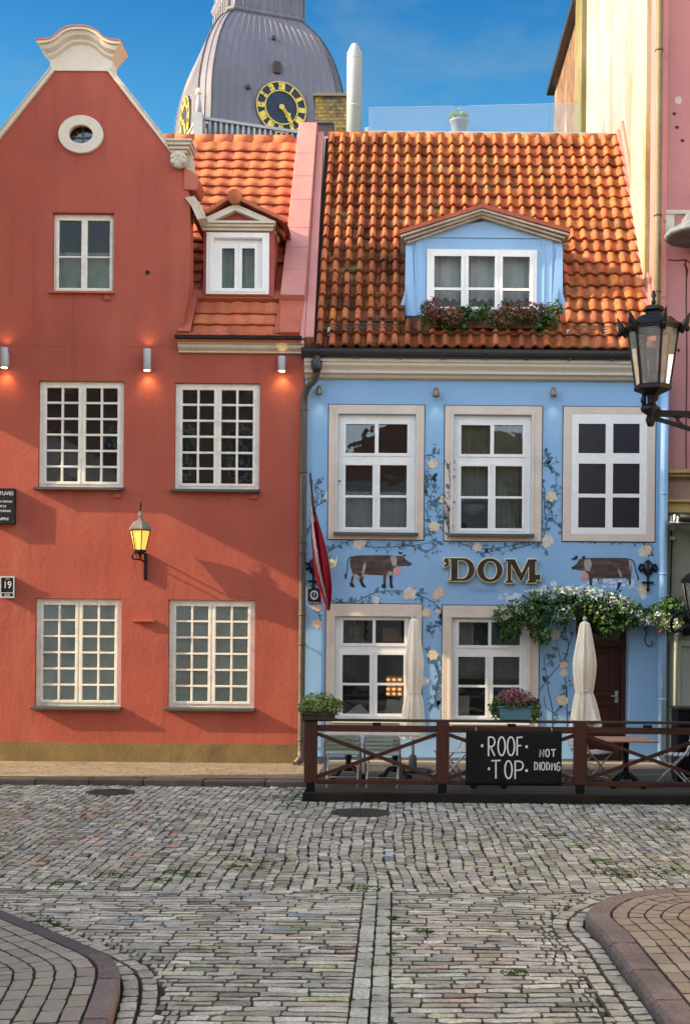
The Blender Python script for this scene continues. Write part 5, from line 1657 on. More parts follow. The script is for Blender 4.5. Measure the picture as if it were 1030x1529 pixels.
# -------- furniture
CHG = pm('sage_green_chair_slats', (.34, .40, .31), .5, .12, 5, .06, 40, .1, 40, .4)
CHW = pm('pale_chair_slats', (.52, .54, .50), .5, .1, 5, .06, 40, .1, 40, .4)
STEEL = pm('pale_chair_steel', (.50, .50, .47), .35, .1, 6, .05, 50, .05, 40, .5, metal=.4)
TTOP = pm('pale_table_top', (.50, .42, .34), .4, .15, 3, .1, 40, .1, 40, .4)
TWOOD = pm('warm_slat_table_top', (.40, .22, .12), .5, .2, 3, .12, 40, .2, 30, .35, stretch=(.8, 8, 8))
def chair(name, label, loc, rz, slatm, frame, folding=False):
    t = thing(name, label, 'chair', (0, 0, 0), 'folding terrace chairs')
    w_ = .21
    s = MB()
    for k in range(6):
        y = -.19 + k * .068
        s.box(-w_, w_, y, y + .055, .445 + .006 * math.cos(k), .462 + .006 * math.cos(k))
    s.build('seat', slatm, t, bevel=.005)
    s = MB()
    for k in range(4):
        z = .50 + k * .055
        yy = .20 + (z - .45) * .22
        n_ = 9
        vs = []
        for i in range(n_):
            u = -1 + 2 * i / (n_ - 1)
            for dy, dz in ((0, 0), (.014, 0), (.014, .047), (0, .047)):
                vs.append((u * w_, yy - .05 * u * u * -1 * .6 - .03 + dy, z + dz))
        fs = []
        for i in range(n_ - 1):
            for q in range(4):
                fs.append((i * 4 + q, i * 4 + (q + 1) % 4, (i + 1) * 4 + (q + 1) % 4, (i + 1) * 4 + q))
        fs += [(0, 1, 2, 3), tuple((n_ - 1) * 4 + q for q in (3, 2, 1, 0))]
        s.add(vs, fs)
    s.build('backrest', slatm, t)
    for sx in (-1, 1):
        x = sx * (w_ + .012)
        l = MB(); l.tube([(x, -.22, 0), (x, .02, .30), (x, .18, .48), (x, .22, .58), (x, .25, .73)], .014, 8); l.build('leg', frame, t)
        x2 = sx * (w_ - .02)
        l = MB(); l.tube([(x2, .24, 0), (x2, .0, .28), (x2, -.16, .44)], .012, 8); l.build('leg', frame, t)
    l = MB()
    for y, z in ((-.12, .10), (.16, .09), (.0, .285)): l.tube([(-w_, y, z), (w_, y, z)], .008, 6)
    l.build('stretcher', frame, t)
    t.location = loc; t.rotation_euler = (0, 0, rz); t.scale = (1, 1, .9)
    WL[t] = Vector((0, 0, 0))
    return t
def table(label, loc, top, size, foot='cross'):
    t = thing('terrace_table', label, 'table', (0, 0, 0), 'terrace tables')
    b = MB()
    if top is TWOOD:
        k = -size
        while k < size - .01:
            b.box(-size, size, k, k + .085, .715, .74); k += .092
    else: b.prism_z([(-size, -size), (size, -size), (size, size), (-size, size)], .715, .74)
    b.build('tabletop', top, t, bevel=.006)
    b = MB(); b.lathe([(.10, .70), (.04, .68), (.035, .40), (.05, .34), (.035, .28), (.045, .16), (.07, .12)], (0, 0, 0), 12); b.build('pedestal', BLACK, t)
    for k in range(4):
        a = math.pi / 4 + k * math.pi / 2
        f_ = MB(); f_.tube([(.03 * math.cos(a), .03 * math.sin(a), .22), (.13 * math.cos(a), .13 * math.sin(a), .15), (.22 * math.cos(a), .22 * math.sin(a), .04), (.29 * math.cos(a), .29 * math.sin(a), .015)], [.022, .026, .024, .03], 8); f_.build('foot', BLACK, t)
    t.location = loc; t.scale = (1, 1, .82)
    return t
def dX(px, Y): return P(px, 1130, Y)[0]
chair('terrace_chair', 'sage green chair with its back to the street, beside the left fence post', (dX(512, -3.0), -3.0, DT), R(180), CHG, STEEL)
chair('terrace_chair', 'sage green chair with its back to the street, behind the crossing of the left braces', (dX(572, -3.05), -3.05, DT), R(176), CHG, STEEL)
chair('terrace_chair', 'pale slatted chair side-on behind the left edge of the black banner', (dX(672, -2.6), -2.6, DT), R(-75), CHW, STEEL)
chair('terrace_chair', 'pale slatted chair facing right beside the right-hand parasol', (dX(884, -2.6), -2.6, DT), R(112), CHW, pm('brass_chair_steel', (.42, .30, .17), .35, .1))
chair('terrace_chair', 'pale slatted chair facing left, below the hanging flowers at the right end', (dX(1003, -2.75), -2.75, DT), R(-105), CHW, STEEL)
table('pale topped pedestal table between the two sage green chairs and the window', (dX(520, -2.2), -2.2, DT), TTOP, .32)
table('pale topped pedestal table below the cream parasol at the left window', (dX(590, -2.25), -2.25, DT), TTOP, .32)
table('pedestal table hidden behind the black banner, only its black feet showing below', (dX(728, -3.0), -3.0, DT), TTOP, .33)
table('slatted wooden table on a heavy black pedestal between two pale chairs', (dX(934, -2.9), -2.9, DT), TWOOD, .34)
t = thing('heater_cabinet', 'dark cabinet standing at the right end of the terrace', 'cabinet', (dX(1050, -2.2), -2.2, DT))
b = MB(); b.box(dX(1008, -2.2), dX(1075, -2.2), -2.3, -1.9, DT + .06, DT + .94); b.build('body', BLACK, t, bevel=.015)
b = MB(); b.box(dX(1008, -2.2) - .02, dX(1075, -2.2) + .02, -2.32, -1.88, DT + .941, DT + .98); b.build('lid', GUT, t, bevel=.01)
for x in (dX(1008, -2.2) + .04, dX(1075, -2.2) - .04):
    b = MB(); b.box(x - .03, x + .03, -2.28, -1.92, DT, DT + .059); b.build('foot', BLACK, t)

# -------- closed parasols
CANV = pm('cream_canvas', (.86, .77, .60), .9, .07, 4, .05, 60, .15, 60, .15, dirt=((.45, .37, .26), .4, 4, .5, .85), trans=.12)
def parasol(px, ytop, ytie, ybot, rtop, rmid, rtie, rbot, Y, label, flap):
    X, zt = P(px, ytop, Y)
    zk, zb = PZ(ytie, px, Y), PZ(ybot, px, Y)
    t = thing('closed_parasol', label, 'parasol', (X, Y, DT), 'closed cream parasols')
    b = MB()
    prof = []
    nv, nu = 26, 72
    vs = []
    sg = rnd.uniform(0, 6)
    for j in range(nv + 1):
        v = j / nv
        z = zt - .05 + (zb - zt + .05) * v
        tk = (zt - zk) / (zt - zb)
        if v < tk:
            q = v / tk
            r = rtop + (rmid - rtop) * min(q / .55, 1) ** .8 if q < .55 else rmid + (rtie - rmid) * ((q - .55) / .45) ** 1.6
            fo = .10 + .10 * q
        else:
            q = (v - tk) / (1 - tk)
            r = rtie + (rbot - rtie) * (q ** .55)
            fo = .20 + .06 * q
        for i in range(nu):
            a = 2 * math.pi * i / nu
            wob = math.cos(8 * a + sg + .5 * math.sin(3 * v)) * .6 + math.cos(13 * a + 2 * sg + 2.2 * v) * .4
            rr = r * (1 + 1.5 * fo * wob)
            zz = z
            if v > tk and flap:
                f_ = max(0, math.cos(a - flap)) ** 2 * (v - tk) / (1 - tk)
                rr *= 1 + .45 * f_
                zz += .10 * f_ * (1 - zb / zt) + (.05 * math.cos(5 * a) * (v - tk) / (1 - tk))
            vs.append((X + rr * math.cos(a), Y + rr * math.sin(a), zz))
    fs = [(j * nu + i, (j + 1) * nu + i, (j + 1) * nu + (i + 1) % nu, j * nu + (i + 1) % nu) for j in range(nv) for i in range(nu)]
    b.add(vs, fs, 0, (1, 1, 1), True)
    b.add([(X, Y, zt - .01)] + vs[:nu], [(0, i + 1, (i + 1) % nu + 1) for i in range(nu)], 0, (1, 1, 1), True)
    b.build('canopy', CANV, t)
    b = MB(); b.tube([(X + rtie * 1.08 * math.cos(a), Y + rtie * 1.08 * math.sin(a), zk + .01 * math.sin(3 * a)) for a in np.linspace(0, tau, 30)], .010, 6); b.build('tie', CANV, t)
    b = MB(); b.tube([(X, Y, DT + .05), (X, Y, zt - .05)], .022, 10); b.build('pole', GREYM, t)
    b = MB(); b.sphere((X, Y, zt + .01), .028, .028, .03); b.build('finial', GREYM, t)
    b = MB(); b.lathe([(.26, 0), (.26, .045), (.06, .06), (.05, .22), (.035, .23)], (X, Y, DT), 24); b.build('base', GUT, t)
    return t
parasol(618, 921, 1034, 1103, .05, .115, .085, .15, -1.3, 'slim closed cream parasol overlapping the left ground floor window', None)
parasol(872.5, 925, 1033, 1088, .055, .135, .092, .145, -2.2, 'plump closed cream parasol with a turned-up hem before the doorway', 5.6)

# -------- planters and plants
LEAFM = pm('plant_leaf', (.08, .125, .035), .6, .2, 8, .1, 40, 0, 40, .3, trans=.25)
def foliage(name, parent, blobs, size, pal, mat=LEAFM, seed=1, flat=.0):
    """many small folded leaves spread through ellipsoids: (x,y,z,rx,ry,rz,count)"""
    rs = random.Random(seed)
    mb = MB()
    for (x, y, z, rx, ry, rz, n) in blobs:
        for _ in range(n):
            while True:
                a, b_, c_ = rs.uniform(-1, 1), rs.uniform(-1, 1), rs.uniform(-1, 1)
                d2 = a * a + b_ * b_ + c_ * c_
                if d2 < 1 and (d2 > .25 or rs.random() < .4): break
            p = Vector((x + a * rx, y + b_ * ry, z + c_ * rz))
            n_ = Vector((a + rs.uniform(-.8, .8), b_ + rs.uniform(-.8, .8), c_ + rs.uniform(-.4, 1.0))).normalized()
            t = n_.orthogonal().normalized(); t.rotate(Matrix.Rotation(rs.uniform(0, 6.28), 3, n_))
            s_ = n_.cross(t)
            l = size * (rs.uniform(.45, 1.1) if rs.random() < .7 else rs.uniform(1.1, 1.9)); w_ = l * rs.uniform(.28, .42)
            col = rs.choice(pal); k = rs.uniform(.75, 1.25)
            mb.add([p, p + t * l * .5 + s_ * w_ - n_ * l * .1, p + t * l - n_ * l * .15, p + t * l * .5 - s_ * w_ - n_ * l * .1], [(0, 1, 2), (0, 2, 3)], 0, tuple(q * k for q in col))
    return mb.build(name, mat, parent)
GREENS = [(1, 1, 1), (1.2, 1.25, .8), (.7, .85, .9), (1.5, 1.4, .8), (.55, .7, .6)]
DKGREENS = [(.5, .7, .6), (.75, .95, .8), (.4, .5, .5), (1.0, 1.15, .8), (.6, 1.0, .7)]
REDS = [(2.9, .40, 3.2), (2.0, .32, 1.9), (4.2, 1.0, 5.2), (1, 1, 1), (3.2, .5, 1.3)]
WHT = [(9, 6.2, 20), (8.2, 5.4, 17), (9.5, 6.4, 21)]
YLW = [(3.2, 2.6, 1.4), (2.4, 2.2, 1.1), (4.5, 3.2, 3.0)]
# left bush in a box on the corner post
Yb = FYp + .02
t = thing('planter_box', 'rectangular planter with a round green bush on the left corner of the fence', 'planter', (P(478, 1070, Yb)[0], Yb, fz(1074)))
x0, x1 = P(452, 1060, Yb)[0], P(500, 1060, Yb)[0]
b = MB(); b.rect_holes(x0, x1, PZ(1076, 478, Yb) + .012, PZ(1060, 478, Yb), [], Yb - .12, Yb + .12); b.box(x0 - .015, x1 + .015, Yb - .135, Yb + .135, PZ(1067, 478, Yb), PZ(1064, 478, Yb)); b.build('box', pm('dark_planter', (.04, .026, .018), .6, .3, 6), t, bevel=.008)
bx, bz = P(478, 1052, Yb)
foliage('bush', t, [(bx, Yb, bz + .01, .26, .2, .15, 1100), (bx - .14, Yb, bz - .04, .14, .16, .10, 350), (bx + .15, Yb, bz - .02, .14, .15, .11, 350)], .032, [(2.6, 2.2, 1.7), (1.8, 1.7, 1.1), (3.2, 2.6, 2.2), (1.2, 1.15, .8)], seed=4)
# pink flowers in a teal box on the handrail
t = thing('flower_box', 'teal flower box with pink and purple blooms on the fence rail', 'planter', (P(766, 1074, Yb)[0], Yb, fz(1074)))
x0, x1 = P(742, 1070, Yb)[0], P(794, 1070, Yb)[0]
b = MB(); zz0, zz1 = fz(1074) + .004, PZ(1056, 766, Yb)
b.prism([(x0 + .03, zz0), (x1 - .03, zz0), (x1, zz1), (x0, zz1)], Yb - .11, Yb + .11); b.box(x0 - .012, x1 + .012, Yb - .125, Yb + .125, zz1 + .0005, zz1 + .02); b.build('box', pm('teal_planter', (.075, .17, .20), .6, .15, 5), t, bevel=.008)
bx, bz = P(768, 1046, Yb)
foliage('leaves', t, [(bx, Yb, bz - .03, .27, .17, .10, 650), (bx - .22, Yb - .03, bz - .09, .1, .1, .13, 260), (bx + .23, Yb - .03, bz - .11, .09, .1, .15, 260)], .042, GREENS, seed=5)
foliage('blossom', t, [(bx, Yb - .02, bz + .03, .24, .18, .13, 1100)], .028, REDS[:3] + [(3.6, 1.4, 2.0)], seed=6)
# flower box under the dormer window
Yd = BY - .34
x0, x1, z0_, z1_ = P(640, 480, Yd)[0], P(824, 480, Yd)[0], PZ(494, 730, Yd), PZ(474, 730, Yd)
t = thing('flower_box', 'long box of dark green and wine red plants below the blue dormer window', 'planter', ((x0 + x1) / 2, Yd, z0_))
b = MB(); b.box(x0, x1, Yd - .09, Yd + .09, z0_ + .02, z1_); b.build('box', pm('dark_trough', (.10, .04, .02), .7, .3, 5), t, bevel=.01)
for k in range(3):
    b = MB(); xx = x0 + .2 + k * (x1 - x0 - .4) / 2; b.bar((xx, Yd - .1, z0_ + .008), (xx, BY - .03, z0_ + .008), .02, .02); b.build('bracket', BLACK, t)
bl, br = [], []
for k in range(26):
    u = k / 25; xx = x0 - .05 + (x1 - x0 + .1) * u
    bl.append((xx, Yd - .09 + rnd.uniform(-.04, .04), z1_ + .02 + rnd.uniform(-.15, .10), rnd.uniform(.07, .14), .13, rnd.uniform(.11, .20), 190))
foliage('leaves', t, bl, .042, DKGREENS + [(1.3, 1.5, .9)], seed=7)
foliage('red_leaves', t, [(x0 + .05, Yd - .26, z1_ + .04, .16, .14, .18, 420), (x0 + .32, Yd - .28, z1_ - .04, .2, .12, .16, 320), (x0 + 1.15, Yd - .29, z1_ - .02, .28, .12, .16, 320), (x0 + 1.5, Yd - .28, z1_ + .05, .25, .1, .14, 220)], .04, [(3.0, .55, 1.6), (2.0, .4, .9), (1.2, .6, .5), (3.6, 1.0, 2.4)], seed=8)
foliage('white_blossom', t, [(x0 + .25 + .33 * k, Yd - .13, z1_ + rnd.uniform(-.1, .1), .1, .05, .08, 7) for k in range(5)], .022, WHT, seed=9)
# vine hanging over the doorway
gy = -.22
t = thing('hanging_vine', 'long garland of green leaves and white flowers over the doorway', 'vine', (P(880, 920)[0], gy, PZ(960, 880)))
sup = [P(q, w_, gy) for q, w_ in ((745, 935), (790, 905), (840, 900), (900, 897), (950, 915), (990, 925), (1018, 915))]
b = MB(); b.tube([(x, gy, z) for x, z in spline(sup, 6)], .02, 8)
for k in (1, 3, 5): b.tube([(sup[k][0], gy, sup[k][1]), (sup[k][0], 0.01, sup[k][1] + .06)], .012, 6)
b.build('stem', pm('woody_stem', (.06, .045, .03), .9), t)
bl, wl, yl = [], [], []
def hang(px, py, rx, rz, n, L): L.append((*P(px, py, gy)[:1], gy + rnd.uniform(-.1, .08), P(px, py, gy)[1], rx / 100, .17, rz / 100, n))
for px, py, rx, rz, n in ((752, 918, 16, 18, 240), (765, 935, 17, 20, 280), (775, 910, 20, 17, 280), (795, 900, 22, 19, 330), (800, 925, 20, 22, 300), (802, 945, 12, 18, 180), (812, 950, 10, 16, 120), (820, 898, 24, 20, 380), (845, 905, 24, 20, 360),
                          (835, 925, 20, 12, 180), (868, 900, 24, 20, 360), (890, 905, 24, 22, 380), (905, 915, 22, 20, 320), (915, 900, 22, 18, 320), (935, 910, 20, 18, 300), (950, 920, 18, 16, 240), (965, 920, 18, 16, 240), (985, 915, 16, 18, 240), (998, 905, 14, 20, 220), (1005, 930, 18, 18, 240), (1015, 905, 14, 16, 200), (905, 937, 18, 12, 120), (868, 922, 14, 14, 120), (752, 945, 10, 12, 90), (930, 935, 14, 10, 90)):
    hang(px, py, rx, rz, n, bl)
foliage('leaves', t, bl, .05, DKGREENS + [(.8, 1.3, .6)], seed=11)
for px, py, rx, rz, n in ((752, 915, 12, 12, 60), (800, 884, 20, 6, 90), (880, 884, 20, 6, 110), (845, 880, 24, 5, 120), (775, 905, 14, 10, 50), (800, 890, 14, 8, 50), (835, 885, 22, 9, 130), (860, 885, 18, 9, 110), (840, 915, 16, 14, 90), (890, 892, 20, 10, 110), (915, 895, 18, 12, 100), (930, 905, 14, 12, 100), (945, 915, 14, 10, 90), (962, 925, 14, 10, 80), (985, 925, 16, 14, 90), (900, 920, 20, 12, 50), (1002, 935, 16, 12, 60)):
    wl.append((*P(px, py, gy)[:1], gy - .13, P(px, py, gy)[1], rx / 100, .07, rz / 100, int(n * 1.5)))
foliage('white_blossom', t, wl, .034, WHT + YLW[:1], seed=12)
foliage('yellow_leaves', t, [(*P(px, py, gy)[:1], gy - .1, P(px, py, gy)[1], .16, .1, .13, n) for px, py, n in ((985, 932, 120), (1003, 932, 110), (903, 915, 60), (880, 905, 60))], .035, YLW, seed=13)
foliage('red_leaves', t, [(*P(983, 942, gy)[:1], gy - .1, P(983, 942, gy)[1], .07, .06, .06, 60)], .035, REDS[:2] + [(3.4, .6, .5)], seed=14)
# ================================================================== FIXTURES ON THE HOUSES
def pipe_thing(name, label, pts, r, m, clamps=(), cm=None):
    t = thing(name, label, 'drainpipe', pts[-1])
    b = MB(); b.tube(pts, r, 14); b.build('pipe', m, t)
    for (x, y, z) in clamps:
        b = MB(); b.lathe([(r + .008, -.012), (r + .010, 0), (r + .008, .012)], (x, y, z), 16); b.bar((x, y, z), (x, .005, z), .02, .015); b.build('clamp', cm or m, t)
    return t
py_ = -.10
pz = lambda y: PZ(y, 455, py_)
X = lambda px, y: P(px, y, py_)[0]
xp = X(452, 820)
g = [(X(474, 535), -.30, PZ(532, 474, -.3)), (X(474, 545), -.30, PZ(552, 474, -.3)), (X(471, 560), -.24, PZ(566, 471, -.24)), (X(460, 580), -.14, PZ(578, 460, -.14)), (xp + .0, py_, pz(592)), (xp, py_, pz(610)), (xp, py_, pz(850)), (xp, py_, pz(1120)), (xp - .0, py_ - .03, pz(1132)), (xp - .06, py_ - .16, pz(1140))]
g2 = []
for a in spline(g[:5], 5): g2.append(a)
g2 += g[5:]
drain_dark = pipe_thing('drainpipe', 'dark brown drainpipe running down between the red and the blue house', g2, .052, PIPEBR, [(xp, py_, pz(y)) for y in (612, 705, 810, 826, 918, 962, 1105)])
b = MB(); b.lathe([(.05, -.05), (.075, .02), (.085, .12), (.08, .13)], (X(474, 545), -.30, PZ(552, 474, -.3)), 14); b.build('hopper', GUT, drain_dark)
y2 = -.06
x2 = P(989.5, 820, y2)[0]
BLUED = BLUEP
pipe_thing('drainpipe', 'light blue square downpipe at the right corner of the blue house', [(x2, y2, PZ(563, 989, y2)), (x2, y2, PZ(700, 989, y2)), (x2, y2, PZ(900, 989, y2)), (x2, y2, .13)], .062, BLUEP, [(x2, y2, PZ(y, 989, y2)) for y in (575, 737, 857, 1044)])
# -------- cylinder lamps with warm light
lampgrp = 'cylinder wall lamps on the red house'
bulb = emit_mat('warm_lamp_opening', (1.0, .62, .22), 9.0)
def spot(name, loc, target, e, col, size, blend=1.0, parent=None, rad=.02):
    l = bpy.data.lights.new(name, 'SPOT'); l.energy = e; l.color = col; l.spot_size = R(size); l.spot_blend = blend; l.shadow_soft_size = rad
    o = bpy.data.objects.new(name, l); C.objects.link(o)
    d = Vector(target) - Vector(loc)
    o.rotation_euler = d.to_track_quat('-Z', 'Y').to_euler()
    if parent: o.parent = parent; o.location = Vector(loc) - WL[parent]
    else: o.location = loc
    return o
for px, y0, y1, up, lab in ((7, 519, 549, True, 'white cylinder lamp above the small-paned left window, half out of the wall edge'), (220, 521, 553, True, 'white cylinder lamp between the two upper windows of the red house'), (421, 532, 554, False, 'short white cylinder lamp under the red house eaves, near the drainpipe')):
    yl = -.13
    x, zt, zb = P(px, 536, yl)[0], PZ(y0, px, yl), PZ(y1, px, yl)
    t = thing('wall_lamp', lab, 'wall lamp', (x, yl, zb), lampgrp)
    b = MB(); b.lathe([(.052, 0), (.056, .004), (.056, zt - zb - .004), (.052, zt - zb), (.044, zt - zb), (.044, .0)], (x, yl, zb), 20); b.build('body', GREYM, t)
    b = MB(); b.box(x - .035, x + .035, yl + .05, -.002, zb + .06, zt - .06); b.build('bracket', GREYM, t)
    b = MB(); b.lathe([(.0435, -.004), (.0435, .03)], (x, yl, zb), 16); b.build('lens', bulb, t)
    spot('lamp_light', (x, yl + .035, zb - .03), (x, yl + .09, zb - .4), 1.6, (1.0, .74, .26), 120, 1.0, t)
    if up: spot('lamp_light', (x, yl + .035, zt + .03), (x, yl + .09, zt + .4), .55, (1.0, .74, .26), 120, 1.0, t)
for k, (px, py) in enumerate(((476.5, 584), (651, 587), (826, 587))):
    yl = -.10
    x, z = P(px, py, yl)
    t = thing('spot_lamp', ('small bullet spotlight next to the drainpipe bend', 'small bullet spotlight between the first and second upper window', 'small bullet spotlight left of the black street lantern')[k], 'wall lamp', (x, yl, z), 'bullet spotlights under the blue house cornice')
    b = MB(); b.lathe([(.01, .085), (.03, .07), (.042, .03), (.046, -.02), (.046, -.055), (.036, -.06)], (x, yl, z), 14); b.build('body', pm('bronze_lamp', (.20, .16, .11), .45, .2, 10, .1, 40, .1, 40, .4, metal=.5), t)
    b = MB(); b.tube([(x, yl + .03, z + .03), (x, -.002, z + .05)], .016, 8); b.build('bracket', PIPEBR, t)
    spot('lamp_light', (x, yl, z - .07), (x, yl + .06, z - .5), .55, (1.0, .86, .58), 75, 1.0, t)
# -------- lanterns
LGL = glass_mat('lantern_glass', (.85, .84, .81), .26, (.42, .41, .39))
def lantern(name, label, cat_group, c, n, a0, rt, rb, h, glassm, roof_h, cap_r, spikes, bright=None, finial=.25, slate=None):
    """c = centre of the lower ring"""
    t = thing(name, label, 'lantern', c, cat_group)
    x, y, z = c
    ang = [a0 + tau * k / n for k in range(n)]
    vt = [(x + rt * math.cos(a), y + rt * math.sin(a), z + h) for a in ang]
    vb = [(x + rb * math.cos(a), y + rb * math.sin(a), z) for a in ang]
    b = MB()
    k_ = rt / .26
    for i in range(n):
        j = (i + 1) % n
        b.bar(vb[i], vt[i], .022 * k_, .022 * k_, up=(0, 0, 1))
        b.bar(vt[i], vt[j], .035 * k_, .05 * k_); b.bar(vb[i], vb[j], .03 * k_, .035 * k_)
    b.build('frame', BLACK, t, bevel=.003)
    for i in range(n):
        j = (i + 1) % n
        g_ = MB(); f = .995
        g_.add([vb[i], vb[j], vt[j], vt[i]], [(0, 1, 2, 3)]); g_.build('pane', glassm, t)
    b = MB()
    e = rt * 1.12
    rf = [(e, h), (e, h + .03 * k_), (e * .86, h + roof_h * .35), (e * .62, h + roof_h * .78), (cap_r, h + roof_h), (cap_r * .9, h + roof_h * 1.25), (cap_r * 1.35, h + roof_h * 1.3), (cap_r * 1.05, h + roof_h * 1.62), (cap_r * .5, h + roof_h * 1.75), (.012, h + roof_h * 1.8)]
    if n == 6 or n == 8: b.lathe(rf, c, n, a0=a0, smooth=False)
    b.build('roof', slate or BLACK, t)
    b = MB(); b.lathe([(.014 * k_, 0), (.028 * k_, .03), (.014 * k_, .06), (.030 * k_, .09), (.010 * k_, .14), (.004, finial * .8)], (x, y, z + h + roof_h * 1.75), 10); b.build('finial', BLACK, t)
    if spikes:
        for a in ang:
            q = MB(); ca, sa = math.cos(a), math.sin(a)
            q.tube([(x + e * .93 * ca, y + e * .93 * sa, z + h - .06), (x + e * 1.12 * ca, y + e * 1.12 * sa, z + h + .02), (x + e * 1.28 * ca, y + e * 1.28 * sa, z + h + .13)], [.035, .04, .004], 6)
            q.sphere((x + e * 1.18 * ca, y + e * 1.18 * sa, z + h - .03), .03, .03, .03, 0, (1, 1, 1), 8, 6)
            q.build('corner_spike', BLACK, t)
    b = MB(); b.lathe([(rb * 1.1, .0), (rb * 1.12, -.03 * k_), (rb * .7, -.06 * k_), (rb * .35, -.09 * k_), (rb * .3, -.14 * k_)], c, n, a0=a0, smooth=False); b.build('base', BLACK, t)
    return t
# big street lantern on its bracket, fixed to the corner house at the right
LY = -6.5
lx, lz = P(974, 578, LY)
s_ = FPX / (D + LY)
lt1 = lantern('street_lantern', 'large black street lantern with frosted panes on an openwork bracket, before the tiled roof', None, (lx, LY, lz), 6, R(-82), .250, .168, 88 / s_, LGL, .13, .085, True, finial=.16)
b = MB(); b.lathe([(.10, 0), (.06, .07), (.035, .16)], (lx, LY, lz + .0), 10); b.tube([(lx, LY, lz + .1), (lx, LY, lz + .32)], .045, 10); b.build('lamp_holder', PIPEBR, lt1)
zb = PZ(617, 980, LY)
WX = 4.45
b = MB()
b.tube([(lx - .01, LY, lz - .06), (lx - .01, LY, zb + .03)], .042, 10); b.tube([(lx - .085, LY, lz - .05), (lx - .085, LY, zb + .04)], .022, 8); b.sphere((lx - .09, LY, lz - .13), .03, .03, .04)
b.lathe([(.03, -.11), (.05, -.05), (.035, 0), (.095, .04), (.10, .07), (.05, .11)], (lx - .02, LY, zb - .02), 12)
b.build('stem', BLACK, lt1)
b = MB(); b.bar((lx, LY, zb), (WX, LY, zb - .03), .05, .06)
b.bar((lx + .02, LY, zb - .05), (lx + .5, LY, zb - .19), .035, .04); b.bar((lx + .5, LY, zb - .19), (WX, LY, zb - .55), .035, .04)
k = lx + .2; f = 0
while k < WX - .1:
    u = (k - lx); zl = zb - .05 - u * .30
    b.tube([(k, LY, zb - .03), (k + .06, LY, (zb + zl) / 2 + .0), (k + .02, LY, zl)], .010, 6); b.tube([(k + .10, LY, zb - .03), (k + .03, LY, (zb + zl) / 2), (k + .12, LY, zl - .02)], .010, 6); k += .15
b.build('bracket', BLACK, lt1)
b = MB(); b.box(WX - .02, WX - .002, LY - .09, LY + .09, zb - .7, zb + .2); b.build('wall_plate', BLACK, lt1)
# second lantern of the same kind, on the wall of the tall house
LY2 = -1.0
lx2, lz2 = P(1040, 912, LY2)
lt2 = lantern('street_lantern', 'smaller black lantern on a scrolled bracket at the frame edge, above the terrace', None, (lx2, LY2, lz2), 6, R(-95), .235, .15, .42, LGL, .13, .08, False, finial=.16)
b = MB(); b.tube(spline([(lx2, LY2, lz2 - .05), (lx2 - .22, LY2 + .05, lz2 - .02), (lx2 - .34, LY2 + .1, lz2 - .14), (lx2 - .28, LY2 + .2, lz2 - .3), (lx2 - .05, LY2 + .4, lz2 - .2), (lx2 + .1, .08, lz2 - .25)], 6), .022, 8)
b.tube(spline([(lx2, LY2, lz2 - .05), (lx2 + .05, -.5, lz2 - .10), (lx2 + .1, .08, lz2 - .05)], 5), .02, 8); b.box(lx2 + .05, lx2 + .15, .06, .098, lz2 - .35, lz2 + .1); b.build('bracket', BLACK, lt2)
# small lit lantern on the red wall
wy = -.30
wx_, wz = P(209.5, 822, wy)
YG = emit_mat('lit_yellow_glass', (1.0, .55, .09), .20, (.66, .42, .10))
lt3 = lantern('wall_lantern', 'small lit lantern with yellow glass on the red wall between the two rows of windows', None, (wx_, wy, wz), 6, R(-70), .155, .085, .30, YG, .155, .028, False, finial=.14, slate=pm('grey_lantern_roof', (.16, .15, .125), .5, .25, 9))
b = MB(); xq = P(217.5, 845, -.03)[0]
b.box(xq - .02, xq + .02, -.05, -.002, PZ(866, 217), PZ(826, 217)); b.tube(spline([(wx_, wy, wz - .02), (wx_ - .10, wy, wz - .05), (wx_ - .11, wy + .03, wz - .12), (wx_ - .02, wy + .12, wz - .13), (xq, -.03, wz - .16)], 5), .012, 6)
b.tube([(wx_, wy, wz - .02), (wx_, wy + .02, wz - .13)], .010, 6); b.tube([(wx_, wy, wz - .03), (xq, -.03, wz - .03)], .014, 6)
for k in range(3): b.tube([(wx_ - .06 + .03 * k, wy + .03 * k, wz - .04), (wx_ - .04 + .03 * k, wy + .03 * k, wz - .13)], .005, 5)
b.build('bracket', BLACK, lt3)
# -------- signs
def plate(name, label, cat, x0, y0, x1, y1, th, m):
    X0, X1, Z0, Z1 = rect(x0, y0, x1, y1)
    t = thing(name, label, cat, ((X0 + X1) / 2, 0, Z0))
    b = MB(); b.box(X0, X1, -th, -.002, Z0, Z1); b.build('plate', m, t, bevel=.004)
    return t, X0, X1, Z0, Z1
BLKP = pm('black_enamel', (.010, .010, .011), .35, .1, 8, .05, 50, .05, 50, .4)
LET = pm('white_lettering', (.70, .69, .64), .7, .08, 30)
t, X0, X1, Z0, Z1 = plate('wall_plaque', 'black plaque with rows of small white lettering on the red wall', 'plaque', -14, 730, 25, 783, .10, BLKP)
b = MB()
xm = (X0 + X1) / 2 + .02
for k, (tx, sz, yy) in enumerate((('VIRTUVES', .075, 738), ('DARBA DIENAS', .042, 750), ('10-22', .048, 757), ('BRIVDIENAS', .046, 764), ('LAIPNI', .062, 776))):
    text_into(b, tx, xm, PZ(yy, 5), sz, -.1015, 0, 1.0)
b.build('lettering', LET, t)
t, X0, X1, Z0, Z1 = plate('number_plate', 'black house number plate reading 19 in a grey frame on the red wall', 'house number', 4, 862, 23.5, 892, .07, BLKP)
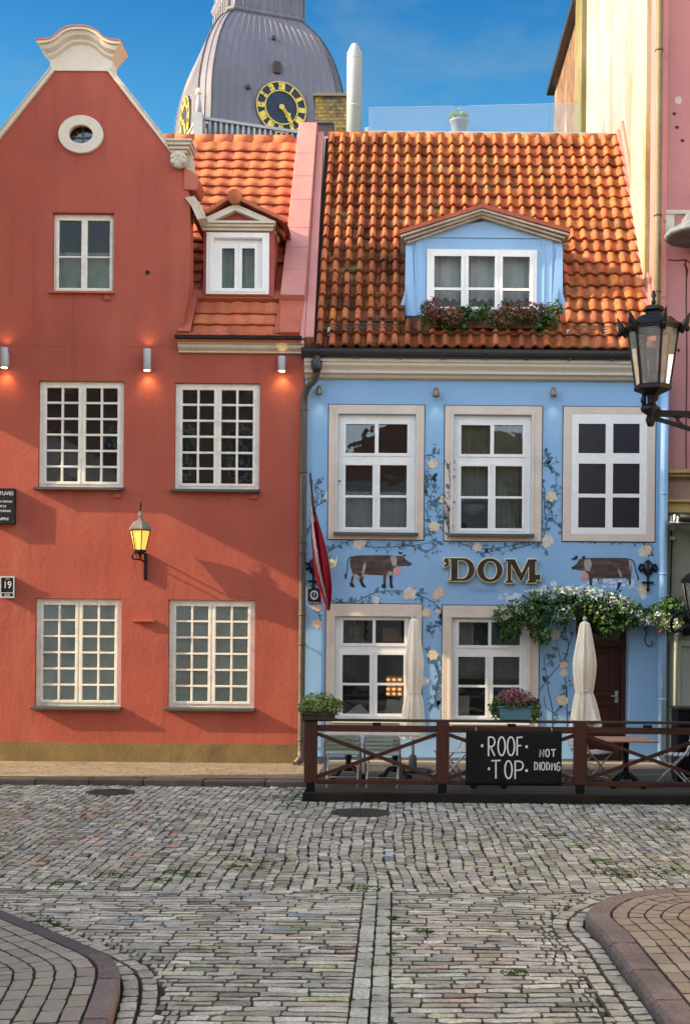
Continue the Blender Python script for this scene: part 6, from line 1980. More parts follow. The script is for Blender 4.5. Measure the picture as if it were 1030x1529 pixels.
b = MB(); b.rect_holes(X0 - .012, X1 + .012, Z0 - .012, Z1 + .012, [(X0 + .008, X1 - .008, Z0 + .07, Z1 - .012), (X0 + .02, X1 - .008, Z0 + .01, Z0 + .058)], -.082, -.0705); b.build('frame', GREYM, t, bevel=.003)
b = MB(); text_into(b, '19', (X0 + X1) / 2, (Z0 + Z1) / 2 + .03, .15, -.0725, 0, .85); text_into(b, 'IELA', (X0 + X1) / 2, Z0 + .034, .045, -.0725); text_into(b, 'VECA', (X0 + X1) / 2, Z1 - .028, .026, -.0725); b.build('lettering', LET, t)
t, X0, X1, Z0, Z1 = plate('number_plate', 'black number plate with a white zero under wrought iron, left of the flag tip', 'house number', 459.5, 879, 479, 898, .03, BLKP)
b = MB(); b.box(X0, X1, -.03, -.004, Z0 - .035, Z0 - .008); b.build('name_strip', BLKP, t)
zl = ell((X0 + X1) / 2, (Z0 + Z1) / 2, .05, .06, 24); b = MB(); b.ribbon(zl + [zl[0]], .02, -.0305, 0, th=.003); b.ribbon([((X0 + X1) / 2 + .01, (Z0 + Z1) / 2 + .05), ((X0 + X1) / 2 - .01, (Z0 + Z1) / 2 - .05)], .010, -.0305, 0, th=.003)
for k in range(6): b.box(X0 + .015 + k * .028, X0 + .03 + k * .028, -.0325, -.0302, Z0 - .030, Z0 - .012)
b.build('lettering', LET, t)
def iron(name, label, cx, cy, up):
    x, z = P(cx, cy)
    t = thing(name, label, 'iron ornament', (x, 0, z - .25), 'fleur-de-lis wall anchors')
    b = MB()
    b.tube([(x, -.03, z - .22), (x, -.03, z + .22)], [.012, .022], 8)
    for sg in (-1, 1):
        b.tube(spline([(x, -.03, z - .02), (x + sg * .04, -.03, z + .08), (x + sg * .10, -.03, z + .15), (x + sg * .13, -.03, z + .09), (x + sg * .10, -.03, z + .05), (x + sg * .08, -.03, z + .09)], 5), .017, 6)
        b.tube(spline([(x, -.03, z + .0), (x + sg * .05, -.03, z + .02), (x + sg * .06, -.03, z + .14), (x + sg * .02, -.03, z + .2)], 5), .012, 6)
    b.bar((x - .085, -.03, z - .12), (x + .085, -.03, z - .12), .03, .03); b.sphere((x, -.03, z - .22), .025, .025, .035); b.tube([(x, -.03, z), (x, -.001, z)], .012, 6)
    b.build('ironwork', BLACK, t)
iron('wall_anchor', 'black fleur-de-lis wall anchor left of the red and white flag', 468, 856, 1)
iron('wall_anchor', 'black fleur-de-lis wall anchor to the right of the second painted cow', 966, 858, 1)
t = thing('iron_scroll', 'small curled iron hook on the blue wall right of the door', 'iron ornament', (*P(966, 966)[:1], 0, P(966, 966)[1]))
b = MB(); b.tube(spline([(*P(961, 936)[:1], -.02, P(961, 936)[1]), (*P(964, 946)[:1], -.03, P(964, 946)[1]), (*P(961, 954)[:1], -.03, P(961, 954)[1]), (*P(966, 965)[:1], -.03, P(966, 965)[1]), (*P(973, 962)[:1], -.03, P(973, 962)[1]), (*P(971, 956)[:1], -.03, P(971, 956)[1])], 5), .007, 6); b.bar((*P(961, 938)[:1], -.02, P(961, 938)[1]), (*P(961, 938)[:1], -.001, P(961, 938)[1]), .02, .02); b.build('hook', BLACK, t)
# -------- raised letters
def ZL(x, y): return P(600 + x / 5.15, 810 + y / 5.15)
def arcpts(cx, cy, rx, ry, a0, a1, n=16): return [(cx + rx * math.cos(R(a0 + (a1 - a0) * i / n)), cy + ry * math.sin(R(a0 + (a1 - a0) * i / n))) for i in range(n + 1)]
Dm = [[(344, 120), (470, 120)] + arcpts(470, 210, 88, 90, -90, 90) + [(350, 300), (350, 290), (372, 284), (372, 138), (360, 132), (360, 180), (320, 196), (318, 176), (336, 164), (318, 148), (322, 122)], [(428, 142)] + arcpts(462, 210, 44, 66, -90, 90) + [(428, 276)]]
Om = [arcpts(672, 215, 100, 94, 0, 352, 44), arcpts(675, 215, 48, 66, 0, 352, 36)]
def PM(x, y): return (x, y)
Mm = [[((x - 600) * 5.15, (y - 810) * 5.15) for x, y in ((753, 835), (768, 835), (777.5, 855), (787, 835), (801, 835), (801, 838.5), (798.5, 840), (798.5, 858), (806, 857), (806, 868), (800, 866), (799, 871), (785, 871), (785, 868), (788, 866.5), (788, 848), (778.5, 868), (775, 868), (762.5, 845), (762.5, 866.5), (766, 868), (766, 871), (753, 871), (753, 868), (756, 866.5), (756, 839.5), (753, 838.5))]]
GOLD = pm('gold_letter_edge', (.80, .66, .38), .35, .15, 10, .1, 50, .1, 40, .5, metal=.2)
LBR = pm('dark_brown_letter', (.024, .016, .008), .4, .4, 8, .2, 40, .1, 40, .4)
t = thing('shop_sign', 'raised gold-edged dark letters DOM on the blue facade between the cows', 'sign', (P(733, 870)[0], 0, P(733, 870)[1]))
for L_ in (Dm, Om, Mm):
    loops = [[ZL(*p) for p in lp] for lp in L_]
    o = curve_mesh('letter', loops, -.045, .028, GOLD, t, bevel=.004, offset=.002)
    f_ = curve_mesh('letter_face', loops, -.075, .006, LBR, o, offset=-.006)
    for k in (-1, 1):
        pass
b = MB()
for px in (690, 730, 778):
    x, z = P(px, 850); b.tube([(x, -.02, z), (x, -.001, z)], .01, 6)
# -------- flag
FR = pm('flag_crimson', (.33, .012, .02), .8, .1, 5, .06, 60, .1, 40, .2, trans=.2)
FW = pm('flag_white', (.66, .58, .52), .8, .1, 5, .06, 60, .1, 40, .2, trans=.2)
t = thing('flag', 'crimson and white flag hanging folded from a dark pole by the drainpipe', 'flag', (P(468, 800)[0], -.5, P(468, 800)[1]))
top = (P(463, 707, -.75)[0], -.75, P(463, 707, -.75)[1]); bot = (P(478, 862, -.02)[0], -.004, P(478, 862, -.02)[1])
b = MB(); b.tube([top, tuple(a + (c_ - a) * .5 for a, c_ in zip(top, bot)), bot], [.016, .02, .02], 10); b.build('pole', pm('dark_pole', (.05, .012, .012), .5), t)
b = MB(); b.tube([(bot[0], -.06, bot[2] + .0), (bot[0], -.002, bot[2])], .035, 10); b.build('socket', GUT, t)
ctr = spline([(464.5, 738), (467, 760), (471, 785), (476, 815), (481, 850), (486, 880), (490.5, 911)], 8)
wid = [2.2, 4.0, 7, 10.5, 12, 9.5, 2.0]
wl_ = spline([(w_, 0) for w_ in wid], 8)
b = MB(); nU = 30; vs = []; cols = []
for j, ((cx, cy), (w_, _)) in enumerate(zip(ctr, wl_)):
    for i in range(nU + 1):
        u = i / nU * 2 - 1
        yy = -.50 + .10 * j / len(ctr) + .055 * math.sin(u * 7 + j * .08) * min(1, w_ / 8) + .03 * math.cos(u * 13)
        x, z = P(cx + u * w_, cy + abs(u) * 1.5, yy)
        vs.append((x, yy, z))
n_ = nU + 1
for j in range(len(ctr) - 1):
    for i in range(nU):
        u = (i + .5) / nU * 2 - 1
        v = j / len(ctr)
        white = (v > .05 and abs(u - (-.62 + 0.75 * max(0, v - .35))) < .20) or v < .28 and u < .3
        b.add([vs[j * n_ + i], vs[(j + 1) * n_ + i], vs[(j + 1) * n_ + i + 1], vs[j * n_ + i + 1]], [(0, 1, 2, 3)], 1 if white else 0, (1, 1, 1), True)
o = b.build('cloth', [FR, FW], t)
weld_smooth(o)
b = MB(); gx, gz = P(499, 845, -.25); b.tube(spline([(P(493, 848, -.3)[0], -.3, P(493, 848)[1]), (gx, -.25, gz), (P(502, 838, -.2)[0], -.2, P(502, 838)[1]), (P(502, 832, -.1)[0], -.01, P(502, 832)[1])], 5), .014, 8); b.sphere((P(495, 840, -.3)[0], -.3, P(495, 840, -.3)[1]), .05, .04, .06); b.build('gilt_hook', GOLD, t)
# -------- intercom beside the door
t = thing('intercom', 'black intercom box on the right door jamb', 'intercom', (d1 - .03, .12, PZ(1022, 940)))
b = MB(); b.box(d1 - .20, d1 - .001, .10, .22, PZ(1022, 940), PZ(985, 940)); b.build('case', BLKP, t, bevel=.008)
for zz in (1003, 1016):
    b = MB(); b.tube([(d1 - .15, .085, PZ(zz, 930)), (d1 - .15, .10, PZ(zz, 930))], .014, 10); b.build('button', GREYM, t)

# ================================================================== BEHIND: TERRACE, CHIMNEYS, CATHEDRAL
BRICK = pm('old_yellow_brick', (.17, .13, .075), .9, .35, 6, .3, 50, .8, 30, .1, dirt=((.24, .18, .03), .8, 3.0, .45, .65), dirt2=((.10, .09, .07), .6, 9, .5, .7))
STUC = pm('grey_render', (.34, .36, .34), .85, .1, 2, .06, 40, .3, 40, .15, dirt=((.30, .32, .30), .5, 3, .5, .8))
terr = thing('roof_terrace', 'grey rendered terrace block behind the ridge of the old tiled roof', 'building', (2.2, 6, 0))
tz = PZ(196, 700, 4.2)
b = MB(); b.box(PX(462, 200, 3.6), 4.58, 3.6, 12, .0, tz - .35); b.build('wall', STUC, terr)
b = MB()
xs = [PX(q, 200, 4.2) for q in (551, 668, 785, 822, 905)]
for a, c_ in zip(xs[:-1], xs[1:]): b.box(a + .004, c_ - .004, 4.2, 4.45, tz - .5, tz, 0, (rnd.uniform(.85, 1.05),) * 3)
b.box(PX(545, 200, 4.2), xs[0], 4.22, 4.4, tz - .5, tz + .07)
b.build('parapet', STUC, terr, bevel=.01)
HAZE = glass_mat('hazy_railing_glass', (.93, .96, .97), .10, (.55, .66, .72), 1.45)
t = thing('glass_railing', 'frameless hazy glass railing along the roof terrace', 'railing', (2.2, 4.9, tz - .35))
for (a, c_, ya, yb) in ((550, 668, 160, 158), (668.5, 820, 158, 154.5), (820.5, 866, 154.5, 153)):
    xa, xb_ = PX(a, 180, 4.9), PX(c_, 180, 4.9)
    b = MB(); b.prism([(xa, tz - .36), (xb_, tz - .36), (xb_, PZ(yb, c_, 4.9)), (xa, PZ(ya, a, 4.9))], 4.9, 4.92); b.build('glass_panel', HAZE, t)
b = MB()
for q in (553, 669, 821, 864): xx = PX(q, 190, 4.95); b.box(xx - .03, xx + .03, 4.925, 4.99, tz - .36, tz + .02)
b.build('clamp', GREYM, t)
t = thing('plant_pot', 'grey pot with a bushy plant behind the glass of the roof terrace', 'potted plant', (PX(685, 190, 5.3), 5.3, tz - .35))
x = PX(685, 190, 5.3); z0 = PZ(206, 685, 5.3); z1 = PZ(180, 685, 5.3)
b = MB(); b.lathe([(.10, z0 - .15), (.115, z0), (.165, z1 - .05), (.18, z1 - .045), (.18, z1), (.15, z1), (.14, z1 - .03)], (x, 5.3, 0), 20); b.build('pot', pm('grey_pot', (.24, .26, .27), .7), t)
foliage('foliage', t, [(x, 5.3, z1 + .07, .2, .2, .11, 260)], .06, [(2.2, 2.2, 1.8), (1.4, 1.6, 1.0)], seed=31)
t = thing('chimney', 'square yellowish brick chimney behind the pink roof coping', 'chimney', (PX(494, 190, 6), 6, 3))
b = MB(); x0, x1 = PX(470, 180, 6), PX(520, 180, 6)
zc0 = tz - .5; k = 0
b.box(x0 + .012, x1 - .012, 6.012, 6.688, zc0, PZ(144, 494, 6) - .001, 0, (.6, .58, .5))
while zc0 < PZ(144, 494, 6) - .07:
    xx = x0 - (.06 if k % 2 else 0)
    while xx < x1 - .01:
        q = rnd.uniform(.6, 1.45); b.box(max(xx, x0) + .004, min(xx + .125, x1) - .004, 6 + rnd.uniform(-.004, .004), 6.7, zc0 + .004, zc0 + .066, 0, (q, q * rnd.uniform(.9, 1.05), q * rnd.uniform(.75, 1.0))); xx += .125
    zc0 += .07; k += 1
b.build('stack', BRICK, t)
b = MB(); b.box(x0 - .04, x1 + .04, 5.96, 6.74, PZ(144, 494, 6) + .0005, PZ(139.5, 494, 6)); b.build('capping', pm('old_capping', (.16, .14, .11), .9), t)
t = thing('flue_pipe', 'tall pale grey round flue with a conical cap', 'chimney', (PX(528.5, 190, 4.4), 4.4, tz - .4))
x = PX(528.5, 190, 4.4); r = 11.3 / (FPX / (D + 4.4))
b = MB(); b.lathe([(r, tz - .45), (r, PZ(88, 528, 4.4)), (r * .99, PZ(80, 528, 4.4)), (r * .55, PZ(68.5, 528, 4.4)), (r * .45, PZ(66.5, 528, 4.4)), (.01, PZ(66, 528, 4.4))], (x, 4.4, 0), 28); b.build('pipe', pm('pale_flue_metal', (.33, .36, .34), .45, .06, 3, .04, 40, .05, 30, .4), t)
for yy in (88, 160):
    b = MB(); b.lathe([(r + .002, -.01), (r + .008, 0), (r + .002, .01)], (x, 4.4, PZ(yy, 528, 4.4)), 28); b.build('joint_band', GREYM, t)
t = thing('roof_hatch', 'small dark metal box on the roof beside the pink coping', 'roof hatch', (PX(485, 200, 3.9), 3.9, tz - .4))
b = MB(); b.box(PX(473, 200, 3.7), PX(497, 200, 3.7), 3.7, 4.1, tz - .45, PZ(185, 485, 3.7)); b.build('box', pm('brown_metal_box', (.055, .04, .035), .6), t, bevel=.01)
b = MB(); b.box(PX(472, 200, 3.7), PX(498, 200, 3.7), 3.68, 4.12, PZ(185, 485, 3.7) + .0005, PZ(183, 485, 3.7)); b.build('lid', GUT, t)

TY = 70.0; k_ = FPX / (D + TY)
TX = P(385, 150, TY)[0]
tz_ = lambda py: CH + (VPY - py) / k_
tw_ = thing('cathedral_tower', 'grey lead-covered cathedral dome with gold clock faces rising behind the roofs', 'tower', (TX, TY, 0))
LEAD = pm('lead_sheet', (.145, .125, .14), .55, .14, .35, .08, 8, .1, 10, .4, stretch=(1, 1, .4), dirt=((.23, .22, .24), .5, .5, .5, .8, (1.5, 1.5, .3)))
LEADL = pm('lead_trim', (.17, .15, .15), .5, .15, .6, .1, 8)
STN = pm('pale_tower_stone', (.38, .36, .35), .8, .1, .6)
ROT = 20.0; HALF = 40.5
def plan(r):
    """vertices of the plan, angle measured from the front (-Y) towards +X"""
    out = []
    for q in range(4):
        for s_ in (-HALF, HALF):
            a = R(ROT + 90 * q + s_)
            out.append((TX + r * math.sin(a), TY - r * math.cos(a)))
    return out
prof = spline([(130, 260), (130, 225), (129, 205), (129, 188), (127, 168), (123, 148), (117, 127), (110, 108), (101, 90), (91, 74), (79, 60), (66, 50)], 4)
prof = [(r / .915 / k_, tz_(y)) for r, y in prof]
def faceted(mb, prof, mi=0):
    pl = [plan(r) for r, z in prof]
    for q in range(8):
        q2 = (q + 1) % 8
        vs, fs = [], []
        for j, (r, z) in enumerate(prof):
            vs += [(*pl[j][q], z), (*pl[j][q2], z)]
        fs = [(2 * j, 2 * j + 1, 2 * j + 3, 2 * j + 2) for j in range(len(prof) - 1)]
        mb.add(vs, fs, mi, (1, 1, 1), True)
b = MB(); faceted(b, prof)
b.build('dome', LEAD, tw_)
b = MB()
for q in range(8):
    q2 = (q + 1) % 8
    nn = 16 if q % 2 == 0 else 2
    for s_ in range(nn + 1):
        u = s_ / nn
        pts = []
        for r, z in prof[::2]:
            a_, c_ = plan(r + .02)[q], plan(r + .02)[q2]
            pts.append((a_[0] + (c_[0] - a_[0]) * u, a_[1] + (c_[1] - a_[1]) * u, z))
        b.tube(pts, .035 if 0 < s_ < nn else .06, 4, 0, (1, 1, 1), False)
b.build('standing_seam', LEADL, tw_)
b = MB()
dr = [(66, 52), (71, 50), (72, 46), (68, 44), (68, 16), (72, 12), (74, 6), (70, 3), (66, 0), (66, -6)]
faceted(b, [(r / .92 / k_, tz_(y)) for r, y in dr])
b.build('drum', LEAD, tw_)
b = MB()
pl = plan(69.5 / .92 / k_)
for q in range(8):
    a_, c_ = pl[q], pl[(q + 1) % 8]
    nn = 8 if q % 2 == 0 else 1
    for s_ in range(nn): 
        u = s_ / nn; xx, yy = a_[0] + (c_[0] - a_[0]) * u, a_[1] + (c_[1] - a_[1]) * u
        b.tube([(xx, yy, tz_(44)), (xx, yy, tz_(16))], .05, 4, 0, (1, 1, 1), False)
b.build('drum_seam', LEADL, tw_)
for q in range(8):
    a_ = plan(62 / .96 / k_)[q]
    b = MB(); b.tube([(*a_, tz_(-6)), (*a_, tz_(-90))], .42, 8); b.build('column', STN, tw_)
b = MB(); faceted(b, [(44 / k_, tz_(0)), (44 / k_, tz_(-95))]); b.build('lantern_core', STN, tw_)
b = MB(); faceted(b, [(70 / k_, tz_(-88)), (74 / k_, tz_(-94)), (66 / k_, tz_(-100)), (50 / k_, tz_(-140)), (20 / k_, tz_(-165)), (3 / k_, tz_(-260)), (.05, tz_(-330))]); b.build('spire', LEAD, tw_)
b = MB()
def sq(r): return [(TX + r * math.sin(R(ROT + 45 + 90 * q)), TY - r * math.cos(R(ROT + 45 + 90 * q))) for q in range(4)]
zc_ = 2 + (950 - 203) / (FPX / (D + TY - 6.6))
b.prism_z(sq(7.4), 0, zc_ - 1.0); b.build('tower_body', pm('red_brick_tower', (.30, .10, .06), .9), tw_)
b = MB()
sqp = sq(7.3)
for q in range(4):
    A_, B_ = Vector((*sqp[q], 0)), Vector((*sqp[(q + 1) % 4], 0))
    b.bar(A_ + Vector((0, 0, zc_ + 1.05)), B_ + Vector((0, 0, zc_ + 1.05)), .3, .18); b.bar(A_ + Vector((0, 0, zc_ - .1)), B_ + Vector((0, 0, zc_ - .1)), .3, .25)
    for i in range(1, 28):
        p = A_.lerp(B_, i / 28); b.tube([(p.x, p.y, zc_), (p.x, p.y, zc_ + 1)], .09, 6)
b.build('balustrade', STN, tw_)
for q in range(4):
    x, y = sqp[q]
    b = MB(); b.box(x - .3, x + .3, y - .3, y + .3, zc_ - .3, zc_ + 1.3); b.lathe([(.22, 1.3), (.16, 2.0), (.08, 2.5), (.06, 2.6)], (x, y, zc_), 8); o = b.build('pinnacle', STN, tw_)
    b = MB(); b.sphere((x, y, zc_ + 2.75), .2, .2, .24); b.build('gilt_ball', GOLD, o)
GOLDC = pm('clock_gold', (.72, .48, .06), .4, .15, 3, .1, 20, .1, 20, .5)
CLKD = pm('clock_blue_black', (.018, .026, .045), .5, .3, 2)
for qa in (ROT, ROT - 90):
    a = R(qa)
    n_ = Vector((math.sin(a), -math.cos(a), 0)); tx_ = Vector((math.cos(a), math.sin(a), 0))
    rr = 130 / .915 / k_ * math.cos(R(HALF)) + .10
    cz = tz_(204)
    cen = Vector((TX, TY, cz)) + n_ * rr + tx_ * .35
    tilt = Vector((0, 0, 1))
    rc = 37 / k_
    def W(pts, off): return [tuple(cen + tx_ * x + Vector((0, 0, 1)) * z + n_ * off) for x, z in pts]
    def solid(mb, pts, o0, o1, mi=0):
        n0 = len(pts); vs = W(pts, o1) + W(pts, o0)
        mb.add(vs, [tuple(range(n0))] + [(i, n0 + i, n0 + (i + 1) % n0, (i + 1) % n0) for i in range(n0)], mi)
    m = MB(); solid(m, ell(0, 0, rc, rc, 48), -.9, .0); ck = m.build('clock_face', CLKD, tw_)
    m = MB()
    for ra, rb_ in ((rc * .985, rc * .95), (rc * .66, rc * .62)):
        N_ = 48
        for i in range(N_):
            a0, a1 = tau * i / N_, tau * (i + 1) / N_
            solid(m, [(ra * math.cos(a0), ra * math.sin(a0)), (ra * math.cos(a1), ra * math.sin(a1)), (rb_ * math.cos(a1), rb_ * math.sin(a1)), (rb_ * math.cos(a0), rb_ * math.sin(a0))], .0, .06)
    m.build('clock_ring', GOLDC, ck)
    m = MB()
    num = ['XII', 'I', 'II', 'III', 'IIII', 'V', 'VI', 'VII', 'VIII', 'IX', 'X', 'XI']
    for h_ in range(12):
        th = math.pi / 2 - tau * h_ / 12
        er = Vector((math.cos(th), math.sin(th))); et = Vector((er.y, -er.x))
        s_ = num[h_]; wdt = .10 * rc
        tot = sum({'I': .6, 'V': 1.3, 'X': 1.3}[c_] for c_ in s_) * wdt
        k0 = -tot / 2
        for c_ in s_:
            w_ = {'I': .6, 'V': 1.3, 'X': 1.3}[c_] * wdt
            def bar2(u0, r0, u1, r1, t=.065 * rc):
                p0 = er * r0 + et * u0; p1 = er * r1 + et * u1; dd = (p1 - p0).normalized(); nn = Vector((-dd.y, dd.x)) * t / 2
                solid(m, [tuple(p0 - nn), tuple(p1 - nn), tuple(p1 + nn), tuple(p0 + nn)], .0, .05)
            cxx = k0 + w_ / 2
            if c_ == 'I': bar2(cxx, .68 * rc, cxx, .93 * rc)
            elif c_ == 'V': bar2(cxx - w_ * .32, .93 * rc, cxx, .68 * rc); bar2(cxx + w_ * .32, .93 * rc, cxx, .68 * rc)
            else: bar2(cxx - w_ * .32, .93 * rc, cxx + w_ * .32, .68 * rc); bar2(cxx + w_ * .32, .93 * rc, cxx - w_ * .32, .68 * rc)
            k0 += w_
    m.build('numerals', GOLDC, ck)
    m = MB()
    def hand(th, l, w_):
        er = Vector((math.cos(th), math.sin(th))); et = Vector((er.y, -er.x))
        solid(m, [tuple(er * p + et * q) for p, q in ((-.15 * l, .0), (0, w_), (.5 * l, w_ * .7), (.62 * l, w_ * 1.7), (.75 * l, w_ * .6), (l, 0), (.75 * l, -w_ * .6), (.62 * l, -w_ * 1.7), (.5 * l, -w_ * .7), (0, -w_))], .05, .12)
    hand(math.pi / 2 - tau * 4.6 / 12, .60 * rc, .08 * rc); hand(math.pi / 2 - tau * 24 / 60, .85 * rc, .05 * rc); solid(m, ell(0, 0, .1 * rc, .1 * rc, 16), .06, .16)
    m.build('clock_hand', GOLDC, ck)
for px, py, w_, h_ in ((419, 107, 10, 15), (419, 66, 5, 5), (355, 145, 5, 5)):
    pass
a = R(ROT); n_ = Vector((math.sin(a), -math.cos(a), 0)); tx_ = Vector((math.cos(a), math.sin(a), 0))
for u, y, w_, h_, nm in ((.1, 146, 5, 8, 'dormer_hatch'), (0, 98, 2.5, 2.5, 'vent_hatch'), (-1.9, 182, 2.4, 2.4, 'vent_hatch')):
    zz = tz_(y); r = np.interp(zz, [p[1] for p in prof], [p[0] for p in prof]) * math.cos(R(HALF))
    c_ = Vector((TX, TY, zz)) + n_ * (r - .1) + tx_ * u
    b = MB(); b.bar(c_ - n_ * .4, c_ + n_ * .35, 2 * w_ / k_, 2 * h_ / k_); b.build(nm, pm('dark_hatch', (.06, .04, .035), .7), tw_)

# ================================================================== TALL HOUSE AT THE RIGHT
CREAMW = pm('cream_party_wall', (.29, .28, .24), .9, .18, .8, .12, 20, .7, 10, .1, dirt=((.125, .115, .09), .8, 1.1, .52, .68, (1, 1.6, .13)), dirt3=((.20, .19, .155), .7, .5, .52, .62), dirt2=((.43, .40, .31), .6, .8, .5, .8, (1, .8, .25)), bdist=.03)
BRKW = pm('exposed_brick_wall', (.17, .095, .055), .9, .35, 3, .3, 30, .8, 20, .1, dirt=((.30, .28, .22), .9, .8, .52, .57, (1, 1, .3)), bdist=.03)
PINKW = pm('dusty_pink_plaster', (.44, .185, .16), .85, .09, .6, .05, 30, .3, 20, .15, dirt=((.30, .13, .11), .5, .8, .5, .8), bdist=.015)
OLIVE = pm('olive_grey_render', (.28, .27, .19), .85, .1, .8, .05, 30, .25, 20, .15, dirt=((.15, .14, .10), .5, .9, .5, .8))
OCHRE = pm('ochre_moulding', (.36, .25, .09), .8, .15, 3, .1, 40, .3, 30, .15, dirt=((.12, .08, .04), .6, 3, .5, .8))
TX0 = 4.6
tall = thing('tall_house', 'tall house with a peeling cream side wall and a dusty pink front', 'house', (8, 6, 0))
FYt = .10
ztop = 2 + 813 / FPX * (D + 12.8)
zpk = PZ(702, 1010, FYt)
b = MB(); b.box(TX0, 12, 1.0, 7.35, 0, 17.2); b.build('side_wall', CREAMW, tall)
b = MB(); b.box(TX0 - .10, TX0 + .4, 7.352, 8.35, 0, 16.9); b.build('pilaster', pm('greenish_pilaster', (.15, .125, .05), .9, .2, .8, .1, 20, .3, 20, .1, dirt=((.25, .2, .13), .6, .6, .5, .7)), tall)
b = MB(); b.box(TX0, 12, 8.352, 12.8, 0, ztop); b.build('rear_wall', BRKW, tall)
b = MB(); b.box(TX0 - .18, 12, 8.3, 12.95, ztop + .001, ztop + .16); b.build('eaves', GUT, tall)
b = MB(); b.box(TX0, 12.02, -.0 + FYt, .999, zpk, 17.2); b.build('front_wall', PINKW, tall)
xq = PX(990, 300, FYt)
b = MB(); b.box(TX0 - .002, PX(975.5, 200, FYt) - .0, FYt - .012, 1.2, 6.0, 17.2) if False else b.box(PX(962, 300, .6), TX0 + .001, .55, 1.9, EAVE_Z + .9, 17.2); b.build('ochre_strip', pm('ochre_torn_plaster', (.25, .19, .085), .9, .2, 1.5, .1, 30, .5, 20, .1, dirt=((.37, .335, .235), .9, .7, .47, .55, (1, 1, .3))), tall)
for (ya, yb, pj, m, nm) in ((703, 708, .14, OCHRE, 'cornice'), (708, 713, .09, OCHRE, 'cornice'), (747, 751, .14, OCHRE, 'cornice'), (751, 766, .08, OCHRE, 'cornice')):
    b = MB(); b.box(PX(988, 730, FYt), 12, FYt - pj, FYt + .2, PZ(yb, 1010, FYt), PZ(ya, 1010, FYt) - .001); b.build(nm, m, tall, bevel=.01)
b = MB(); b.box(PX(986, 730, FYt), 12, FYt + .01, .9, PZ(747, 1010, FYt), PZ(713, 1010, FYt) - .001); b.build('frieze', pm('brown_frieze', (.30, .185, .12), .85, .1, 1), tall)
b = MB(); b.box(PX(986, 900, FYt), 12, FYt, .9, 0, PZ(766, 1010, FYt) - .001); b.build('ground_floor_wall', OLIVE, tall)
b = MB(); b.box(PX(998, 1000, FYt), 12, FYt - .05, FYt - .001, .1, PZ(957, 1010, FYt)); b.rect_holes(PX(1000, 1000, FYt), 12, PZ(1068, 1010, FYt), PZ(959, 1010, FYt), [(PX(1014, 1000, FYt), 11.8, PZ(1062, 1010, FYt), PZ(965, 1010, FYt))], FYt - .08, FYt - .0505); b.build('wall_panel', pm('pale_olive_panel', (.36, .36, .27), .8, .08, 1), tall, bevel=.008)
b = MB(); b.box(PX(995.5, 800, FYt), 12, FYt - .05, FYt + .02, PZ(366, 1010, FYt), PZ(357, 1010, FYt)); b.build('ledge', STUC, tall, bevel=.01)
b = MB(); b.box(PX(993, 330, FYt), 12, FYt - .02, FYt + .001, PZ(320, 1010, FYt), PZ(314, 1010, FYt)); b.box(PX(993, 330, FYt), PX(1006, 330, FYt), FYt - .02, FYt + .001, PZ(357, 1010, FYt), PZ(321, 1010, FYt)); b.build('stone_band', CREAMG, tall)
b = MB()
for pts in (((997, 388), (1010, 389), (1021, 388), (1028, 392)), ((1022, 388), (1024, 410), (1023, 450), (1025, 500), (1024, 560), (1023, 640), (1024, 700)), ((1021, 395), (1026, 402), (1024, 412))):
    b.ribbon(spline([P(q[0] + rnd.uniform(-1, 1), q[1], FYt) for q in pts], 6), .018, FYt - .001, 0, th=.003)
for px, py in ((1010, 190), (1006, 170), (1012, 523), (1018, 210)):
    x, z = P(px, py, FYt); b.prism(ell(x, z, .03, .025, 10), FYt - .004, FYt - .001)
b.build('crack', pm('crack_dark', (.07, .025, .022), .9), tall)
x, z = P(1012, 150, FYt); b = MB(); b.prism(ell(x, z, .055, .06, 12), FYt - .005, FYt - .001); b.build('plaster_patch', pm('patch_grey', (.45, .38, .34), .9), tall)
# torn awning on the ground floor
t = thing('awning', 'folded dirty white awning under the ochre cornice at the frame edge', 'awning', (PX(1040, 775, -.3), -.2, PZ(785, 1030, -.2)))
b = MB()
for k in range(6):
    yy = -.05 - .07 * k
    b.tube([(PX(1003, 775, -.2) + .01 * k, yy, PZ(775 + 2 * math.sin(k * 2), 1010, -.2)), (PX(1060, 775, -.2), yy, PZ(778, 1010, -.2)), (12, yy, PZ(778, 1010, -.2))], .06 + .015 * math.sin(k * 3), 8, k % 2)
b.build('cloth', [pm('dirty_canvas', (.55, .52, .50), .9, .3, 6), BLACK], t)
b = MB(); b.tube([(PX(997, 780, -.2), -.25, PZ(781, 1010, -.2)), (12, -.25, PZ(786, 1010, -.2))], .03, 8); b.build('roller', GUT, t)
for k, (py0, py1) in enumerate(((785, 792), (802, 807))):
    t = thing('junction_box', ('upper grey cable box on the olive wall beside the blue downpipe', 'lower grey cable box on the olive wall beside the blue downpipe')[k], 'cable box', (PX(1002, 790, FYt), FYt, PZ(py1, 1002, FYt)))
    b = MB(); b.box(PX(998.5, 790, FYt), PX(1005.5, 790, FYt), FYt - .07, FYt - .001, PZ(py1, 1002, FYt), PZ(py0, 1002, FYt)); b.build('case', pm('grey_plastic', (.36, .35, .30), .6), t, bevel=.006)
    b = MB(); b.tube([(PX(1002, 790, FYt), FYt - .02, PZ(py1, 1002, FYt)), (PX(1000.5, 790, FYt), FYt - .02, PZ(py1 + (8 if k == 0 else 92), 1002, FYt))], .01, 6); b.build('cable', BLACK, t)
xg = PX(1008, 1000, -.3)
pipe_thing('vine_post', 'thin grey green post rising from the terrace into the hanging flowers', [(xg, -.3, PZ(925, 1008, -.3)), (xg, -.3, 1.5), (xg, -.3, DT)], .028, OLIVE)['category'] = 'post'
yp = .02
xpp = PX(982.5, 200, yp)
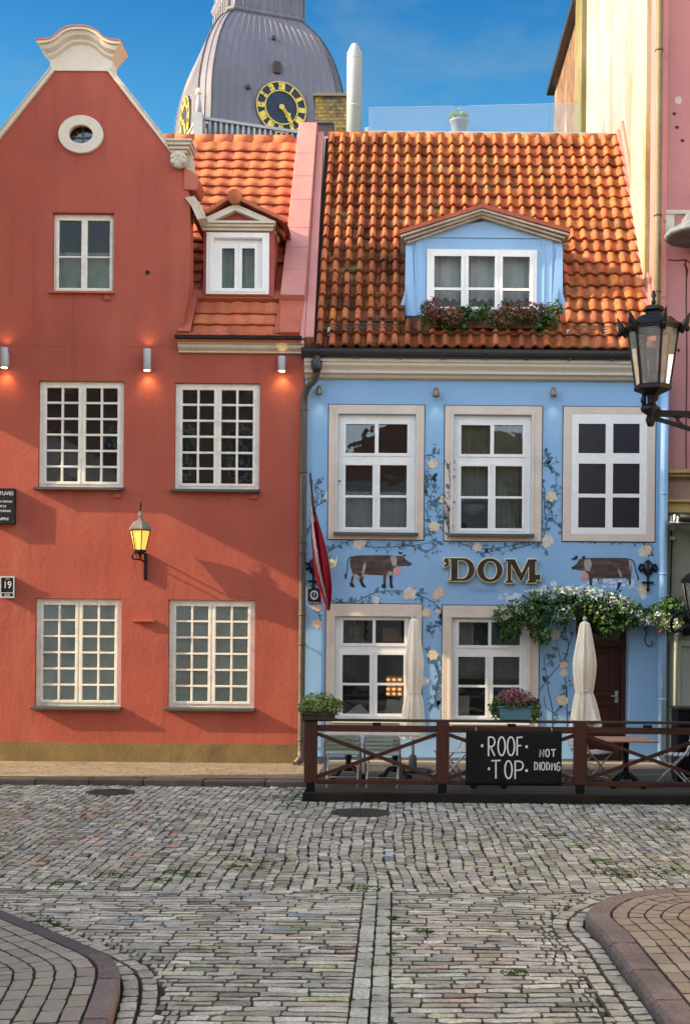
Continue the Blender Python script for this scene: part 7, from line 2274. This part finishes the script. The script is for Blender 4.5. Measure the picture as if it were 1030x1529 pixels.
pipe_thing('drainpipe', 'ochre drainpipe between the cream side wall and the pink front', [(xpp, yp, 17.5), (xpp, yp, 12), (xpp, yp, 8), (xpp, yp, PZ(575, 983, yp))], .055, pm('ochre_pipe', (.20, .14, .07), .6, .2, 2, .12, 30, .1, 20, .3, dirt=((.14, .10, .06), .6, 2, .5, .75)), [(xpp, yp, PZ(q, 982, yp)) for q in (75, 322, 436, 500)], PIPEBR)
# big bell shaped lamp
ly_ = -.45
t = thing('bell_lamp', 'weathered grey bell shaped lamp hanging before the pink wall ledge', 'lamp', (PX(1044, 350, ly_), ly_, PZ(356, 1044, ly_)))
c_ = (PX(1044, 350, ly_), ly_, PZ(357, 1044, ly_))
b = MB(); b.lathe([(.43, 0), (.50, .02), (.51, .05), (.46, .12), (.36, .17), (.27, .20), (.26, .28), (.20, .36), (.08, .41), (.02, .42)], c_, 32); b.build('shade', pm('verdigris_metal', (.13, .14, .13), .55, .3, 5, .15, 40, .2, 30, .3, dirt=((.26, .28, .26), .6, 5, .5, .7)), t)
b = MB(); b.tube([(c_[0], ly_, c_[2] + .40), (c_[0], ly_, c_[2] + .52), (c_[0], FYt - .01, c_[2] + .52)], .02, 8); b.build('arm', BLACK, t)

# ================================================================== NEIGHBOURS OUTSIDE THE FRAME (they cast the shade and fill the windows' reflections)
def simple_house(name, label, x0, x1, y0, y1, z0, z1, m, roofm, wins, ridge=0.0, axis='x', group=None):
    t = thing(name, label, 'house', ((x0 + x1) / 2, (y0 + y1) / 2, 0), group)
    b = MB(); b.box(x0, x1, y0, y1, z0, z1); b.build('wall', m, t)
    if ridge:
        b = MB()
        if axis == 'x': b.prism_x([(y0 - .3, z1 + .002), ((y0 + y1) / 2, z1 + ridge), (y1 + .3, z1 + .002)], x0 - .01, x1 + .01)
        else: b.prism([(x0 - .3, z1 + .002), (x1 + .3, z1 + .002), ((x0 + x1) / 2, z1 + ridge)], y0 - .01, y1 + .01)
        b.build('roof', roofm, t)
    for (face, c, z, w_, h_) in wins:
        b = MB(); g_ = MB()
        if face == 'S':
            b.rect_holes(c - w_ / 2, c + w_ / 2, z, z + h_, [(c - w_ / 2 + .1, c - .04, z + .1, z + h_ - .1), (c + .04, c + w_ / 2 - .1, z + .1, z + h_ - .1)], y0 - .06, y0 - .002)
            g_.box(c - w_ / 2 + .08, c + w_ / 2 - .08, y0 - .02, y0 - .003, z + .08, z + h_ - .08)
        elif face == 'N':
            b.rect_holes(c - w_ / 2, c + w_ / 2, z, z + h_, [(c - w_ / 2 + .1, c - .04, z + .1, z + h_ - .1), (c + .04, c + w_ / 2 - .1, z + .1, z + h_ - .1)], y1 + .002, y1 + .06)
            g_.box(c - w_ / 2 + .08, c + w_ / 2 - .08, y1 + .003, y1 + .02, z + .08, z + h_ - .08)
        else:
            xx = x1 if face == 'E' else x0
            s_ = 1 if face == 'E' else -1
            a, d_ = sorted((xx + s_ * .002, xx + s_ * .06)); b.box(a, d_, c - w_ / 2, c + w_ / 2, z, z + h_)
            a, d_ = sorted((xx + s_ * .0605, xx + s_ * .07)); g_.box(a, d_, c - w_ / 2 + .1, c + w_ / 2 - .1, z + .1, z + h_ - .1)
        o = b.build('window', WHITE, t); g_.build('glass', pm('dark_far_glass', (.03, .035, .04), .1), o)
    return t
FARW = pm('ochre_far_plaster', (.62, .50, .34), .85, .1, .8); FARW2 = pm('brick_far_plaster', (.30, .12, .08), .85, .1, .8); FARG = pm('grey_far_plaster', (.58, .56, .51), .85, .1, .8)
wn = lambda xs, zs: [('N', x, z, 1.2, 1.7) for x in xs for z in zs]
b = simple_house('house', 'ochre neighbour house with an added bay that casts shade, left of the red house', -16, -5.8, .12, 1.2, 0, 10.0, FARW, TILE_R, [('S', x, z, 1.2, 1.7) for x in (-14, -11.5, -9) for z in (1.4, 4.5, 7.5)])
m = MB(); m.box(-6.5, -5.75, -1.85, .119, 5.95, 11.0); m.prism_x([(-1.85, 5.949), (.119, 5.949), (.119, 5.70), (-1.85, 5.70)], -6.5, -5.75); m.box(-6.56, -5.69, -1.91, .119, 7.9, 8.0); m.box(-6.58, -5.67, -1.93, .119, 11.001, 11.15); m.prism_x([(-1.9, 11.151), (.119, 11.151), (.119, 11.4)], -6.55, -5.70); o = m.build('shade_bay', FARW, b)  # unseen bay, shaped to throw the diagonal shade across the red wall
for z in (6.2, 8.3):
    m = MB(); m.rect_holes(-6.42, -5.83, z, z + 1.45, [(-6.34, -5.91, z + .08, z + 1.37)], -1.90, -1.852); m.build('window_frame', WHITE, o)
    m = MB(); m.box(-6.35, -5.90, -1.866, -1.851, z + .07, z + 1.38); m.build('glass', pm('shade_bay_glass', (.03, .035, .04), .1), o)
simple_house('house', 'tall narrow grey house added out of view on the left to cast shade', -13, -7.15, -8.8, -3.55, 0, 10.4, FARG, TILE_R, [('E', -6, 4.2, 1.2, 1.7)])  # added out of view to keep the sun off the lantern and street
simple_house('house', 'low grey house added out of view on the left to shade the street', -20, -7.2, -24, -8.9, 0, 6.6, FARG, TILE_R, [('E', y, z, 1.2, 1.7) for y in (-20, -16, -12) for z in (1.2, 4.2)], 1.2, 'y')  # unseen sun blocker, sized to hold the cobbles in shade
simple_house('house', 'ochre corner house on the right that carries the street lantern', 4.45, 14, -18, -4.6, 0, 6.2, FARW, TILE_R, [('W', y, z, 1.2, 1.7) for y in (-16, -12.5, -9) for z in (1.2, 4.0)], 1.5, 'y')
simple_house('house', 'brick coloured house across the square with a tiled roof', -14, -2.2, -38, -30, 0, 11.5, FARW2, TILE_B, wn((-12.5, -10, -7.5, -5), (1.5, 4.8, 8.1)), 4.5, 'x')
simple_house('house', 'grey gabled house across the square', -2.15, 7, -38, -30, 0, 8.0, FARG, TILE_B, wn((-.8, 1.5, 3.8, 6), (1.5, 4.6)), 4.0, 'y')
